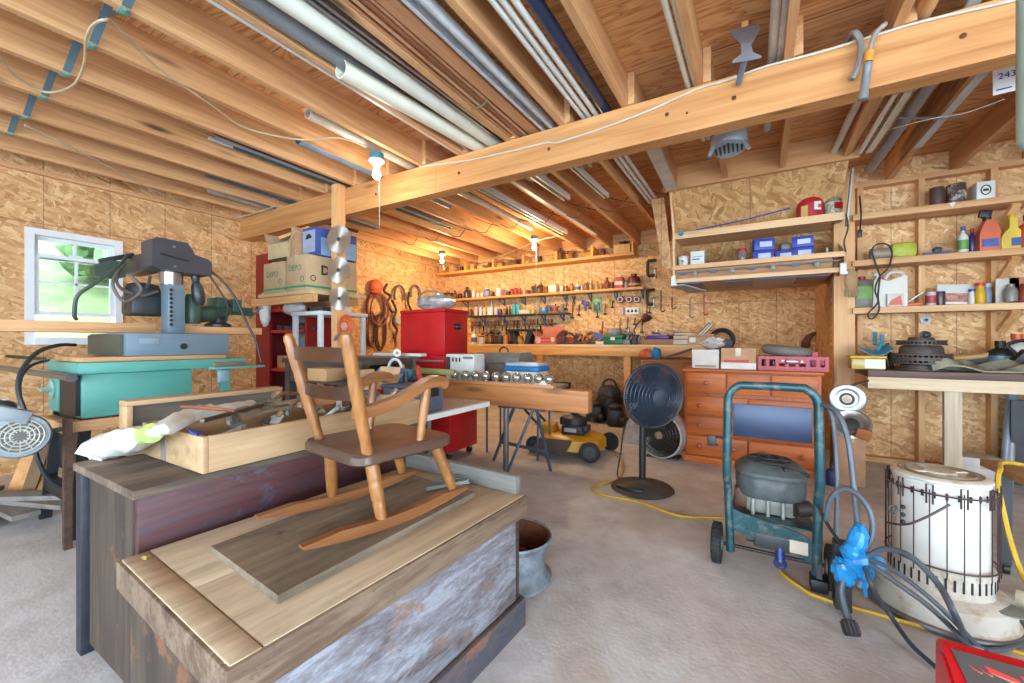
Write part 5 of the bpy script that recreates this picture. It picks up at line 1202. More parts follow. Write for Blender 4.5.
for k, (u, v, ln, c, lb) in enumerate(((661, 300, 20, IRON, 'dark hook tool hung right of the clamps'), (690, 308, 16, MGREY, 'thin grey rod hung on wall above the books'), (704, 304, 18, RED, 'red strap hung on wall above the leaning books'), (647, 308, 14, IRON, 'small iron hook hung under the second clamp'), (672, 302, 10, RUST, 'rusty hook hung left of the thin grey rod'))):
    p = at(u, v, Y=YH); l_ = W(ln, u, 6); hang('hanging_tool', lb, 'tool', MB().bar(p+V((0, 0, l_/2)), p-V((0, 0, l_/2)), .02, .012).torus(p-V((-.022, 0, l_/2)), (0, 1, 0), .024, .008, 12, 6, .6, 1.6), c)
for k, u in enumerate((620.5, 629.2, 637)):
    p = at(u, 299.5, Y=YH-.02); r = W(3.6, u, 6); t_ = thing('wire_spool', '%s of three red-faced spools hung under middle shelf' % ('left', 'middle', 'right')[k], 'spool', p-V((0, 0, r)))
    obj('face', MB().lathe([(r, -.03), (r, .02), (r*.7, .024)], p, 20, (0, -1, 0)), paint((150, 44, 40), .4), t_); obj('ring', MB().torus(p+V((0, -.024, 0)), (0, 1, 0), r*.66, r*.16, 20, 6), paint((220, 210, 200), .4), t_); obj('core', MB().lathe([(r*.42, .0245), (r*.42, .03), (0, .031)], p, 14, (0, -1, 0)), BLACK, t_)
p = at(632, 311, Y=YH); t_ = thing('license_plate', 'white plate with three dark marks screwed to the back wall', 'plate', p-V((0, 0, .06))); obj('plate', MB().cbox(p, (.19, .004, .10), None, .0015), WHITE, t_); [obj('plate_mark', MB().prism([p+V((x-.02, -.0025, -.018)), p+V((x+.02, -.0025, -.018)), p+V((x+.012, -.0025, .02)), p+V((x-.006, -.0025, .024))], (0, -.001, 0)), INK, t_) for x in (-.055, 0, .055)]
p = at(622, 311, Y=YH); hang('wall_thermometer', 'small grey device on the wall beside white plate', 'device', MB().cbox(p, (.05, .03, .12), None, .008), paint((206, 176, 170), .4))
p = at(597, 305, Y=YH); t_ = thing('green_packet', 'green packaged part hung on the back wall', 'packet', p-V((0, 0, .1))); obj('card', MB().cbox(p, (.13, .006, .22), None, .002), paint((110, 190, 130), .4), t_); obj('blister', MB().cbox(p+V((0, -.02, -.02)), (.09, .035, .13), None, .012), paint((90, 110, 100), .3), t_)
p = at(585, 303, Y=YH); t_ = thing('blue_cutter', 'blue hand tool hung on the wall beside green packet', 'tool', p-V((0, 0, .08))); obj('head', MB().cbox(p, (.12, .03, .07), (0, .3, 0), .012), paint((40, 80, 160), .4), t_); obj('grip', MB().bar(p, p+V((.01, 0, -.12)), .035, .025, bev=.006), paint((50, 90, 170), .4), t_)
for k, (u, v, lb) in enumerate(((574, 300, 'grey pliers hung left of the blue hand tool'), (567, 301, 'small tongs hung at left under the shelf bracket'), (609, 300, 'yellow-green strap hung right of green packet'))):
    p = at(u, v, Y=YH); hang('hanging_pliers', lb, 'tool', MB().bar(p+V((-.03, 0, .06)), p+V((.02, 0, -.07)), .02, .012).bar(p+V((.03, -.013, .06)), p+V((-.02, -.013, -.07)), .02, .012), (DGREY, MGREY, paint((190, 190, 80)))[k])
# saw frames leaning on wall
for k, (u, v, r, lb) in enumerate(((568, 332, 8, 'dark bow saw frame standing on the bench against the wall'), (592, 334, 8, 'second bow saw frame right of the first on the bench'))):
    p = at(u, v, Y=5.96); r_ = W(r, u, 6); p.z = 1.012+r_*.35
    t_ = thing('bow_saw', lb, 'saw', V((p.x, p.y, 1.012))); obj('frame', MB().torus(p, (0, 1, 0), r_, .016, 20, 8, .52, -1.63), DGREY, t_); obj('blade', MB().bar(p+V((-r_, 0, -.02)), p+V((r_, 0, -.02)), .004, .03), STEEL, t_)
# --- on the bench
ZB, = (1.0085,)
def on(u, Y=5.62): return S(u, Y, ZB)
bott('white cleaner bottle at left end of the bench by the chest', 474, 6, 13, WHITE, paint((206, 190, 160)), ZB, 5.7, paint((90, 100, 130))); jarr('white tub with black label beside the cleaner bottle', 481.5, 7, 8, paint((200, 190, 170)), DBR, ZB, 5.6)
gadget('drill_stand', 'brown drill stand on bench right of the tubs', 490, 9, 13, (DBR, AMB, IRON), ZB, 5.7); gadget('bench_grinder', 'dark bench grinder beside the drill stand', 500, 11, 11, (BLACK, DGREY, STEEL), ZB, 5.62)
rt = thing('black_stand', 'black stand with two splayed legs on the bench', 'stand', on(523, 5.6)); p = on(523, 5.6); w_ = W(15, 523, 5.6)
obj('top', MB().box(p.x-w_, p.x+w_, 5.5, 5.72, ZB+.20, ZB+.235, .004), BLACK, rt)
for sx in (-1, 1): obj('leg', MB().prism([V((p.x+sx*w_*a_, 5.52, ZB+z_)) for a_, z_ in ((.25, 0), (.55, 0), (.95, .2), (.5, .2))], (0, .16, 0)), paint((44, 52, 66), .5), rt)
obj('amber_part', MB().lathe([(.05, 0), (.06, .06), (.04, .13)], on(520, 5.62), 14), paint((206, 140, 50), .4), rt)
p = on(548, 5.6); t_ = carton('red_white_carton', 'red and white printed carton with open flaps on bench', p.x-.17, p.x+.17, 5.5, 5.75, ZB, ZB+.12, paint((200, 120, 96), .7), True); obj('print_band', MB().box(p.x-.15, p.x+.15, 5.498, 5.4995, ZB+.025, ZB+.10), paint((206, 70, 70), .6), t_); obj('print_oval', MB().sphere((p.x-.11, 5.4978, ZB+.06), .045, (1, .03, 1), 16, 8), paint((226, 190, 190), .6), t_); obj('print_oval', MB().sphere((p.x+.12, 5.4978, ZB+.07), .035, (.9, .03, 1.1), 16, 8), paint((226, 196, 186), .6), t_); obj('print_line', MB().box(p.x-.05, p.x+.07, 5.4965, 5.4978, ZB+.055, ZB+.068), paint((236, 150, 150), .6), t_)
gadget('yellow_tool', 'yellow-brown machine behind the red and white carton', 556, 12, 15, (AMB, paint((214, 160, 60)), IRON), ZB, 5.85)
for k in range(9):
    p = on(566+4.6*k, 5.56+.03*(k % 3)); z_ = ZB+.012; t_ = thing('bench_tool', 'reddish-brown hand tool in the heap on the bench middle', 'tool', p, 'heaped tools on the back bench')
    a_ = rnd.uniform(-1.2, 1.2); d = V((math.cos(a_)*.11, abs(math.sin(a_))*.06, .02+.025*(k % 3)))
    obj('shaft', MB().bar(p+V((0, 0, .014))-V((d.x, d.y, 0)), p+V((0, 0, .02))+d*.5, .022, .022, bev=.003), (IRON, RUST, DGREY)[k % 3], t_); obj('handle', MB().cyl(p+V((0, 0, .02))+d*.5, p+V((0, 0, .02))+d*1.3, .022, .018, 10), (paint((150, 60, 44)), paint((90, 60, 48)), paint((170, 110, 70)))[k % 3], t_)
p = on(594, 5.55); t_ = thing('hand_saw', 'hand saw with yellow-brown handle leaning on the bench', 'saw', p); obj('blade', MB().prism([p+V((-.02, 0, .10)), p+V((.30, .05, .03)), p+V((.30, .05, .06)), p+V((0, 0, .18))], (0, .004, 0)), paint((70, 74, 130), .4, .3), t_); obj('handle', MB().torus(p+V((-.06, 0, .13)), (0, 1, 0), .045, .02, 14, 8), AMB, t_)
p = on(597, 5.48); one('small_carton', 'small white carton at the front of the bench', 'carton', MB().cbox(p+V((.04, 0, .022)), (.11, .06, .043), (0, 0, .1), .003), paint((220, 206, 190)))
p = on(615, 5.6); t_ = thing('green_case', 'dark green plastic tool case on the bench', 'case', p); obj('case_body', MB().box(p.x-.14, p.x+.13, 5.5, 5.7, ZB, ZB+.085, .014), paint((36, 110, 74), .45), t_); obj('case_lid', MB().box(p.x-.145, p.x+.135, 5.495, 5.705, ZB+.086, ZB+.13, .014), paint((44, 124, 84), .45), t_); obj('latch', MB().box(p.x-.03, p.x+.03, 5.488, 5.4945, ZB+.06, ZB+.10, .003), WHITE, t_)
p = on(614, 5.86); t_ = thing('paint_mixer', 'grey cylindrical machine behind the green case', 'machine', p); obj('drum', MB().lathe([(.10, 0), (.11, .02), (.11, .2), (.10, .23)], p, 20), paint((170, 150, 140), .4), t_); obj('collar', MB().lathe([(.112, .12), (.118, .13), (.118, .16), (.112, .17)], p, 20), MGREY, t_); obj('side_block', MB().box(p.x-.14, p.x-.08, 5.82, 5.9, ZB, ZB+.12, .01), paint((196, 150, 120)), t_)
p = on(601, 5.9); t_ = thing('hole_punch', 'tall thin lever standing on the bench by the grey machine', 'lever', p); obj('lever', MB().bar(p, p+V((.03, 0, .34)), .025, .02), AMB, t_); obj('foot', MB().cbox(p+V((0, 0, .012)), (.08, .08, .022)), IRON, t_)
for k in range(6):
    p = on(627+4*k, 5.56+.05*(k % 2)); one('machine_part', 'grey metal machine part in the heap right of green case', 'part', MB().cbox(p+V((0, 0, .034)), (.10, .10, .066), (0, 0, .3*k), .012).cyl(p+V((0, 0, .066)), p+V((.02, 0, .11)), .024, .014), (MGREY, paint((120, 100, 90), .5), DGREY)[k % 3], 'machine parts heaped on the bench')
p = on(641, 5.85); t_ = thing('task_lamp', 'dark swing-arm lamp on the bench against the wall', 'lamp', p); obj('base', MB().lathe([(.06, 0), (.06, .02), (.02, .03)], p, 16), IRON, t_); obj('arm', MB().tube([p+V((0, 0, .03)), p+V((-.10, 0, .2)), p+V((.0, 0, .34)), p+V((.06, -.02, .40))], .011, 8, 2), IRON, t_); obj('shade', MB().lathe([(.02, 0), (.05, .04), (.075, .09)], p+V((.05, -.02, .42)), 16, (.5, -.3, -1)), RUST, t_)
one('tall_hook_lamp', 'brown round lampshade standing behind the machine parts', 'shade', MB().lathe([(.11, 0), (.10, .05), (.05, .12), (.02, .13)], on(650, 5.9), 18), paint((196, 120, 60), .4))
p = on(659, 5.62); t_ = thing('blue_tray', 'blue tray sitting on a brown box on the bench', 'tray', p+V((0, 0, .07))); obj('tray_body', MB().box(p.x-.14, p.x+.14, 5.52, 5.72, ZB+.0715, ZB+.115, .006), paint((60, 50, 150), .4), t_); obj('tray_load', MB().box(p.x-.12, p.x+.12, 5.54, 5.70, ZB+.1155, ZB+.135, .006), paint((150, 130, 170), .5), t_)
one('brown_case', 'flat brown box under the blue tray', 'box', MB().box(p.x-.19, p.x+.19, 5.50, 5.74, ZB, ZB+.07, .004), paint((170, 110, 76), .6))
# books and wooden box at right end
PAGE = paint((226, 214, 186), .7)
def book(label, c, size, rot, col):
    t_ = thing('book', label, 'book', c, None); w_, d_, h_ = size
    obj('cover', MB().cbox((c[0], c[1], c[2]+h_-.003), (w_, d_, .005)).cbox((c[0], c[1], c[2]+.0028), (w_, d_, .005)).cbox((c[0]-w_/2+.003, c[1], c[2]+h_/2), (.006, d_, h_-.012)), col, t_)
    obj('pages', MB().cbox((c[0]+.003, c[1], c[2]+h_/2), (w_-.012, d_-.01, h_-.011)), PAGE, t_); t_.rotation_euler = rot; return t_
def rotbook(label, c, size, rot, col):
    t_ = book(label, (0, 0, 0), size, (0, 0, 0), col); put(t_, c, rot); return t_
p = on(683, 5.62)
rotbook('lowest thick book in the stack on the bench', p, (.24, .18, .07), (0, 0, .05), paint((120, 90, 70), .6)); rotbook('second book in the stack on the bench', p+V((.01, 0, .0705)), (.23, .17, .05), (0, 0, -.06), paint((150, 70, 60), .6)); rotbook('topmost flat book in the stack on the bench', p+V((0, .01, .121)), (.22, .16, .035), (0, 0, .1), paint((90, 80, 110), .6))
rotbook('left book leaning on the bench stack', p+V((.16, .03, .10)), (.03, .17, .22), (0, .75, 0), paint((110, 80, 60), .6)); rotbook('right book leaning on the bench stack', p+V((.205, .03, .10)), (.03, .17, .21), (0, .72, 0), paint((190, 180, 160), .6))
p = on(701, 5.60); t_ = carton('wooden_case', 'pale wooden box at right end of the back bench', p.x-.14, p.x+.12, 5.5, 5.7, ZB, ZB+.11, paint((206, 170, 120), .7), False, False); obj('lid_board', MB().box(p.x-.16, p.x+.16, 5.48, 5.72, ZB+.1145, ZB+.13), PINEX, t_); obj('label_card', MB().box(p.x-.12, p.x-.05, 5.4975, 5.4992, ZB+.03, ZB+.09), WHITE, t_)
p = V((xa(722, 5.7), 5.70, .97)); t_ = thing('grinder_guard', 'black round-guarded saw at the bench end above the boxes', 'saw', p); obj('guard', MB().torus(p+V((0, 0, .10)), (0, 1, 0), .12, .028, 20, 8, .62, -1.2), BLACK, t_); obj('motor', MB().cyl(p+V((.06, -.06, .06)), p+V((.06, .08, .06)), .06), DGREY, t_); obj('support_block', MB().box(p.x-.14, p.x+.12, 5.6, 5.8, .0, .99), OLDW, t_)
# coiled hose and rods hung in the alcove
b = MB()
for k in range(4): b.torus(at(819, 346, Y=5.98)+V((.012*k, -.012*k, .01*k)), (0, 1, 0), .16-.008*k, .016, 24, 6, .6, -1.88)
one('coiled_hose', 'dark reddish hose coil hung low in the alcove', 'hose', b, paint((110, 60, 54), .5))
one('alcove_rod', 'thin dark rod hung above the coiled hose in alcove', 'rod', MB().bar(at(819, 318, Y=6.03), at(819, 336, Y=6.03), .012, .012), IRON)

# --- under the bench: cardboard box, heap of vacuum parts, hoses
p0_, p1_ = at(641, 400, Y=5.0), at(694, 400, Y=5.0)
bx_ = thing('cardboard_box', 'brown cardboard box on the floor at right end of the bench', 'box', ((p0_.x+p1_.x)/2, 5.15, 0)); obj('box_body', MB().box(p0_.x, p1_.x, 5.0, 5.38, 0, .83, .004), paint((186, 124, 74), .8), bx_); obj('flap', MB().box(p0_.x, p1_.x, 4.9, 5.0, .826, .83), CARD, bx_)
one('foam_ball', 'orange ball lying on the tall cardboard box', 'ball', MB().sphere(at(647, 355, Y=5.15)+V((0, 0, 0)), .08, (1.2, 1, .8), 14, 9, .1), paint((206, 96, 50), .6)).location.z = .832
one('blue_rag', 'small bright blue bunched rag beside the orange ball', 'rag', MB().sphere(at(656, 354, Y=5.12), .06, (1, 1, 1.1), 12, 8, .3), paint((50, 140, 200), .6)).location.z = .832
one('wood_stick', 'brown stick slanting across the tall cardboard box', 'stick', MB().bar((p1_.x-.35, 5.1, .85), (p1_.x-.05, 5.2, .96), .03, .025), DBR)
v0 = at(606, 400, Y=5.3)
sv = thing('shop_vacuum', 'black shop vacuum lying under the back workbench', 'vacuum', (v0.x, 5.35, 0))
obj('tank', MB().lathe([(.15, 0), (.17, .03), (.17, .26), (.15, .30)], (v0.x, 5.45, .02), 20), BLACK, sv); obj('motor_head', MB().lathe([(.155, .301), (.16, .34), (.12, .42), (.06, .44)], (v0.x, 5.45, .02), 20), DGREY, sv); obj('handle', MB().torus((v0.x, 5.45, .45), (0, 1, 0), .09, .014, 16, 8, .5, -1.57), BLACK, sv)
for k, (u, lb) in enumerate(((594, 'left black chainsaw-like engine under the bench'), (618, 'right black engine with cables under the bench'))):
    c = at(u, 410, z=0) if False else V((xa(u, 5.2), 5.2-.12*k, 0)); t_ = thing('small_engine', lb, 'engine', c)
    obj('block', MB().cbox(c+V((0, 0, .11)), (.20, .2, .21), (0, 0, .3), .03), BLACK, t_); obj('cover', MB().lathe([(.08, 0), (.09, .03), (.05, .06)], c+V((0, 0, .215)), 16), DGREY, t_); obj('muffler', MB().cyl(c+V((.09, -.06, .07)), c+V((.14, -.06, .07)), .05), IRON, t_)
for k, (pts, lb) in enumerate(((((588, 404), (596, 408), (606, 402), (616, 410), (624, 405)), 'thin black hose snaking in front of the shop vacuum'), (((592, 420), (602, 416), (612, 409), (622, 414), (626, 420)), 'grey ribbed hose on the floor in front of the bench'))):
    one('vacuum_hose', lb, 'hose', MB().tube([at(u, v, z=.05+.0*k) for u, v in pts], .035 if k else .022, 9), paint((70, 66, 62), .5))
for k, (u, h_, lb) in enumerate(((472, .5, 'left dark bucket under the left end of the bench'), (560, .42, 'dark box-like machine under the bench middle'))):
    c = V((xa(u, 5.75), 5.75, 0)); prof_thing('storage_bucket', lb, 'bucket', c, [(.13, 0), (.16, h_)], DBR, [('rim', [(.165, h_-.02), (.17, h_), (.15, h_)], IRON)])
# ================================================================= more things crowding the back bench and shelves
def clutter(spec):
    for kind, u, w, h, c1, c2, Y, z, lb in spec:
        a, b_ = paint(c1, .45, 0, .12, 14), paint(c2, .4, .15, .12, 14)
        if kind == 'jar': jarr(lb, u, w, h, a, b_, z, Y)
        elif kind == 'bot': bott(lb, u, w, h, a, b_, z, Y)
        elif kind == 'can': tins(lb, u, w, h, a, z, Y, b_)
        elif kind == 'gad': gadget('shop_tool', lb, u, w, h, (a, b_, STEEL), z, Y)
        elif kind == 'box':
            p = S(u, Y, z); w_, h_ = W(w, u, Y)/2, W(h, u, Y); t_ = thing('small_box', lb, 'box', p); obj('box_body', MB().box(p.x-w_, p.x+w_, Y-.06, Y+.06, z, z+h_, .004), a, t_); obj('lid', MB().box(p.x-w_-.004, p.x+w_+.004, Y-.064, Y+.064, z+h_+.0005, z+h_+.014, .003), b_, t_)
Bk, Rd, Br, Gy, Am, Wh, Bl, Gn = (44, 40, 40), (170, 50, 44), (110, 72, 48), (120, 120, 118), (200, 140, 60), (220, 212, 196), (70, 100, 160), (60, 110, 80)
clutter([
 ('gad', 486, 9, 15, Br, Am, 5.86, ZB, 'brown spindle tool behind the tubs on the bench'), ('gad', 496, 10, 17, Bk, Br, 5.9, ZB, 'tall dark press standing behind the drill stand'), ('can', 505.5, 4.5, 9, Am, Gy, 5.5, ZB, 'amber tin at bench front left of the black stand'),
 ('gad', 510, 9, 14, Bk, Rd, 5.85, ZB, 'dark red-handled tool behind the black stand'), ('gad', 531, 9, 13, Gy, Bk, 5.86, ZB, 'grey clamp-like tool behind the black stand right side'), ('jar', 539, 5, 9, Am, Br, 5.8, ZB, 'amber jar left of the red and white carton'),
 ('gad', 545, 9, 17, Br, Bk, 5.9, ZB, 'tall brown tool behind the red and white carton'), ('gad', 563, 9, 15, Bk, Gy, 5.85, ZB, 'black tool with grey head behind the red heap'), ('box', 571, 9, 6, Rd, Br, 5.75, ZB, 'red-brown box behind the heap of hand tools'),
 ('gad', 579, 8, 13, Br, Bk, 5.9, ZB, 'brown spindle tool between the two bow saws'), ('bot', 600, 4, 14, Am, Br, 5.78, ZB, 'tall amber bottle left of the green case'), ('gad', 628, 10, 16, Gy, Br, 5.86, ZB, 'grey machine head behind the machine parts'), ('gad', 636, 9, 12, Bk, Br, 5.8, ZB, 'black tool left of the swing-arm lamp'),
 ('box', 668, 9, 9, Br, Am, 5.86, ZB, 'brown wooden box left of the books'), ('gad', 656, 8, 15, Br, Gy, 5.9, ZB, 'brown upright tool behind the blue tray'), ('can', 676, 5, 12, Gy, Bk, 5.9, ZB, 'grey tin behind the book stack'),
 # lower shelf extras
 ('jar', 470, 5, 8, Br, Am, 5.95, z3, 'brown jar at left end of the dark lower shelf'), ('can', 476, 4, 9, Wh, Rd, 5.95, z3, 'white tin with red lid left of the white bottles'), ('jar', 504, 3, 6, Am, Gy, 5.9, z3, 'small amber jar right of the blue jar'), ('gad', 549, 7, 10, Rd, Gy, 6.0, z3, 'red tool behind the bright blue box'), ('can', 562.5, 3.6, 8, Gy, Bk, 5.95, z3, 'grey tin at right end of the dark lower shelf'),
 # middle shelf extras
 ('bot', 455, 4, 9, Br, Bk, 5.95, z2, 'brown bottle between pump and squat jar'), ('jar', 506, 3, 6, Wh, Gy, 5.97, z2, 'small white jar behind the flat dark tin'), ('jar', 571.5, 3.6, 8.5, Am, Br, 5.97, z2, 'amber jar left of the white yellow-capped bottle'), ('can', 581.8, 3, 6, Wh, Am, 5.97, z2, 'small white tin left of the taller brown jar'), ('bot', 601, 3, 9, Am, Wh, 5.97, z2, 'thin amber bottle left of the figure bottle'), ('can', 612, 3.4, 7, Br, Gy, 5.97, z2, 'brown tin left of the red and white carton bottle'), ('jar', 626, 3, 8, Wh, Rd, 5.97, z2, 'white jar between carton bottle and red jug'),
 # top shelf extras
 ('can', 490, 5, 6, Br, Gy, 5.93, z1_, 'brown tin on the topmost shelf'), ('box', 500, 8, 5, Am, Br, 5.93, z1_, 'amber box on the topmost shelf left part'), ('box', 515, 7, 6, Br, Am, 5.93, z1_, 'brown box on the topmost shelf middle'), ('can', 540, 4, 7, Bk, Gy, 5.93, z1_, 'black tin on the topmost shelf'), ('box', 590, 10, 6, Am, Br, 5.93, z1_, 'long amber box right of the lamps on topmost shelf'), ('can', 603, 5, 7, Br, Bk, 5.93, z1_, 'brown tin left of the dark-parts carton'),
])
# a slim rack of hand tools on the wall under the lower shelf
rk = thing('tool_rack', 'long wooden tool rack on the wall under the dark lower shelf', 'rack', (xa(510, 6), 6.0, 1.32)); obj('rail', MB().box(xa(470, 6.0), xa(556, 6.0), BW-.05, BW-.003, 1.325, 1.345), DKW, rk)
for k in range(22):
    u = 472 + 3.8*k; X = xa(u, 6.0); L = .12+.05*((k*7) % 4)/3; p = V((X, BW-.035, 1.35)); t_ = thing('racked_tool', 'hand tool hanging in the long wooden rack', 'tool', p-V((0, 0, L)), 'tools hanging in the wooden rack')
    obj('handle', MB().cyl(p+V((0, -.02, -.02)), p+V((0, -.02, .06)), .017, .014, 10), paint(((170, 110, 60), (150, 60, 44), (60, 56, 54), (200, 150, 80), (70, 100, 140))[k % 5]), t_); obj('shaft', MB().bar(p+V((0, -.02, -.02)), p+V((0, -.02, -L)), .018 if k % 3 else .034, .008), (IRON, MGREY, DGREY)[k % 3], t_)
for k in range(12):
    u = 566 + 6.4*k if k < 3 else 590+7.5*(k-3); X = xa(u, 6.0); L = .10+.06*((k*5) % 3); z_ = 1.66-.02*(k % 3)
    if 615 < u < 645: z_ = 1.40
    p = V((X, BW-.03, z_)); t_ = thing('hung_tool', 'small hand tool hung on a nail between shelf and bench', 'tool', p-V((0, 0, L)), 'tools on nails above the bench'); obj('handle', MB().bar(p, p-V((.01, 0, L*.5)), .026, .018, bev=.004), paint((Br, Rd, Bk, Am)[k % 4]), t_); obj('head', MB().bar(p-V((.01, 0, L*.5)), p-V((.012, 0, L)), .014, .01).cbox(p-V((.012, 0, L)), (.05, .014, .024)), IRON, t_)
# ================================================================= folding table with cooler, toolbox and machine
FT = V((-1.68, 3.36, 0)); ft = thing('folding_table', 'low folding table with blue-grey legs behind the timber', 'table', FT)
obj('tabletop', MB().box(-2.285, -1.50, 2.99, 3.56, .63, .66, .006), paint((180, 176, 168), .5), ft)
LEGM = paint((84, 100, 124), .4, .3)
for x in (-2.2, -1.66):
    for y in (3.24, 3.48): obj('leg', MB().tube([(x, y, .63), (x, y, 0)], .010, 8, 1), LEGM, ft)
t_ = thing('cooler', 'white picnic cooler with blue lid band behind the glass bulbs', 'cooler', (-1.70, 3.12, .661)); 
obj('body', MB().box(-1.86, -1.545, 3.02, 3.22, .6615, .80, .015), paint((232, 232, 230), .4), t_); obj('blue_band', MB().box(-1.87, -1.535, 3.01, 3.23, .801, .838, .01), paint((40, 130, 200), .4), t_); obj('lid', MB().box(-1.86, -1.545, 3.02, 3.22, .839, .868, .012), paint((170, 206, 232), .4), t_)
t_ = thing('grey_toolbox', 'large grey metal toolbox with latches behind the bulbs', 'toolbox', (-2.11, 3.4, .661)); GT = paint((146, 148, 142), .5, .2)
obj('body', MB().box(-2.35, -1.87, 3.27, 3.53, .6615, .84, .008), GT, t_); obj('lid', MB().prism([V((-2.36, y, z)) for y, z in ((3.26, .842), (3.26, .90), (3.31, .945), (3.49, .945), (3.54, .90), (3.54, .842))], (.50, 0, 0)), GT, t_)
for x in (-2.22, -2.0): obj('latch', MB().box(x-.02, x+.02, 3.25, 3.259, .80, .87, .003), STEEL, t_)
obj('handle', MB().torus((-2.11, 3.40, .945), (0, 1, 0), .05, .008, 14, 6, .5, -1.57), BLACK, t_)
t_ = thing('power_supply', 'white electrical unit with switches behind the timber', 'unit', (-2.14, 2.82, .709)); PSX = (-2.285, -1.99, 2.74, 2.90)
obj('housing', MB().box(*PSX, .7095, .945, .008), paint((226, 226, 220), .4), t_); obj('side_grille', MB().box(-2.28, -2.235, 2.7385, 2.7395, .78, .92), DGREY, t_)
for k in range(3): obj('switch', MB().box(-2.21+.035*k, -2.197+.035*k, 2.732, 2.7395, .88, .915, .002), INK, t_)
obj('dial_panel', MB().box(-2.10, -2.0, 2.737, 2.7395, .905, .925), MGREY, t_)
t_.location.z += 0
one('white_flex', 'white and reddish flex looping over the glass bulbs', 'cable', MB().tube([at(440, 372, Y=2.84), at(455, 368, Y=2.86), at(466, 362, Y=2.9), (at(473, 363, Y=2.92)), at(478, 371, Y=2.94)], .009, 7), paint((226, 214, 206), .4))
one('carton_reddish', 'small white carton at right end of the glass bulb row', 'carton', MB().box(-1.40, -1.30, 2.685, 2.755, .709, .765, .003), paint((226, 220, 206), .5))

# ================================================================= timber on a stand and trestle, with row of glass bulbs
TW = wood('timber', (192, 128, 76), (150, 90, 46), 'X', .8, .55, .6)
TY = 2.72; tx1 = at(588, 395, Y=2.675).x
tm = one('timber_beam', 'heavy pine timber lying on a stand and trestle', 'timber', MB().bar((-2.45, TY, .632), (tx1, TY, .632), .09, .152, bev=.004), TW)
pl_ = one('thin_board', 'thin pine board lying on the timber under the glass bulbs', 'board', MB().bar((-2.20, TY-.02, .7225), (at(553, 385, Y=2.67).x, TY-.02, .7225), .055, .026, bev=.002), wood('thin_board', (204, 146, 96), (172, 112, 66), 'X', 1.2, .5, .3))
for k, u in enumerate((456, 467, 477.5, 487, 497.5, 507.5, 518, 529, 540, 550.5)):
    x = at(u, 378, Y=TY).x; p = V((x, TY-.02, .736))
    t_ = thing('glass_bulb', '%s in the row of round glass bulbs on the thin board' % ('leftmost', 'second from left', 'third from left', 'fourth from left', 'fifth from left', 'fifth from right', 'fourth from right', 'third from right', 'second from right', 'rightmost')[k], 'bulb', p, 'glass bulbs on the board')
    obj('globe', MB().sphere(p+V((0, 0, .042)), .038, (1, 1, 1), 18, 12), paint((206, 206, 190), .08, .75, .05), t_); obj('screw_base', MB().lathe([(.017, 0), (.018, .01), (.016, .012)], p, 12), ALU, t_)
# grey pipe stand
p = at(506, 400, Y=TY); ps_ = thing('pipe_stand', 'grey steel pipe stand propping the timber', 'stand', (p.x, TY, 0))
obj('post', MB().cyl((p.x, TY, .012), (p.x, TY, .54), .022, None, 18), paint((130, 130, 132), .35, .4), ps_); obj('base_plate', MB().lathe([(.06, 0), (.06, .011)], (p.x, TY, 0), 20), DGREY, ps_); obj('top_plate', MB().box(p.x-.05, p.x+.05, 2.68, 2.76, .541, .5555), DGREY, ps_)
tr = thing('metal_trestle', 'blue-grey folding metal trestle under the right end of timber', 'trestle', (at(543, 471, z=0).x, TY, 0)); xt = -1.46
obj('leg', MB().tube([(-1.40, TY, .54), (-1.434, 3.03, .0)], .013, 8, 1), LEGM, tr)
obj('leg', MB().tube([(-1.60, TY, .54), (-2.0, 3.05, .0)], .013, 8, 1), LEGM, tr)
obj('leg', MB().tube([(-1.43, TY-.01, .54), (-1.62, 2.60, .0)], .011, 8, 1), LEGM, tr)
obj('cross_bar', MB().bar((-1.66, TY, .548), (-1.34, TY, .548), .04, .014), LEGM, tr)
obj('brace', MB().bar((-1.425, 2.93, .18), (-1.86, 2.95, .20), .03, .02), LEGM, tr)

# ================================================================= yellow mower
MY = paint((226, 164, 34), .35, 0, .06); mo = thing('lawn_mower', 'yellow push mower with black engine beyond the timber', 'mower', (0, 0, 0))
mc = V((0, 0, 0))
b = MB(); pts = [(-.30, -.18), (-.22, -.27), (.16, -.25), (.30, -.12), (.32, .12), (.2, .26), (-.2, .27), (-.32, .12)]
top = [b.bm.verts.new(mc+V((x*.86, y*.86, .205))) for x, y in pts]; mid = [b.bm.verts.new(mc+V((x, y, .175))) for x, y in pts]; bot = [b.bm.verts.new(mc+V((x*1.02, y*1.02, .07))) for x, y in pts]
b._f(top); b.bridge(mid, top, False); b.bridge(bot, mid, False); obj('deck', b, MY, mo)
obj('rear_housing', MB().prism([mc+V((-.34, y, z)) for y, z in ((-.10, .18), (.12, .18), (.08, .29), (-.04, .27))], (.14, 0, 0)), MY, mo)
for x, y, r, lb in ((-.36, -.20, .085, 0), (.27, -.29, .098, 1), (.33, .24, .098, 1), (-.34, .25, .085, 0)):
    c = mc+V((x, y, r)); d = V((.25, -1, 0)).normalized() if y < 0 else V((.25, 1, 0)).normalized()
    w_ = obj('wheel', MB().lathe([(r*.6, -.024), (r*.95, -.024), (r, -.014), (r, .014), (r*.95, .024), (r*.6, .024)], c, 24, d), RUBBER, mo); obj('wheel_hub', MB().lathe([(r*.62, -.012), (r*.62, .026), (r*.2, .028), (r*.18, .036)], c, 20, d), DGREY, w_)
obj('engine_block', MB().cbox(mc+V((.02, 0, .25)), (.24, .22, .10), (0, 0, .1), .02), BLACK, mo); 
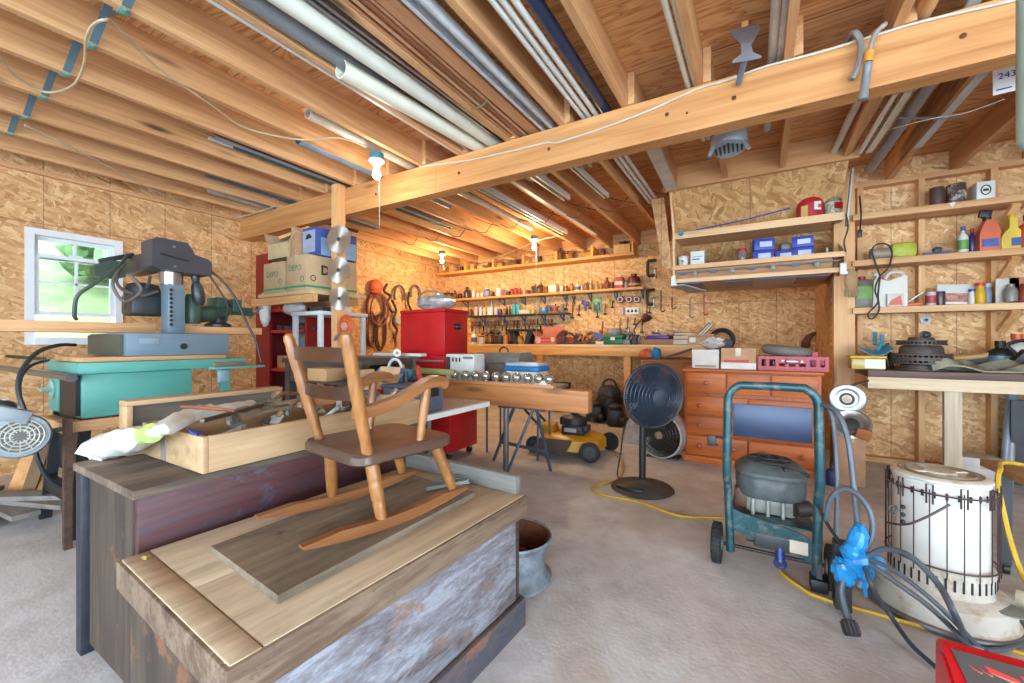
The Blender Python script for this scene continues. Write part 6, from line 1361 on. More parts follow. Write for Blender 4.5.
en = obj('engine_shroud', MB().lathe([(.125, 0), (.13, .03), (.12, .07), (.07, .09), (.04, .11)], mc+V((.02, .0, .30)), 22), paint((48, 46, 44), .5), mo); obj('recoil_cap', MB().lathe([(.04, 0), (.042, .02), (0, .03)], mc+V((.02, 0, .405)), 14), DGREY, en)
obj('muffler', MB().box(mc.x+.12, mc.x+.19, mc.y-.10, mc.y+.02, .24, .31, .01), IRON, mo); obj('fuel_tank', MB().cbox(mc+V((-.10, .06, .32)), (.10, .14, .09), None, .02), BLACK, mo); obj('white_label', MB().box(mc.x-.05, mc.x+.08, mc.y-.124, mc.y-.1225, .235, .275), paint((200, 190, 190)), mo)
obj('discharge_chute', MB().prism([mc+V((-.26, -.27, .17)), mc+V((.08, -.25, .17)), mc+V((.05, -.42, .06)), mc+V((-.30, -.44, .06))], (0, 0, .012)), paint((66, 70, 74), .5), mo)
b = MB(); b.tube([mc+V((-.30, .10, .22)), mc+V((-.62, .10, .52)), mc+V((-.86, .10, .70))], .014, 8, 1); obj('push_handle', b, BLACK, mo); obj('push_handle', MB().tube([mc+V((-.30, -.10, .22)), mc+V((-.62, -.10, .52)), mc+V((-.86, -.10, .70)), mc+V((-.86, .085, .70))], .014, 8, 1), BLACK, mo)

put(mo, (-1.50, 3.66, 0), (0, 0, .05), .9)
# ================================================================= wheel rim on the floor
rc_ = at(522, 575, z=0); RC = V((-.935, 1.585, 0)); rim = thing('wheel_rim', 'rusty steel wheel rim lying on the floor beside the trunk', 'wheel rim', RC)
RIMO = worn('rim_out', ((70, 72, 76), (126, 138, 148), (178, 186, 190)), 'B', 1, .5, (96, 70, 54)); RIMI = worn('rim_in', ((60, 36, 26), (112, 66, 40), (150, 92, 56)), 'B', 1.5, .7)
r = .165
obj('barrel', MB().lathe([(r*.98, 0), (r*1.04, .006), (r*1.04, .016), (r*.92, .03), (r*.84, .05), (r*.84, .09), (r*.90, .11), (r*.92, .16), (r*1.02, .175), (r*1.05, .188), (r*1.03, .196), (r*.99, .19)], RC, 36, (0, 0, 1), 1, False), RIMO, rim)
obj('inner_wall', MB().lathe([(r*.985, .19), (r*.90, .17), (r*.88, .11), (r*.82, .09), (r*.82, .06)], RC, 36, (0, 0, 1), 1, False), RIMI, rim)
obj('wheel_disc', MB().lathe([(r*.82, .06), (r*.6, .075), (r*.5, .10), (r*.35, .10), (r*.28, .06)], RC, 36, (0, 0, 1), 1, False), RIMI, rim)

# ================================================================= pedestal fan and barrel fan
fb = at(643, 490, z=0); FB = V((-.70, 3.0, 0)); FNB = paint((52, 54, 60), .45, 0, .1)
pfan = thing('pedestal_fan', 'black pedestal fan standing on the open floor', 'fan', FB)
obj('base', MB().lathe([(.205, 0), (.215, .008), (.20, .022), (.10, .045), (.04, .06), (.032, .07)], FB, 40), paint((76, 72, 70), .6, 0, .15), pfan)
b = MB(); b.tube([FB+V((-.14, -.12, .03)), FB+V((-.05, -.16, .034)), FB+V((.04, -.155, .032))], .018, 8); obj('base_recess', b, BLACK, pfan)
obj('pole', MB().cyl(FB+V((0, 0, .06)), FB+V((0, 0, .60)), .024, .022, 16), BLACK, pfan)
fc = V((-.605, 2.92, .68)); fd = V((.66, -.75, -.03)).normalized()
obj('motor', MB().lathe([(.04, -.20), (.075, -.18), (.08, -.06), (.05, -.03)], fc, 20, fd).bar(FB+V((0, 0, .58)), fc-fd*.12, .05, .06, bev=.01), BLACK, pfan)
fx = V((0, 0, 1)).cross(fd).normalized(); fy = fd.cross(fx); R_ = .218
cg = obj('front_grille', MB().torus(fc, fd, R_, .009, 48, 8), FNB, pfan)
GR = paint((58, 70, 88), .35, .3)
b = MB(); M_ = 104
def dome(f): return fd*(.085*(1-f*f))
for k in range(M_):
    a_ = 6.2832*k/M_; d = fx*math.cos(a_)+fy*math.sin(a_)
    b.tube([fc+d*R_*f+dome(f) for f in (.26, .5, .75, .9, 1)], .0030, 4, 1)
for f in (.34, .44, .54, .64, .74, .84, .93): b.torus(fc+dome(f), fd, R_*f, .0032, 40, 5)
obj('grille_wires', b, GR, pfan)
obj('hub_cap', MB().lathe([(R_*.26, .076), (R_*.26, .086), (R_*.2, .092), (0, .093)], fc, 24, fd), paint((52, 60, 74), .6), pfan)
b = MB()
for k in range(M_//2):
    a_ = 6.2832*k/(M_//2); d = fx*math.cos(a_)+fy*math.sin(a_); b.tube([fc+d*R_*f-fd*(.10*(1-f*f)) for f in (.3, .6, .85, 1)], .0025, 4, 1)
obj('rear_grille', b, GR, pfan)
b = MB()
for k in range(5):
    a0 = 6.2832*k/5; rows = []
    for i in range(6):
        f = .18+.72*i/5; rows.append([fc - fd*.012 + (fx*math.cos(a0+da*(1.15-.3*f))+fy*math.sin(a0+da*(1.15-.3*f)))*R_*f + fd*(.035*(da-.5)) for da in (0, .33, .66, 1)])
    b.sheet(rows, .002)
b.cyl(fc-fd*.04, fc+fd*.03, .035); obj('fan_blades', b, paint((26, 30, 40), .5), pfan)
one('fan_cord', 'black cord running down behind the pedestal fan', 'cord', MB().tube([fc-fd*.15+V((0, .05, -.1)), V((FB.x-.14, 3.1, .45)), V((FB.x-.19, 3.12, .2)), V((FB.x-.2, 3.1, .01)), V((FB.x-.05, 3.12, .01)), V((FB.x+.06, 3.2, .012))], .006, 7), BLACK)

bc = V((-.73, 3.94, .205)); bd = V((-.25, -.95, .03)).normalized()
bf = thing('drum_fan', 'low round drum fan leaning by the dresser', 'fan', (bc.x, bc.y, 0))
obj('drum', MB().lathe([(.19, .09), (.205, .09), (.205, -.10), (.19, -.10)], bc, 40, bd, 1, False).lathe([(.19, .09), (.19, -.1)], bc, 40, bd, 1, False), paint((206, 200, 190), .4, .2), bf)
obj('back_plate', MB().lathe([(.19, -.09), (0, -.088)], bc, 32, bd, 1, False), DBR, bf)
bx_v = V((0, 0, 1)).cross(bd).normalized(); by_v = bd.cross(bx_v); b = MB()
for f in (.25, .4, .55, .7, .85, 1): b.torus(bc+bd*.09, bd, .19*f, .0025, 36, 5)
for k in range(24): d = bx_v*math.cos(k*.2618)+by_v*math.sin(k*.2618); b.bar(bc+bd*.088+d*.04, bc+bd*.088+d*.19, .003, .003)
obj('grille', b, paint((74, 68, 62), .45, .3), bf)
obj('hub_badge', MB().lathe([(.035, .09), (.035, .10), (.02, .104)], bc, 20, bd), paint((150, 130, 90), .5), bf); b = MB()
for k in range(5):
    a0 = 6.2832*k/5; b.sheet([[bc + bd*(.02*da) + (bx_v*math.cos(a0+da)+by_v*math.sin(a0+da))*r_ for da in (0, .45, .9)] for r_ in (.04, .1, .17)], .002)
obj('fan_blades', b, paint((50, 44, 40), .5), bf)
obj('foot', MB().box(bc.x-.14, bc.x+.14, bc.y-.08, bc.y+.1, 0, .012, .003), DGREY, bf)
b = MB(); b.bar(at(634, 447, z=0)+V((-.02, .1, .0)), at(634, 447, z=0)+V((.02, .30, .62)), .22, .02); one('propped_sheet', 'grey-white panel leaning behind the pedestal fan', 'panel', b, paint((196, 190, 186), .5, 0, .2, 15))

# ================================================================= dresser
DW = wood('dresser_wood', (194, 102, 28), (150, 68, 8), 'X', .9, .5, .3, (128, 54, 6)); DWZ = wood('dresser_side', (176, 90, 28), (132, 60, 12), 'Z', .9, .5)
dx0, dx1, dy0, dy1, dh = -.555, .435, 3.88, 4.25, .815
dz = thing('dresser', 'orange-brown wooden dresser with four rows of drawers', 'dresser', ((dx0+dx1)/2, 4.05, 0))
obj('carcass', MB().box(dx0+.01, dx1-.01, dy0+.02, dy1, .06, dh-.025, .003), DWZ, dz)
obj('dresser_top', MB().box(dx0-.005, dx1+.005, dy0-.012, dy1+.005, dh-.024, dh, .006), DW, dz)
obj('plinth', MB().box(dx0, dx1, dy0+.008, dy1, 0, .0595, .003), DW, dz)
rowsZ = [(.075, .235), (.255, .405), (.425, .58), (.61, .78)]
for ri, (za, zb) in enumerate(rowsZ):
    n = 3 if ri == 3 else 2
    for k in range(n):
        wv = (dx1-dx0-.05)/n; xa_ = dx0+.025+wv*k+.006; xb_ = xa_+wv-.012
        d_ = obj('drawer', MB().box(xa_, xb_, dy0, dy0+.0195, za, zb, .004), DW, dz)
        kx = [(xa_+xb_)/2] if n == 3 else [xa_+.10, xb_-.10]
        for x in (kx if ri != 3 or k == 0 else kx): obj('knob', MB().lathe([(.010, 0), (.010, .008), (.019, .016), (.019, .026), (.010, .032)], (x, dy0-.0005, (za+zb)/2), 16, (0, -1, 0)), paint((176, 84, 40), .3), d_)
# on the dresser
t_ = carton('white_box', 'white box at left on the dresser top', at(692, 360, Y=3.95).x, at(719, 360, Y=3.95).x, 3.95, 4.15, dh+.001, dh+.165, paint((226, 216, 204), .6), False, False); obj('slot_band', MB().box(at(695, 360, Y=3.95).x, at(716, 360, Y=3.95).x, 3.9482, 3.9495, dh+.012, dh+.03), paint((150, 130, 110)), t_)
b = MB(); b.sphere(at(712, 344, Y=4.05), 1, (.10, .07, .05), 14, 9, .3); o = one('plastic_bag', 'crumpled clear plastic bag on the white dresser box', 'bag', b, paint((216, 206, 200), .25, 0, .2, 25)); o.location.z = dh+.166
x0_, x1_ = at(721, 360, Y=3.95).x, at(756, 360, Y=3.95).x
t_ = carton('cardboard_box', 'tan and white cardboard box in the middle of the dresser', x0_, x1_, 3.95, 4.2, dh+.001, dh+.18, paint((206, 156, 112), .7)); obj('white_band', MB().box(x0_-.001, x1_+.001, 3.9485, 4.2, dh+.002, dh+.055), paint((232, 224, 214), .6), t_); obj('red_stripe', MB().box(x0_+.02, x1_-.05, 3.947, 3.9483, dh+.06, dh+.08), paint((206, 60, 70), .6), t_)
# red bottle crate
cx0, cx1, cy0, cy1 = at(758, 362, Y=3.93).x, at(829, 362, Y=3.93).x, 3.93, 4.2; cz = dh+.001; ch = .115
cr = thing('bottle_crate', 'red plastic bottle crate on the right of the dresser', 'crate', ((cx0+cx1)/2, (cy0+cy1)/2, cz)); RC_ = paint((190, 28, 44), .4)
b = MB(); w_ = cx1-cx0; n = 7; sl = w_/n
b.box(cx0, cx1, cy0, cy0+.012, cz, cz+.035).box(cx0, cx1, cy0, cy0+.012, cz+ch-.025, cz+ch)
for k in range(n+1): x = min(max(cx0+sl*k-.012, cx0), cx1-.024); b.box(x, x+.024, cy0, cy0+.012, cz+.035, cz+ch-.025)
b.box(cx0+sl*2.2, cx0+sl*4.8, cy0, cy0+.012, cz+.06, cz+ch-.025); obj('front_side', b, RC_, cr)
obj('rear_side', MB().box(cx0, cx1, cy1-.012, cy1, cz, cz+ch), RC_, cr)
for x in (cx0, cx1-.012):
    b = MB(); b.box(x, x+.012, cy0+.012, cy1-.012, cz, cz+.04).box(x, x+.012, cy0+.012, cy1-.012, cz+ch-.025, cz+ch).box(x, x+.012, cy0+.12, cy0+.15, cz+.04, cz+ch-.025); obj('end_side', b, RC_, cr)
obj('crate_floor', MB().box(cx0+.012, cx1-.012, cy0+.012, cy1-.012, cz, cz+.01), RC_, cr)
mx = (cx0+cx1)/2; b = MB(); b.prism([V((mx-.075, cy0-.0003, cz+.086)), V((mx-.05, cy0-.0003, cz+.086)), V((mx-.0625, cy0-.0003, cz+.07))], (0, -.002, 0)); obj('white_mark', b, WINK, cr)
obj('white_mark', MB().box(mx-.038, mx+.04, cy0-.002, cy0-.0003, cz+.07, cz+.082), WINK, cr); obj('white_mark', MB().prism([V((mx+.052, cy0-.0003, cz+.07)), V((mx+.077, cy0-.0003, cz+.07)), V((mx+.0645, cy0-.0003, cz+.086))], (0, -.002, 0)), WINK, cr)
b = MB()
for k in range(14): b.box(cx0+w_*(k+.2)/14, cx0+w_*(k+.7)/14, cy0-.003, cy0-.0003, cz+.003, cz+.018)
obj('rib_band', b, paint((170, 30, 44), .4), cr)
tyc = V((cx0+.17, (cy0+cy1)/2, cz+.012)); tyc.z += .06; ty = thing('spare_tyre', 'small grey tyre lying in the red bottle crate', 'tyre', tyc)
obj('tread', MB().torus(tyc+V((.03, 0, .085)), (.12, 0, 1), .135, .042, 30, 10, 1, 0, None, .085), paint((122, 118, 110), .6), ty); obj('rim_disc', MB().sphere(tyc+V((.03, 0, .085)), .09, (1, .5, .4)), BLACK, ty)
for k, (dx_, c, lb) in enumerate(((.05, (40, 36, 34), 'left dark bottle standing in the bottle crate'), (.11, (46, 40, 40), 'second dark bottle standing in the bottle crate'), (.34, (60, 110, 150), 'blue-grey bottle at right in the bottle crate'))): bottle(lb, (cx0+dx_, cy0+.045, cz+.0105), .022, .115, paint(c, .3), BLACK)
one('red_packet', 'small red packet on the right end of the bottle crate', 'packet', MB().box(cx1-.12, cx1-.05, cy1-.10, cy1-.03, cz+.0105, cz+.15, .004), paint((214, 70, 84), .5))
# ================================================================= overhead shelf box in the alcove
hbx = thing('overhead_shelf_box', 'open-fronted wooden shelf box hung from the rafters above the dresser', 'shelf box', (-.05, 4.5, 1.60))
hx0, hx1, hy = -.675, .605, 4.2
def sl_(z): return 4.012 + 1.19*(2.43-z)/.83
obj('sloped_back', MB().prism([V((hx0, sl_(2.43), 2.43)), V((hx0, sl_(1.63), 1.63)), V((hx0, sl_(1.63)+.014, 1.63)), V((hx0, sl_(2.43)+.014, 2.43))], (hx1-hx0, 0, 0)), osb('osb_box', 'X', (5, 2.5, (9,)), (1.03, 1.03, 1.0)), hbx)
PALEB = wood('box_lip', (226, 188, 142), (202, 156, 106), 'X', 1, .6, .4)
obj('front_lip', MB().box(hx0, hx1, hy, hy+.018, 2.03, 2.092, .002), PALEB, hbx); obj('shelf', MB().box(hx0, .536, hy+.0185, sl_(2.04)-.004, 2.032, 2.046), PALEB, hbx)
obj('front_lip', MB().box(hx0, hx1, hy, hy+.018, 1.735, 1.778, .002), PALEB, hbx); obj('shelf', MB().box(hx0, .536, hy+.0185, sl_(1.76)-.004, 1.737, 1.750), PALEB, hbx)
obj('bottom_lip', MB().box(hx0, hx1, hy, hy+.018, 1.61, 1.648, .002), PALEB, hbx); obj('bottom_board', MB().box(hx0, .536, hy+.0185, sl_(1.63), 1.612, 1.624), wood('box_under', (206, 176, 142), (176, 142, 110), 'X'), hbx)
obj('end_board', MB().prism([V((hx0-.02, y, z)) for y, z in ((hy, 1.61), (hy, 2.09), (4.03, 2.43), (4.11, 2.43), (4.5, 2.05), (5.1, 1.7), (5.1, 1.61))], (.0195, 0, 0)), PALEB, hbx)
obj('end_board', MB().prism([V((hx1+.0005, y, z)) for y, z in ((hy, 1.61), (hy, 1.78), (4.5, 1.9), (5.1, 1.7), (5.1, 1.61))], (.003, 0, 0)), PALEB, hbx)
RAILM = paint((104, 104, 102), .5, .2); 
obj('rail_backing', MB().box(hx0, .536, hy+.05, hy+.062, 1.625, 1.736), wood('rail_back', (176, 128, 84), (140, 96, 58), 'X'), hbx)
rl = obj('roller_rail', MB().box(hx0+.02, hx1-.02, hy+.006, hy+.016, 1.700, 1.712), RAILM, hbx)
for u in (695, 732, 773, 817): p = at(u, 270, Y=hy); obj('roller', MB().lathe([(.020, 0), (.020, .012), (.013, .016), (.006, .02)], V((p.x, hy+.005, 1.688)), 18, (0, -1, 0)), paint((150, 166, 160), .5), rl)
for u, w_ in ((683, .05), (713, .05), (752, .045), (795, .06)): p = at(u, 270, Y=hy); obj('blue_tape', MB().box(p.x-w_/2, p.x+w_/2, hy+.005, hy+.017, 1.685, 1.6995), TAPEB, rl)
for (u0, u1, k) in ((683, 705, 0), (725, 752, 1), (754, 795, 2), (797, 826, 3)):
    x0_, x1_ = at(u0, 285, Y=4.5).x, at(u1, 285, Y=4.5).x
    o = obj('under_panel', MB().box(x0_, x1_, 4.26+.05*(k % 2), 4.8, 1.603, 1.6115), paint(((190, 166, 146), (206, 170, 130), (214, 194, 170), (190, 150, 112))[k], .6, 0, .1), hbx)
    obj('blue_tape', MB().box(x0_, x1_, 4.25+.05*(k % 2), 4.265+.05*(k % 2), 1.6015, 1.6105), TAPEB, o)
for x in (hx0-.01, hx1-.01): obj('white_bracket', MB().box(x-.022, x+.022, hy-.03, hy-.0005, 1.60, 1.68, .008).box(x-.022, x+.03, hy-.03, hy-.0005, 1.585, 1.61, .006), WHITE, hbx)
one('grey_flap', 'grey-white flap hanging below left end of the overhead shelf box', 'flap', MB().bar((-.66, 4.18, 1.585), (-.50, 4.5, 1.55), .16, .012), paint((180, 178, 174), .5))
P_ = [at(651, 190, Y=4.14), at(664, 188, Y=4.14), at(672, 270, Y=4.14), at(663, 268, Y=4.14)]; P_[0].z = P_[1].z = 2.43
one('osb_gusset', 'slanting OSB strip left of the overhead shelf box', 'strip', MB().prism(P_, (0, .03, 0)), osb('osb_strip', 'X', (5, 2.5, (9,)), (.9, .86, .82)))
one('blue_peg', 'blue plastic peg at left end of the upper box shelf', 'peg', MB().lathe([(.02, 0), (.022, .02), (.012, .03), (.012, .05)], at(681, 234, Y=hy-.002), 12, (0, -1, 0)).cbox(at(681, 234, Y=hy-.02), (.05, .015, .012)), paint((50, 150, 190), .4))
one('tie_line', 'blue cord strung along the sloped board of the overhead box', 'cord', MB().tube([V((at(u, v, Y=4.3).x, sl_(z)-.012, z)) for u, v, z in ((682, 226, 2.13), (700, 220, 2.15), (740, 214, 2.17), (790, 207, 2.21))], .006, 6), paint((70, 90, 160), .5))
def B1(u, Y=4.36, z=2.0465): return V((at(u, 250, Y=Y).x, Y, z))
def Wr(px, u, Y): return px/412*(Y/(.8599+.5105*(u-512)/412))/math.sqrt(1+((u-512)/412)**2)*1.08
t_ = can('red plastic coffee can on upper shelf of the overhead box', B1(810, 4.33), .095, .225, RED, BLACK, 'coffee_can', 'can'); t_.scale = (1, .85, 1)
obj('paper_panel', MB().lathe([(.0965, .05), (.0965, .17)], t_.location, 20), paint((190, 40, 44), .4), t_); obj('label_panel', MB().cbox(t_.location+V((-.045, -.085, .1)), (.05, .006, .1), (0, 0, -.5)), paint((230, 190, 120)), t_)
obj('white_swirl', MB().cbox(t_.location+V((.045, -.088, .14)), (.055, .006, .07), (0, 0, .48), .002), WINK, t_); obj('orange_spot', MB().cbox(t_.location+V((.058, -.088, .135)), (.022, .008, .03), (0, 0, .48), .002), ORG, t_)
can('printed metal can with white lid beside the red coffee can', B1(833, 4.34), .062, .205, paint((150, 146, 120), .4, .2, .35, 40), paint((230, 226, 214)), 'tin_can', 'can', paint((206, 200, 176), .4, 0, .3, 30, (70, 90, 84))); p = B1(833, 4.34); obj('red_panel', MB().cbox(p+V((.03, -.055, .125)), (.06, .01, .05), (0, 0, .5)), RED, COL.objects['tin_can.0' + '0'] if False else [o for o in COL.objects if o.get('label', '').startswith('printed metal can')][0])
z2b = 1.7505
prof_thing('paper_cup', 'white paper cup with dark specks on the lower box shelf', 'cup', B1(683.5, 4.3, z2b), [(.038, 0), (.05, .12), (.052, .124), (.045, .124)], paint((236, 234, 228), .5, 0, .05, 12, (60, 60, 60)))
p = B1(698, 4.3, z2b); t_ = thing('white_carton', 'white printed carton beside the paper cup', 'carton', p); obj('box_body', MB().box(p.x-.06, p.x+.06, 4.25, 4.37, z2b, z2b+.155, .003), WHITE, t_); [obj('print_line', MB().box(p.x-.045, p.x+x, 4.2485, 4.2497, z2b+z, z2b+z+h_), paint(c_), t_) for x, z, h_, c_ in ((.045, .10, .006, (150, 150, 200)), (.02, .072, .014, (70, 130, 160)), (.045, .045, .005, (190, 190, 200)))]
one('small_part', 'small grey and pink part on the lower box shelf', 'part', MB().cbox(B1(728, 4.3, z2b+.02), (.10, .04, .04), (0, 0, .1), .01), paint((200, 170, 160), .4, 0, .2, 20))
t_ = jar('red-capped jar of bits on the lower box shelf', B1(742, 4.3, z2b), .042, .145, paint((150, 120, 120), .3, 0, .3, 40), RED)
BB = paint((44, 64, 176), .45, 0, .06)
def bluebox(label, u, z, w, h, rz=0, Y=4.3):
    p = B1(u, Y, z); t_ = thing('blue_carton', label, 'carton', p); obj('box_body', MB().cbox(p+V((0, 0, h/2)), (w, .11, h), None, .003), BB, t_); obj('label_panel', MB().cbox(p+V((.01, -.0565, h*.5)), (w*.6, .002, h*.45)), paint((196, 206, 230)), t_); t_.rotation_euler.z = rz; return t_
bluebox('lower blue carton of the left stack in the overhead box', 763, z2b, .155, .105); bluebox('upper tilted blue carton of the left stack in the overhead box', 763, z2b+.106, .155, .10, .2)
bluebox('small blue carton with dark lid in the middle of the stack row', 784, z2b, .13, .085); one('dark_spool', 'dark metal spool on the small blue carton', 'spool', MB().cyl(B1(780, 4.3, z2b+.123), B1(789, 4.32, z2b+.123), .036), MGREY)
bluebox('lower blue carton of the right stack in the overhead box', 802.5, z2b, .15, .10); bluebox('upper blue carton of the right stack in the overhead box', 802.5, z2b+.101, .15, .09, -.08)
t_ = thing('dark_plug', 'small dark fitting at right end of the lower box shelf', 'fitting', B1(827, 4.3, z2b)); obj('body', MB().cyl(B1(821, 4.3, z2b+.025), B1(831, 4.3, z2b+.025), .022), DGREY, t_); obj('stem', MB().cyl(B1(827, 4.3, z2b+.04), B1(827, 4.3, z2b+.08), .012), STEEL, t_)
t_ = thing('work_glove', 'tan work glove hanging on the alcove post', 'glove', at(851, 295, Y=4.24)); gp = at(851, 280, Y=4.235)
obj('palm', MB().sphere(gp, .06, (.75, .35, 1.6), 14, 10, .06), paint((176, 140, 100), .8, 0, .15), t_)
for k in range(4): obj('finger', MB().tube([gp+V((-.03+.02*k, 0, -.07)), gp+V((-.032+.022*k, -.008, -.11)), gp+V((-.03+.02*k, -.004, -.145+.01*abs(k-1.5)))], .012, 8), paint((176, 140, 100), .8, 0, .15), t_)
one('chain_loop', 'grey chain hanging on the post at end of the upper shelf', 'chain', MB().tube([at(846, 214, Y=4.18), at(848, 228, Y=4.18), at(844, 242, Y=4.18), at(846, 252, Y=4.18)], .006, 6), DGREY)

# ================================================================= stud-wall shelves at right
RSH = 4.47; RS0, RS1 = .70, 3.4
for nm, z, lb in (('wall_shelf', 2.125, 'upper plank shelf across the right studs, carrying brown cans'), ('wall_shelf', 1.735, 'middle plank shelf across the right studs, carrying the orange jug'), ('wall_shelf', 1.335, 'lower plank shelf across the right studs, carrying the white jug')):
    t_ = thing(nm, lb, 'shelf', ((RS0+RS1)/2, 4.6, z-.05)); obj('board', MB().box(RS0, RS1, RSH, RWY-.0905, z-.05, z, .003), PALEB if z < 1.5 else PINEX, t_)
    for X in (1.605, 2.42): obj('brace', MB().bar((X+.03, RWY-.10, z-.20), (X+.05, RSH+.06, z-.055), .035, .05, (1, 0, 0)), PINEZ, t_)
def RSp(u, z, Y=4.58): return V((at(u, 250, Y=Y).x, Y, z))
def wr(px, u): return Wr(px, u, 4.58)
zA, zB, zC = 2.1255, 1.7355, 1.3355
can('rusty brown can at left on the upper right shelf', RSp(937, zA), wr(15, 937)/2, .15, paint((104, 76, 70), .6, .2, .15), DBR); can('larger brown can with white splash on the upper right shelf', RSp(956, zA), wr(20, 956)/2, .155, paint((96, 70, 62), .6, .2, .15, 6, (214, 206, 200)), DBR)
p = RSp(981, zA); w_ = wr(18, 981)/2; t_ = thing('white_box', 'white cube box with dark emblem on the upper right shelf', 'box', p); obj('box_body', MB().box(p.x-w_, p.x+w_, 4.50, 4.66, zA, zA+.135, .003), WHITE, t_); obj('emblem', MB().torus(p+V((0, -.081, .07)), (0, 1, 0), .035, .004, 20, 5, 1, 0, None, .025).cbox(p+V((0, -.0805, .07)), (.03, .002, .018)), INK, t_)
one('paper_tag', 'small white paper triangle hanging from the upper right shelf', 'tag', MB().prism([at(949, 203, Y=4.465), at(956, 202, Y=4.465), at(952, 208, Y=4.465)], (0, -.002, 0)), WHITE)
p = RSp(899, zB); t_ = thing('fluorescent_bundle', 'yellow-green packaged bundle with grey part on the middle right shelf', 'package', p); obj('package', MB().cbox(p+V((.02, 0, .065)), (.17, .11, .13), (0, 0, .1), .035), paint((196, 206, 70), .5, 0, .15, 15), t_); obj('grey_part', MB().cyl(p+V((-.19, -.03, .05)), p+V((-.06, -.03, .05)), .05, .04), paint((176, 160, 140), .4), t_)
t_ = thing('blue_toy_tool', 'small blue clamp lying on the middle right shelf', 'clamp', RSp(937, zB)); p = RSp(937, zB); obj('bar', MB().bar(p+V((-.08, 0, .02)), p+V((.08, 0, .02)), .03, .025), paint((50, 80, 140)), t_); obj('jaw', MB().cbox(p+V((.0, 0, .045)), (.05, .05, .05), None, .012), DGREY, t_)
bottle('white bottle with green label and blue nozzle on the middle right shelf', RSp(963, zB), wr(11, 963)/2, .215, WHITE, paint((50, 90, 170)), 'bottle', .38, paint((110, 170, 90), .4)); bottle('dark blue bottle with red cap behind the orange jug', RSp(972, zB, 4.62), wr(10, 972)/2, .20, paint((60, 60, 110), .3), paint((190, 60, 50)))
p = RSp(987, zB, 4.56); t_ = thing('orange_jug', 'orange cleaner jug with black spray head on middle right shelf', 'jug', p); w_ = wr(20, 987)/2
obj('body', MB().prism([p+V((x*w_, -.05, z)) for x, z in ((-1, 0), (1, 0), (1, .15), (.75, .20), (.4, .235), (-.35, .235), (-.8, .17), (-1, .12))], (0, .10, 0)), paint((226, 98, 44), .35), t_); obj('paper_label', MB().box(p.x-w_*.8, p.x+w_*.85, p.y-.0525, p.y-.0505, .03+zB, .09+zB), paint((60, 90, 180), .4, 0, .3, 25), t_); obj('neck', MB().cyl(p+V((0, 0, .235)), p+V((0, 0, .26)), .024), BLACK, t_); obj('spray_head', MB().cbox(p+V((-.01, 0, .29)), (.07, .035, .06), (0, .2, 0), .01), BLACK, t_)
p = RSp(1011, zB, 4.56); t_ = thing('yellow_bottle', 'yellow oil bottle with long neck on middle right shelf', 'bottle', p); obj('body', MB().prism([p+V((x, -.035, z)) for x, z in ((-.06, 0), (.06, 0), (.062, .09), (.045, .13), (.022, .16), (.022, .235), (-.018, .235), (-.02, .16), (-.05, .12), (-.062, .08))], (0, .07, 0)), paint((240, 206, 40), .35), t_); obj('paper_label', MB().box(p.x-.01, p.x+.055, p.y-.0375, p.y-.0355, zB+.025, zB+.085), paint((50, 80, 160), .4), t_); obj('cap', MB().cyl(p+V((.002, 0, .236)), p+V((.002, 0, .26)), .022), paint((230, 190, 30)), t_)
bottle('orange-red bottle at the far right of middle shelf', RSp(1028, zB, 4.56), .06, .25, paint((210, 90, 50), .35), paint((70, 50, 44)))
p = RSp(863, zC, 4.58); t_ = thing('oil_jug', 'grey-green printed jug with red cap at left of the lower right shelf', 'jug', p); obj('body', MB().box(p.x-.065, p.x+.06, 4.52, 4.64, zC, zC+.24, .012), paint((120, 116, 96), .4, 0, .2), t_); obj('paper_label', MB().box(p.x-.05, p.x+.05, 4.5185, 4.5195, zC+.08, zC+.18), paint((120, 170, 60)), t_); obj('cap', MB().cyl(p+V((-.01, 0, .24)), p+V((-.01, 0, .27)), .028), RED, t_)
p = RSp(888, zC, 4.57); t_ = thing('white_jug', 'large white plastic jug with moulded handle on lower right shelf', 'jug', p); w_ = wr(32, 888)/2
obj('body', MB().prism([p+V((x*w_, -.06, z)) for x, z in ((-1, .01), (-.95, 0), (.95, 0), (1, .01), (1, .24), (.92, .255), (-.05, .215), (-.5, .23), (-.72, .265), (-.95, .22))], (0, .12, 0)), paint((232, 228, 216), .4, 0, .03), t_); obj('handle', MB().tube([p+V((w_*.9, 0, .25)), p+V((w_*.75, 0, .285)), p+V((w_*.1, 0, .285)), p+V((-w_*.2, 0, .235))], .014, 8), paint((232, 228, 216), .4, 0, .03), t_); obj('cap', MB().cyl(p+V((-w_*.72, 0, .262)), p+V((-w_*.72, 0, .29)), .022), WHITE, t_)
p = RSp(895, zC, 4.49); t_ = thing('orange_carton', 'small orange and white carton in front of the white jug', 'carton', p); obj('box_body', MB().box(p.x-.05, p.x+.05, 4.475, 4.505, zC, zC+.105, .002), paint((236, 226, 214)), t_); obj('orange_panel', MB().prism([p+V((-.045, -.0155, .01)), p+V((.045, -.0155, .01)), p+V((.03, -.0155, .09)), p+V((-.03, -.0155, .05))], (0, -.001, 0)), ORG, t_)
p = RSp(914, zC, 4.54); t_ = thing('paint_scraper', 'paint scraper leaning on the lower right shelf by a stud', 'scraper', p); obj('blade', MB().bar(p+V((-.07, 0, .015)), p+V((.05, 0, .11)), .006, .05, (0, 1, 0)), paint((190, 188, 182), .35, .5), t_); obj('handle', MB().bar(p+V((-.06, 0, .012)), p+V((.05, 0, .02)), .03, .024, bev=.004), ORG, t_)
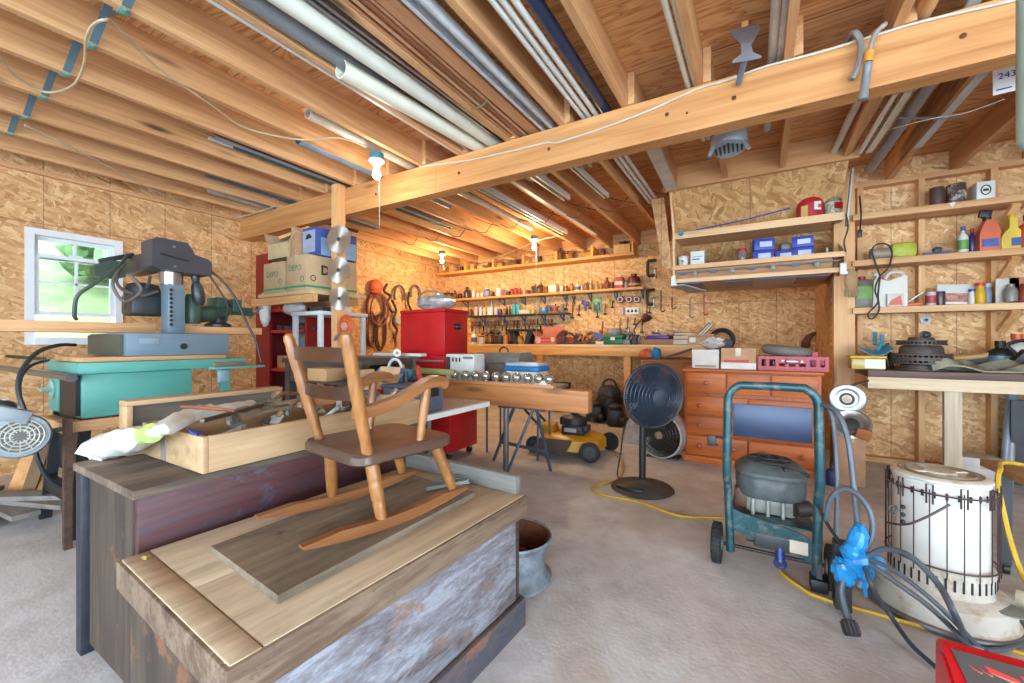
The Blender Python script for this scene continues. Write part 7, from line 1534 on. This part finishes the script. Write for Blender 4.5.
can('red and white spray can on lower right shelf', RSp(931, zC), .032, .105, paint((226, 206, 204)), WHITE, 'spray_can', 'can', paint((196, 80, 90))); can('blue-capped spray can beside the red and white one', RSp(940, zC), .031, .11, paint((90, 70, 80), .3, .3), paint((60, 150, 170)), 'spray_can')
p = RSp(957, zC, 4.6); t_ = thing('white_packet', 'flat white packet with red print standing on the lower right shelf', 'packet', p); obj('packet', MB().cbox(p+V((0, 0, .085)), (.24, .03, .165), (-.15, .06, 0), .006), WHITE, t_); obj('print_block', MB().cbox(p+V((0, -.02, .06)), (.18, .003, .07), (-.15, .06, 0)), paint((216, 150, 130), .5, 0, .4, 30), t_)
bottle('yellow tube with red cap leaning on the lower right shelf', RSp(980, zC, 4.55), .03, .165, YEL, paint((220, 70, 50)), 'glue_tube', .8); bottle('blue-grey tube behind the yellow tube', RSp(987, zC, 4.6), .026, .16, paint((130, 150, 170)), paint((180, 190, 200)), 'glue_tube', .8); bottle('slim white tube left of the yellow tube', RSp(972, zC, 4.57), .022, .12, WHITE, BLUE, 'glue_tube', .8)
for k, (u, c, lb) in enumerate(((1009, (214, 206, 196), 'grey blister pack with bottle on the lower right shelf'), (1023, (206, 110, 80), 'reddish blister pack at right end of lower shelf'))):
    p = RSp(u, zC, 4.55); t_ = thing('blister_pack', lb, 'package', p); obj('card', MB().box(p.x-.065, p.x+.055, 4.56, 4.564, zC, zC+.19), paint(c), t_); obj('blister', MB().lathe([(.035, .01), (.036, .08), (.03, .11), (.018, .12), (.018, .14)], V((p.x, 4.525, zC)), 14), paint(((150, 146, 140), (150, 70, 50))[k], .3), t_)
one('cord_loop', 'black cord looped over the middle right shelf and hanging down', 'cord', MB().tube([at(u, v, Y=4.44) for u, v in ((880, 276), (875, 262), (872, 250), (878, 244), (888, 245), (892, 254), (888, 268), (880, 276), (875, 290), (878, 302), (868, 314), (872, 319), (879, 310), (878, 296), (880, 277))], .0065, 6), paint((60, 60, 60), .5))
for u, v, c, lb in ((925, 320, (206, 212, 214), 'white round spool on a peg of the stud'), (925, 335, (60, 62, 70), 'dark round spool on a peg lower on the stud')):
    p = at(u, v, Y=4.705); t_ = thing('peg_spool', lb, 'spool', p); obj('spool', MB().lathe([(.034, 0), (.034, .02), (.02, .022), (.012, .03)], p, 18, (0, -1, 0)), paint(c, .4), t_); obj('hub', MB().cyl(p+V((0, -.03, 0)), p+V((0, -.034, 0)), .012), BLACK, t_)
one('wall_brush', 'blue brush handle hung on the wall above the scoop', 'brush', MB().bar(at(875, 345, Y=4.62), at(875, 332, Y=4.66), .03, .02, bev=.005), paint((70, 150, 180)))

# right workbench
rb = thing('right_workbench', 'workbench with dark top and pale frame on the right', 'workbench', (2.0, 4.35, 0)); ry0 = 4.03; rx0 = at(868, 372, Y=ry0).x
PALEL = wood('pale_leg', (206, 190, 166), (172, 154, 130), 'Z', 1, .6, .3)
obj('bench_top', MB().box(rx0, 3.4, ry0, RWY-.0905, .785, .835, .003), worn('rb_top', ((70, 50, 44), (104, 78, 68), (132, 104, 90)), 'X', 1, .6), rb); obj('apron', MB().box(rx0, 3.4, ry0+.005, ry0+.045, .70, .7845, .002), PALE, rb)
obj('end_rail', MB().box(rx0, rx0+.04, ry0+.046, RWY-.0905, .70, .7845, .002), PINE, rb)
for X in (1.19, 2.7): obj('leg', MB().box(X-.045, X+.045, ry0+.046, ry0+.086, 0, .7845, .002), PALEL, rb)
obj('rear_leg', MB().box(rx0+.02, rx0+.06, 4.62, 4.70, 0, .7), PINEZ, rb)
zR = .8355
p = V((at(866, 362, Y=4.16).x, 4.16, zR)); t_ = thing('yellow_tub', 'yellow-lidded clear tub with white label on the right bench end', 'tub', p); obj('tub', MB().box(p.x-.10, p.x+.10, 4.09, 4.24, zR, zR+.085, .01), paint((206, 176, 90), .3, 0, .15), t_); obj('lid', MB().box(p.x-.11, p.x+.11, 4.08, 4.25, zR+.0855, zR+.105, .006), YEL, t_); obj('paper_label', MB().box(p.x-.02, p.x+.10, 4.088, 4.0895, zR+.01, zR+.08), WHITE, t_)
p = V((at(874, 352, Y=4.35).x, 4.35, zR)); t_ = thing('hand_scoop', 'blue plastic hand scoop behind the yellow tub', 'scoop', p)
b = MB(); b.sheet([[p+V((x*.10, y*.09, .125+.05*abs(x)**2+.02*y)) for x in (-1, -.5, 0, .5, 1)] for y in (-1, 0, 1)], .004); obj('pan', b, paint((70, 160, 196), .4), t_); obj('handle', MB().tube([p+V((.03, .05, .14)), p+V((.06, .07, .20)), p+V((.065, .08, .27))], .015, 8), paint((70, 160, 196), .4), t_); obj('stand_block', MB().box(p.x-.05, p.x+.06, 4.30, 4.42, zR, zR+.12, .01), paint((150, 130, 100), .6), t_)
for k, (u, lb) in enumerate(((886, 'left grey chisel handle standing behind the tub'), (892, 'right grey chisel handle standing behind the tub'))): q_ = V((at(u, 360, Y=4.45).x, 4.45, zR)); one('chisel', lb, 'chisel', MB().cyl(q_, q_+V((-.03, 0, .2)), .014, .012, 10), IRON)
RO = worn('rotor_iron', ((52, 46, 44), (84, 74, 70), (110, 96, 88)), 'B', 1.2, .55, (112, 76, 56)); 
rc0 = V((at(921, 360, Y=4.27).x, 4.27, zR))
def rotor(label, z, r, hat_r, hat_h, vented, flip=False):
    c = rc0+V((0, 0, z)); t_ = thing('brake_rotor', label, 'brake rotor', c)
    if vented:
        obj('lower_plate', MB().lathe([(r, 0), (r, .011)], c, 48), RO, t_); obj('upper_plate', MB().lathe([(r, .026), (r, .037)], c, 48), RO, t_); b = MB()
        for k in range(36): d = V((math.cos(k*.17453), math.sin(k*.17453), 0)); b.bar(c+d*r*.6+V((0, 0, .0185)), c+d*(r-.004)+V((0, 0, .0185)), .009, .0148)
        obj('vanes', b, RO, t_); top = .037
    else: obj('plate', MB().lathe([(r, 0), (r, .014)], c, 48), RO, t_); top = .014
    if hat_h: obj('hat', MB().lathe([(hat_r, top), (hat_r*.97, top+hat_h*.7), (hat_r*.85, top+hat_h), (hat_r*.3, top+hat_h)], c, 36), RO, t_)
    return t_
rotor('lowest plain rotor of the stack on the right bench', 0, .150, .12, .032, False); rotor('second, wide vented rotor of the stack', .047, .172, 0, 0, True); rotor('third vented rotor with tall hat in the stack', .086, .170, .125, .062, True); rotor('topmost small rotor of the stack', .187, .142, .075, .022, True)
p = V((at(970, 362, Y=4.45).x, 4.45, zR)); t_ = thing('wire_brush', 'curved wooden wire brush lying behind the rotor stack', 'brush', p); obj('back', MB().tube([p+V((-.16, 0, .08)), p+V((0, 0, .095)), p+V((.14, 0, .125))], .022, 10), paint((206, 160, 100), .5), t_); obj('bristles', MB().bar(p+V((-.06, 0, .05)), p+V((.14, 0, .085)), .03, .035), DGREY, t_)
obj('rest_block', MB().box(p.x-.12, p.x+.12, 4.42, 4.5, zR, zR+.05, .01), IRON, t_)
rows = []
cx_ = at(985, 370, Y=4.2).x
for j in range(8): rows.append([V((cx_-.30+.085*i, 4.08+.04*j, zR+.014+max(0, .05*math.sin(i*1.1+j*.7)+.03*math.sin(j*1.9)+.012*rnd.uniform(-1, 1)))) for i in range(12)])
one('green_cloth', 'crumpled grey-green cloth lying on the right bench', 'cloth', MB().sheet(rows, .012), paint((168, 162, 138), .85, 0, .18, 14, (110, 126, 104)))
bottle('black oil bottle with label on the right bench', V((at(1000, 360, Y=4.45).x, 4.45, zR)), .07, .22, BLACK, BLACK, 'oil_bottle', .35, paint((110, 150, 170), .4, 0, .3, 30)); bottle('white bottle with orange cap on the right bench', V((at(1017, 350, Y=4.5).x, 4.5, zR)), .06, .27, WHITE, ORG, 'bottle', .45)
p = V((at(1020, 360, Y=4.3).x, 4.3, zR)); t_ = thing('black_stapler', 'black metal tool with handle at right end of the bench', 'tool', p); obj('body', MB().prism([p+V((x, -.04, z)) for x, z in ((-.10, 0), (.10, 0), (.09, .10), (.02, .16))], (0, .08, 0)), BLACK, t_); obj('handle', MB().tube([p+V((-.02, 0, .13)), p+V((-.06, 0, .19)), p+V((.02, 0, .22)), p+V((.08, 0, .17))], .012, 8), BLACK, t_)
# lamps / reflectors and box left of the bench
p = at(847, 399, Y=3.93); ad = V((-.08, -1, .02)).normalized()
t_ = thing('brake_drum_cover', 'shiny round metal cover hung at the left end of the right bench', 'cover', p+V((0, 0, -.105))); obj('dish', MB().lathe([(.108, 0), (.112, .008), (.10, .014), (.066, .006), (.058, -.02)], p, 36, ad), paint((170, 168, 164), .3, .9, .05), t_); obj('centre', MB().lathe([(.058, -.02), (.05, -.012), (.046, .004), (.03, .004), (.028, -.006)], p, 24, ad), paint((48, 48, 50), .5), t_); obj('hub_knob', MB().lathe([(.026, -.006), (.024, .012), (0, .014)], p, 16, ad), paint((190, 150, 110), .4, .3), t_)
obj('hook', MB().bar(p+V((0, .03, .09)), V((p.x+.16, ry0+.02, .76)), .012, .012), IRON, t_)
p = at(851, 424, Y=3.86); ad = V((-.1, -.8, .62)).normalized()
t_ = thing('brake_drum_cover', 'second round cover tilted upward below the shiny one', 'cover', p+V((0, 0, -.1))); obj('dish', MB().lathe([(.115, 0), (.12, .01), (.105, .018), (.07, .0), (.06, -.02)], p, 36, ad), paint((176, 168, 160), .3, .6, .06), t_); obj('centre', MB().lathe([(.06, -.02), (.05, .0), (.03, .01), (0, .01)], p, 24, ad), DGREY, t_)
one('copper_block', 'copper-brown block leaning on the tilted round cover', 'block', MB().cbox(at(863, 434, Y=3.78), (.085, .03, .075), (.2, .25, .1), .004), paint((176, 104, 52), .5))
x0_, x1_ = at(836, 470, Y=3.82).x, at(866, 470, Y=3.82).x
carton('cardboard_box', 'tall brown cardboard box on the floor left of the right bench', x0_, x1_, 3.82, 4.1, .002, .385, paint((196, 152, 116), .8)); 
p = V((x0_-.03, 3.78, 0)); bottle('dark blue bottle on the floor beside the brown box', p, .035, .16, paint((40, 60, 110), .4), BLACK)
for k, (u0, u1, c, lb) in enumerate(((1003, 1012, (168, 186, 204), 'left grey-blue pipe leaning under the right bench'), (1009, 1015, (190, 200, 210), 'right grey-blue pipe leaning under the right bench'))): one('leaning_pipe', lb, 'pipe', MB().cyl(V((at(u0, 470, Y=4.4).x, 4.4, .0)), V((at(u1, 400, Y=4.66).x, 4.66, .78)), .022, None, 12), paint(c, .35, .3))
p = V((at(1022, 430, Y=4.5).x, 4.5, 0)); one('dark_board', 'black flat panel standing under the right bench', 'panel', MB().box(p.x-.06, p.x+.3, 4.48, 4.5, 0, .62), DGREY)
p = V((at(982, 470, Y=4.2).x, 4.2, 0)); carton('white_carton', 'white floor carton with red stripe under the right bench', p.x-.10, p.x+.12, 4.2, 4.4, .002, .22, paint((222, 216, 212), .6))

# ================================================================= pressure washer
WT = paint((36, 84, 92), .38, .25, .12, 12, (96, 104, 100)); pw = thing('pressure_washer', 'dark teal pressure washer frame with dusty black engine', 'pressure washer', (.05, 2.3, 0))
XL, XR, YW = -.115, .226, 2.16
b = MB(); pts = [V((XL+.01, YW+.02, .07)), V((XL, YW+.03, .35)), V((XL-.004, YW, .45)), V((XL, YW, .74))]
arc = [V((XL+.07-.07*math.cos(a_), YW, .775+.075*math.sin(a_))) for a_ in (.0, .4, .8, 1.2, 1.57)] + [V((XR-.07+.07*math.sin(a_), YW, .775+.075*math.cos(a_))) for a_ in (.0, .4, .8, 1.2, 1.57)]
b.tube(pts+arc+[V((XR, YW, .74)), V((XR+.004, YW, .45)), V((XR, YW+.02, .35)), V((XR-.005, YW+.02, .045))], .0185, 14, 4); obj('frame_tube', b, WT, pw)
obj('back_panel', MB().box(XL+.022, XR-.022, YW-.004, YW+.002, .615, .765, .002), paint((34, 50, 82), .35, .2, .12, 10), pw)
b = MB(); b.prism([V((x, YW+.02, z)) for x, z in ((XL+.02, .17), (XL+.02, .27), (XL+.06, .255), (XR-.06, .215), (XR-.02, .19), (XR-.02, .09), (XR-.08, .12), (XL+.1, .15))], (0, .008, 0)); b.box(XL+.01, XR-.01, YW+.029, YW+.42, .225, .233); obj('deck_plate', b, WT, pw)
obj('spec_label', MB().box(XR-.105, XR-.035, YW+.017, YW+.0195, .125, .18), paint((226, 210, 190)), pw)
ec = V((.055, 2.38, .2335)); EG = paint((92, 98, 98), .55, .1, .2, 20)
obj('crankcase', MB().cbox(ec+V((0, 0, .055)), (.20, .2, .11), None, .015), paint((150, 150, 140), .5, .3, .15, 15), pw)
def oval(rows, n=36): 
    b = MB(); pv = None
    for sx_, sy_, z in rows:
        g = [b.bm.verts.new(ec+V((math.copysign(abs(math.cos(6.2832*i/n))**.7, math.cos(6.2832*i/n))*sx_, math.copysign(abs(math.sin(6.2832*i/n))**.7, math.sin(6.2832*i/n))*sy_, z))) for i in range(n)]
        if pv: b.bridge(pv, g)
        else: b._f(g[::-1])
        pv = g
    b._f(pv); return b
sh = obj('engine_shroud', oval(((.135, .125, .075), (.145, .135, .09), (.148, .138, .165), (.138, .128, .178), (.152, .142, .181), (.152, .142, .195), (.128, .118, .222), (.10, .09, .236), (.03, .03, .241))), EG, pw)
b = MB()
for k in range(8): a_ = k*.785; b.bar(ec+V((math.cos(a_)*.03, math.sin(a_)*.03, .246)), ec+V((math.cos(a_)*.09, math.sin(a_)*.085, .241)), .010, .008)
b.torus(ec+V((0, 0, .240)), (0, 0, 1), .092, .006, 28, 6); b.torus(ec+V((0, 0, .25)), (0, 0, 1), .05, .005, 24, 6); obj('cooling_grille', b, paint((48, 52, 54), .5), sh)
obj('fuel_cap', MB().cbox(ec+V((.095, -.07, .212)), (.12, .05, .02), (0, .25, .5), .006), BLACK, sh)
for k in range(3): obj('bolt_post', MB().cyl(ec+V((-.07+.06*k, -.115, 0)), ec+V((-.07+.06*k, -.115, .074)), .009), paint((176, 176, 168), .4, .4), pw)
obj('carburettor', MB().cbox(ec+V((-.12, -.06, .06)), (.06, .07, .09), None, .01), paint((104, 70, 56), .5), pw)
obj('muffler', MB().cyl(ec+V((.09, -.10, .05)), ec+V((.15, -.06, .05)), .035), IRON, pw)
p_ = V((.06, 2.22, .15)); obj('pump', MB().cbox(p_, (.14, .09, .07), None, .01).cyl(p_+V((-.1, 0, -.01)), p_+V((.07, 0, -.01)), .022), DGREY, pw); obj('water_inlet', MB().cyl(p_+V((.03, -.03, -.02)), p_+V((.03, -.05, -.075)), .018).torus(p_+V((.03, -.05, -.08)), (0, 1, 0), .018, .008, 14, 6), paint((44, 64, 140), .4), pw)
for x, lb in ((XL-.048, 0), (XR+.052, 1)):
    c = V((x, 2.20, .09)); w_ = obj('wheel', MB().lathe([(.055, -.020), (.081, -.022), (.089, -.014), (.090, 0), (.089, .014), (.081, .022), (.055, .020)], c, 32, (1, 0, 0)), RUBBER, pw); obj('wheel_hub', MB().lathe([(.056, -.018), (.04, -.012), (.025, -.026), (0, -.027)], c, 20, (1, 0, 0)).lathe([(.056, .018), (.04, .012), (.025, .026), (0, .027)], c, 20, (1, 0, 0)), paint((130, 128, 122), .4), w_); b = MB()
    for k in range(30):
        a_ = k*.2094
        for s_ in (-1, 1): b.bar(c+V((s_*.002, math.cos(a_)*.0895, math.sin(a_)*.0895)), c+V((s_*.018, math.cos(a_+.1)*.088, math.sin(a_+.1)*.088)), .006, .006)
    obj('tyre_tread', b, RUBBER, w_)
obj('axle', MB().cyl((XL-.046, 2.20, .09), (XR+.05, 2.20, .09), .008), BLACK, pw)
obj('hose_hook', MB().tube([V((XL-.01, YW, .60)), V((XL-.06, YW-.01, .60)), V((XL-.07, YW-.01, .575)), V((XL-.04, YW-.01, .565))], .006, 6).box(XL-.085, XL-.05, YW-.02, YW-.014, .56, .61, .004), BLACK, pw)
obj('foot_bracket', MB().box(XR-.03, XR+.03, YW-.03, YW+.05, .0, .05, .004).bar((XR+.0, YW-.01, .05), (XR+.0, YW+.02, .12), .02, .02), BLACK, pw)
one('side_grille', 'black plastic spray gun holder at the right foot of the washer', 'holder', MB().prism([V((.262, y, z)) for y, z in ((2.0, .02), (2.09, .0), (2.09, .26), (2.03, .26))], (.05, 0, 0)), BLACK)
# hoses of the washer
def hz(name, label, pts, r, m_=HOSE, cat='hose'): return one(name, label, cat, MB().tube(pts, r*.82, 9, 6), m_)
hz('pressure_hose', 'grey hose arching from the washer handle down to the blue bag', [at(815, 404, Y=2.20), at(824, 405, Y=2.14), at(838, 414, Y=2.08), at(848, 440, Y=2.05), at(853, 480, Y=2.03), at(858, 530, Y=2.0), at(860, 556, Y=1.98)], .0125)
hz('pressure_hose', 'second grey hose hanging close beside the washer handle', [at(818, 406, Y=2.24), at(830, 412, Y=2.2), at(835, 440, Y=2.18), at(837, 490, Y=2.16), at(836, 530, Y=2.14), at(836, 560, Y=2.1)], .0105)
hz('pressure_hose', 'grey hose loop curling left above the blue bag', [at(826, 520, Y=2.06), at(830, 500, Y=2.04), at(842, 489, Y=2.02), at(857, 494, Y=2.0), at(870, 512, Y=1.98), at(872, 535, Y=1.97), at(862, 556, Y=1.96)], .0115)
hz('pressure_hose', 'thin dark hose crossing below the washer handle to the bag', [at(818, 505, Y=2.15), at(828, 525, Y=2.08), at(842, 545, Y=2.0), at(852, 556, Y=1.97)], .008, paint((50, 54, 60), .5))
fl = .014
hz('pressure_hose', 'dark hose running from the blue bag to the red case', [at(864, 566, Y=1.93), at(873, 588, Y=1.88), at(888, 612, z=.06), at(910, 643, z=.02), at(930, 662, z=fl), at(937, 668, z=fl)], .0095, paint((70, 78, 88), .45))
hz('pressure_hose', 'grey hose arching high from the bag over to the heater base', [at(868, 556, Y=1.95), at(885, 549, Y=1.92), at(910, 556, Y=1.86), at(938, 584, Y=1.80), at(955, 615, Y=1.72), at(966, 640, z=.03), at(968, 648, z=fl)], .0115)
hz('pressure_hose', 'grey hose curving round the front of the heater base', [at(867, 562, Y=1.94), at(890, 578, Y=1.90), at(925, 603, Y=1.86), at(948, 624, Y=1.86), at(964, 640, z=.04), at(985, 650, z=fl), at(1010, 648, z=fl), at(1030, 640, z=fl)], .0105)
hz('pressure_hose', 'third grey hose straight from the bag toward the heater', [at(866, 558, Y=1.955), at(895, 571, Y=1.91), at(930, 598, Y=1.86), at(955, 622, Y=1.86), at(976, 644, z=.03), at(988, 652, z=fl)], .0095)
wd_ = thing('spray_lance', 'grey lance end with ribbed black coupling beside the washer', 'lance', at(852, 634, z=0)); pA, pB = at(841, 590, Y=1.90), at(848, 620, z=.055)
obj('tube', MB().tube([at(850, 566, Y=1.93), pA, pB], .0125, 10), paint((76, 84, 92), .4), wd_); dd = (at(853, 636, z=.018)-pB); obj('coupling', MB().cyl(pB, pB+dd, .022, .024, 16), BLACK, wd_); b = MB(); dn = dd.normalized(); xx = dn.cross(V((0, 0, 1))).normalized(); yy = xx.cross(dn)
for k in range(12): o_ = xx*math.cos(k*.5236)*.0235+yy*math.sin(k*.5236)*.0235; b.bar(pB+o_+dn*.005, pB+dd+o_-dn*.005, .005, .005)
obj('coupling_ribs', b, DGREY, wd_)
# blue plastic bag knotted round the hoses
bc_ = at(857, 562, Y=1.955); BP = paint((40, 150, 220), .3, 0, .18, 18)
t_ = thing('blue_plastic_bag', 'bright blue plastic bag knotted around the hoses', 'bag', bc_)
ex_ = RT.copy()
b = MB()
for (du, dv, su, sv_, rz_) in ((0, .075, .028, .055, .3), (-.045, -.035, .034, .05, -.3), (.0, .0, .045, .05, .0), (.05, .0, .05, .022, .2), (.02, -.03, .03, .035, 0), (-.02, .035, .03, .03, .4)):
    b.sphere(bc_+ex_*du*1.1+V((0, 0, dv*1.1)), 1, (su*1.05, .035, sv_*1.08), 14, 9, .16, (0, rz_, .55))
b.bar(bc_+ex_*.02+V((0, 0, -.04)), bc_+ex_*.03+V((0, 0, -.12)), .03, .012); obj('bag_body', b, BP, t_, ang=15)
obj('tied_tail', MB().cbox(bc_+ex_*.025+V((0, 0, -.075)), (.035, .02, .05), (.2, .3, .5), .006), paint((120, 150, 170), .4), t_)

# yellow extension cord on the floor
cable('yellow extension cord snaking over the floor past the fan and washer', [at(u, v, z=.008) for u, v in ((606, 446), (612, 452), (622, 460), (623, 470), (617, 480), (598, 485), (593, 490), (602, 495), (625, 499), (645, 504), (680, 516), (720, 518), (750, 522), (770, 540), (777, 562), (783, 574), (800, 587), (818, 597), (873, 613), (943, 632), (985, 642), (1024, 654), (1060, 664))], .0075, YCORD, 'extension_cord', 'cord', 6)
cable('thin black flex lying on floor near mower and bench', [at(u, v, z=.006) for u, v in ((520, 418), (535, 424), (552, 419), (575, 420), (600, 424))], .006, CW, 'floor_flex', 'cord')

# ================================================================= kerosene heater
HC = V((.62, 2.26, 0)); HW = paint((222, 216, 204), .4, 0, .06, 6, (172, 158, 132)); kh = thing('kerosene_heater', 'round white kerosene heater with wire guard on the right', 'heater', HC)
obj('base_tray', MB().lathe([(.19, .0), (.208, .004), (.211, .02), (.202, .024), (.197, .085), (.178, .10), (.14, .105)], HC, 48), HW, kh)
obj('tray_rim', MB().torus(HC+V((0, 0, .012)), (0, 0, 1), .220, .010, 48, 8), paint((120, 120, 124), .4, .2), kh)
co_l = obj('vent_collar', MB().lathe([(.150, .10), (.150, .185), (.145, .19), (.136, .192)], HC, 48), HW, kh); b = MB()
for k in range(40): a_ = k*.15708; d = V((math.cos(a_), math.sin(a_), 0)); q_ = HC+d*.1502; b.cbox(q_+V((0, 0, .150)), (.003, .006, .04), (0, 0, a_))
obj('vent_slots', b, BLACK, co_l)
bd_ = obj('heater_body', MB().lathe([(.135, .192), (.135, .475), (.138, .478), (.138, .488)], HC, 48), paint((236, 232, 224), .32, 0, .04), kh); b = MB()
for k in range(26): a_ = k*.24166; b.cbox(HC+V((math.cos(a_)*.1355, math.sin(a_)*.1355, .448)), (.003, .008, .022), (0, 0, a_))
obj('vent_slots', b, BLACK, bd_); b = MB()
for u, v in ((903, 513), (903, 520), (903, 527)): p = at(u, v, Y=2.13); b.sphere(p, .008)
obj('vent_holes', b, BLACK, bd_)
tp = obj('heater_top', MB().lathe([(.138, .488), (.144, .492), (.144, .500), (.136, .505), (.12, .507), (.115, .503), (.05, .505), (.045, .511), (.02, .512)], HC, 48), HW, kh)
obj('top_ring', MB().torus(HC+V((0, 0, .507)), (0, 0, 1), .098, .004, 40, 6).torus(HC+V((0, 0, .506)), (0, 0, 1), .12, .003, 40, 6), paint((150, 136, 112), .5), tp)
for k in range(4): a_ = .4+k*1.57; obj('top_window', MB().cbox(HC+V((math.cos(a_)*.07, math.sin(a_)*.07, .507)), (.05, .02, .004), (0, 0, a_), .002), paint((240, 238, 228), .3), tp)
GW = paint((92, 74, 76), .4, .5); b = MB(); gr = .158
for k in range(22):
    a_ = k*.2856; d = V((math.cos(a_), math.sin(a_), 0)); e_ = V((-d.y, d.x, 0))*.009
    b.tube([HC+d*gr+V((0, 0, .17)), HC+d*gr+V((0, 0, .47))], .002, 5, 1)
    if k % 2: b.tube([HC+d*gr-e_+V((0, 0, .42)), HC+d*gr-e_+V((0, 0, .488)), HC+d*gr+e_+V((0, 0, .488)), HC+d*gr+e_+V((0, 0, .42))], .003, 5, 1)
obj('guard_wires', b, GW, kh); obj('guard_ring', MB().torus(HC+V((0, 0, .455)), (0, 0, 1), gr, .003, 48, 6), GW, kh); obj('guard_ring', MB().torus(HC+V((0, 0, .2)), (0, 0, 1), gr, .003, 48, 6), GW, kh)
obj('guard_door_bar', MB().tube([at(887, 527, Y=2.18), at(905, 530, Y=2.09), at(925, 524, Y=2.07), at(950, 512, Y=2.06)], .004, 6), GW, kh)
obj('wick_knob', MB().lathe([(.026, 0), (.028, .02), (.02, .028)], HC+V((.17, -.10, .14)), 16, (.86, -.5, 0)), paint((214, 204, 180), .4), kh); obj('badge', MB().torus(at(893, 515, Y=2.125), (.4, -1, 0), .014, .004, 16, 6), DGREY, kh)
kh.scale = (1, 1, 1.06)
obj('fuel_gauge', MB().lathe([(.05, 0), (.052, .006), (.02, .008)], HC+V((.15, -.11, .092)), 18), paint((150, 156, 150), .3), kh)

# small table at right edge with cord over it, and red case in the foreground
st = thing('low_table', 'low wooden table on a caster leg at right edge', 'table', (1.25, 2.62, 0)); STW = worn('low_table_top', ((120, 84, 58), (170, 130, 96), (196, 160, 124)), 'X', 1, .6)
obj('tabletop', MB().prism([V((x, y, .47)) for x, y in ((.90, 2.78), (.93, 2.43), (1.9, 2.40), (1.9, 2.85))], (0, 0, .03)), STW, st)
for x, y in ((.965, 2.50), (.965, 2.74), (1.85, 2.5), (1.85, 2.78)): l_ = obj('leg', MB().box(x-.018, x+.018, y-.018, y+.018, .055, .469), DGREY, st); obj('caster', MB().cyl((x-.01, y, .026), (x+.01, y, .026), .025).box(x-.015, x+.015, y-.015, y+.015, .04, .0545), BLACK, l_)
cable('yellow cord draped over the low table edge', [V((1.5, 2.5, .508)), V((1.2, 2.52, .51)), at(1012, 463, z=.515), at(1000, 470, Y=2.42), at(998, 485, Y=2.40), at(1003, 510, Y=2.39), at(1010, 540, Y=2.38), at(1020, 570, Y=2.36), at(1030, 590, z=.01)], .0085, YCORD, 'extension_cord', 'cord')
RC0 = .378; cs = thing('red_tool_case', 'red case with dark sloping panel and red emblem, bottom right foreground', 'case', (.65, 1.25, 0))
obj('case_body', MB().prism([V((RC0, y, z)) for y, z in ((1.40, 0), (1.40, .315), (1.385, .332), (1.355, .332), (1.12, .20), (1.10, .18), (1.10, 0))], (.55, 0, 0)), paint((200, 24, 34), .3, 0, .06), cs)
n_ = V((0, -.132, .235)).normalized(); sd = V((0, -.235, -.132)).normalized(); top = V((RC0, 1.355, .332))
def onp(x, s, h=.001): return V((RC0+x, top.y, top.z)) + sd*s + n_*h
pn = obj('sloping_panel', MB().prism([onp(.012, .003), onp(.545, .003), onp(.545, .095), onp(.024, .095)], n_*.002), paint((84, 80, 78), .4), cs)
for (x, s, w_, h_) in ((.034, .030, .013, .014), (.051, .031, .012, .013), (.061, .022, .046, .026), (.114, .023, .056, .028)): obj('emblem', MB().prism([onp(x, s, .0032), onp(x+w_, s+.012, .0032), onp(x+w_+.006, s+h_*.75, .0032), onp(x+.004, s+h_*.5, .0032)], n_*.0008), paint((226, 70, 62), .4), pn); obj('emblem', MB().prism([onp(x+.004, s+h_*.52, .0032), onp(x+w_+.006, s+h_*.77, .0032), onp(x+w_+.004, s+h_*1.0, .0032)], n_*.0008), paint((206, 150, 140), .4), pn)
obj('end_cap', MB().prism([V((RC0-.0045, y, z)) for y, z in ((1.385, .02), (1.385, .30), (1.35, .315), (1.13, .19), (1.115, .02))], (.004, 0, 0)), paint((214, 40, 48), .3), cs)
for z in (.24, .14): obj('rivet', MB().lathe([(.004, 0), (.003, .002)], (RC0-.0045, 1.34, z), 10, (-1, 0, 0)), BLACK, cs)
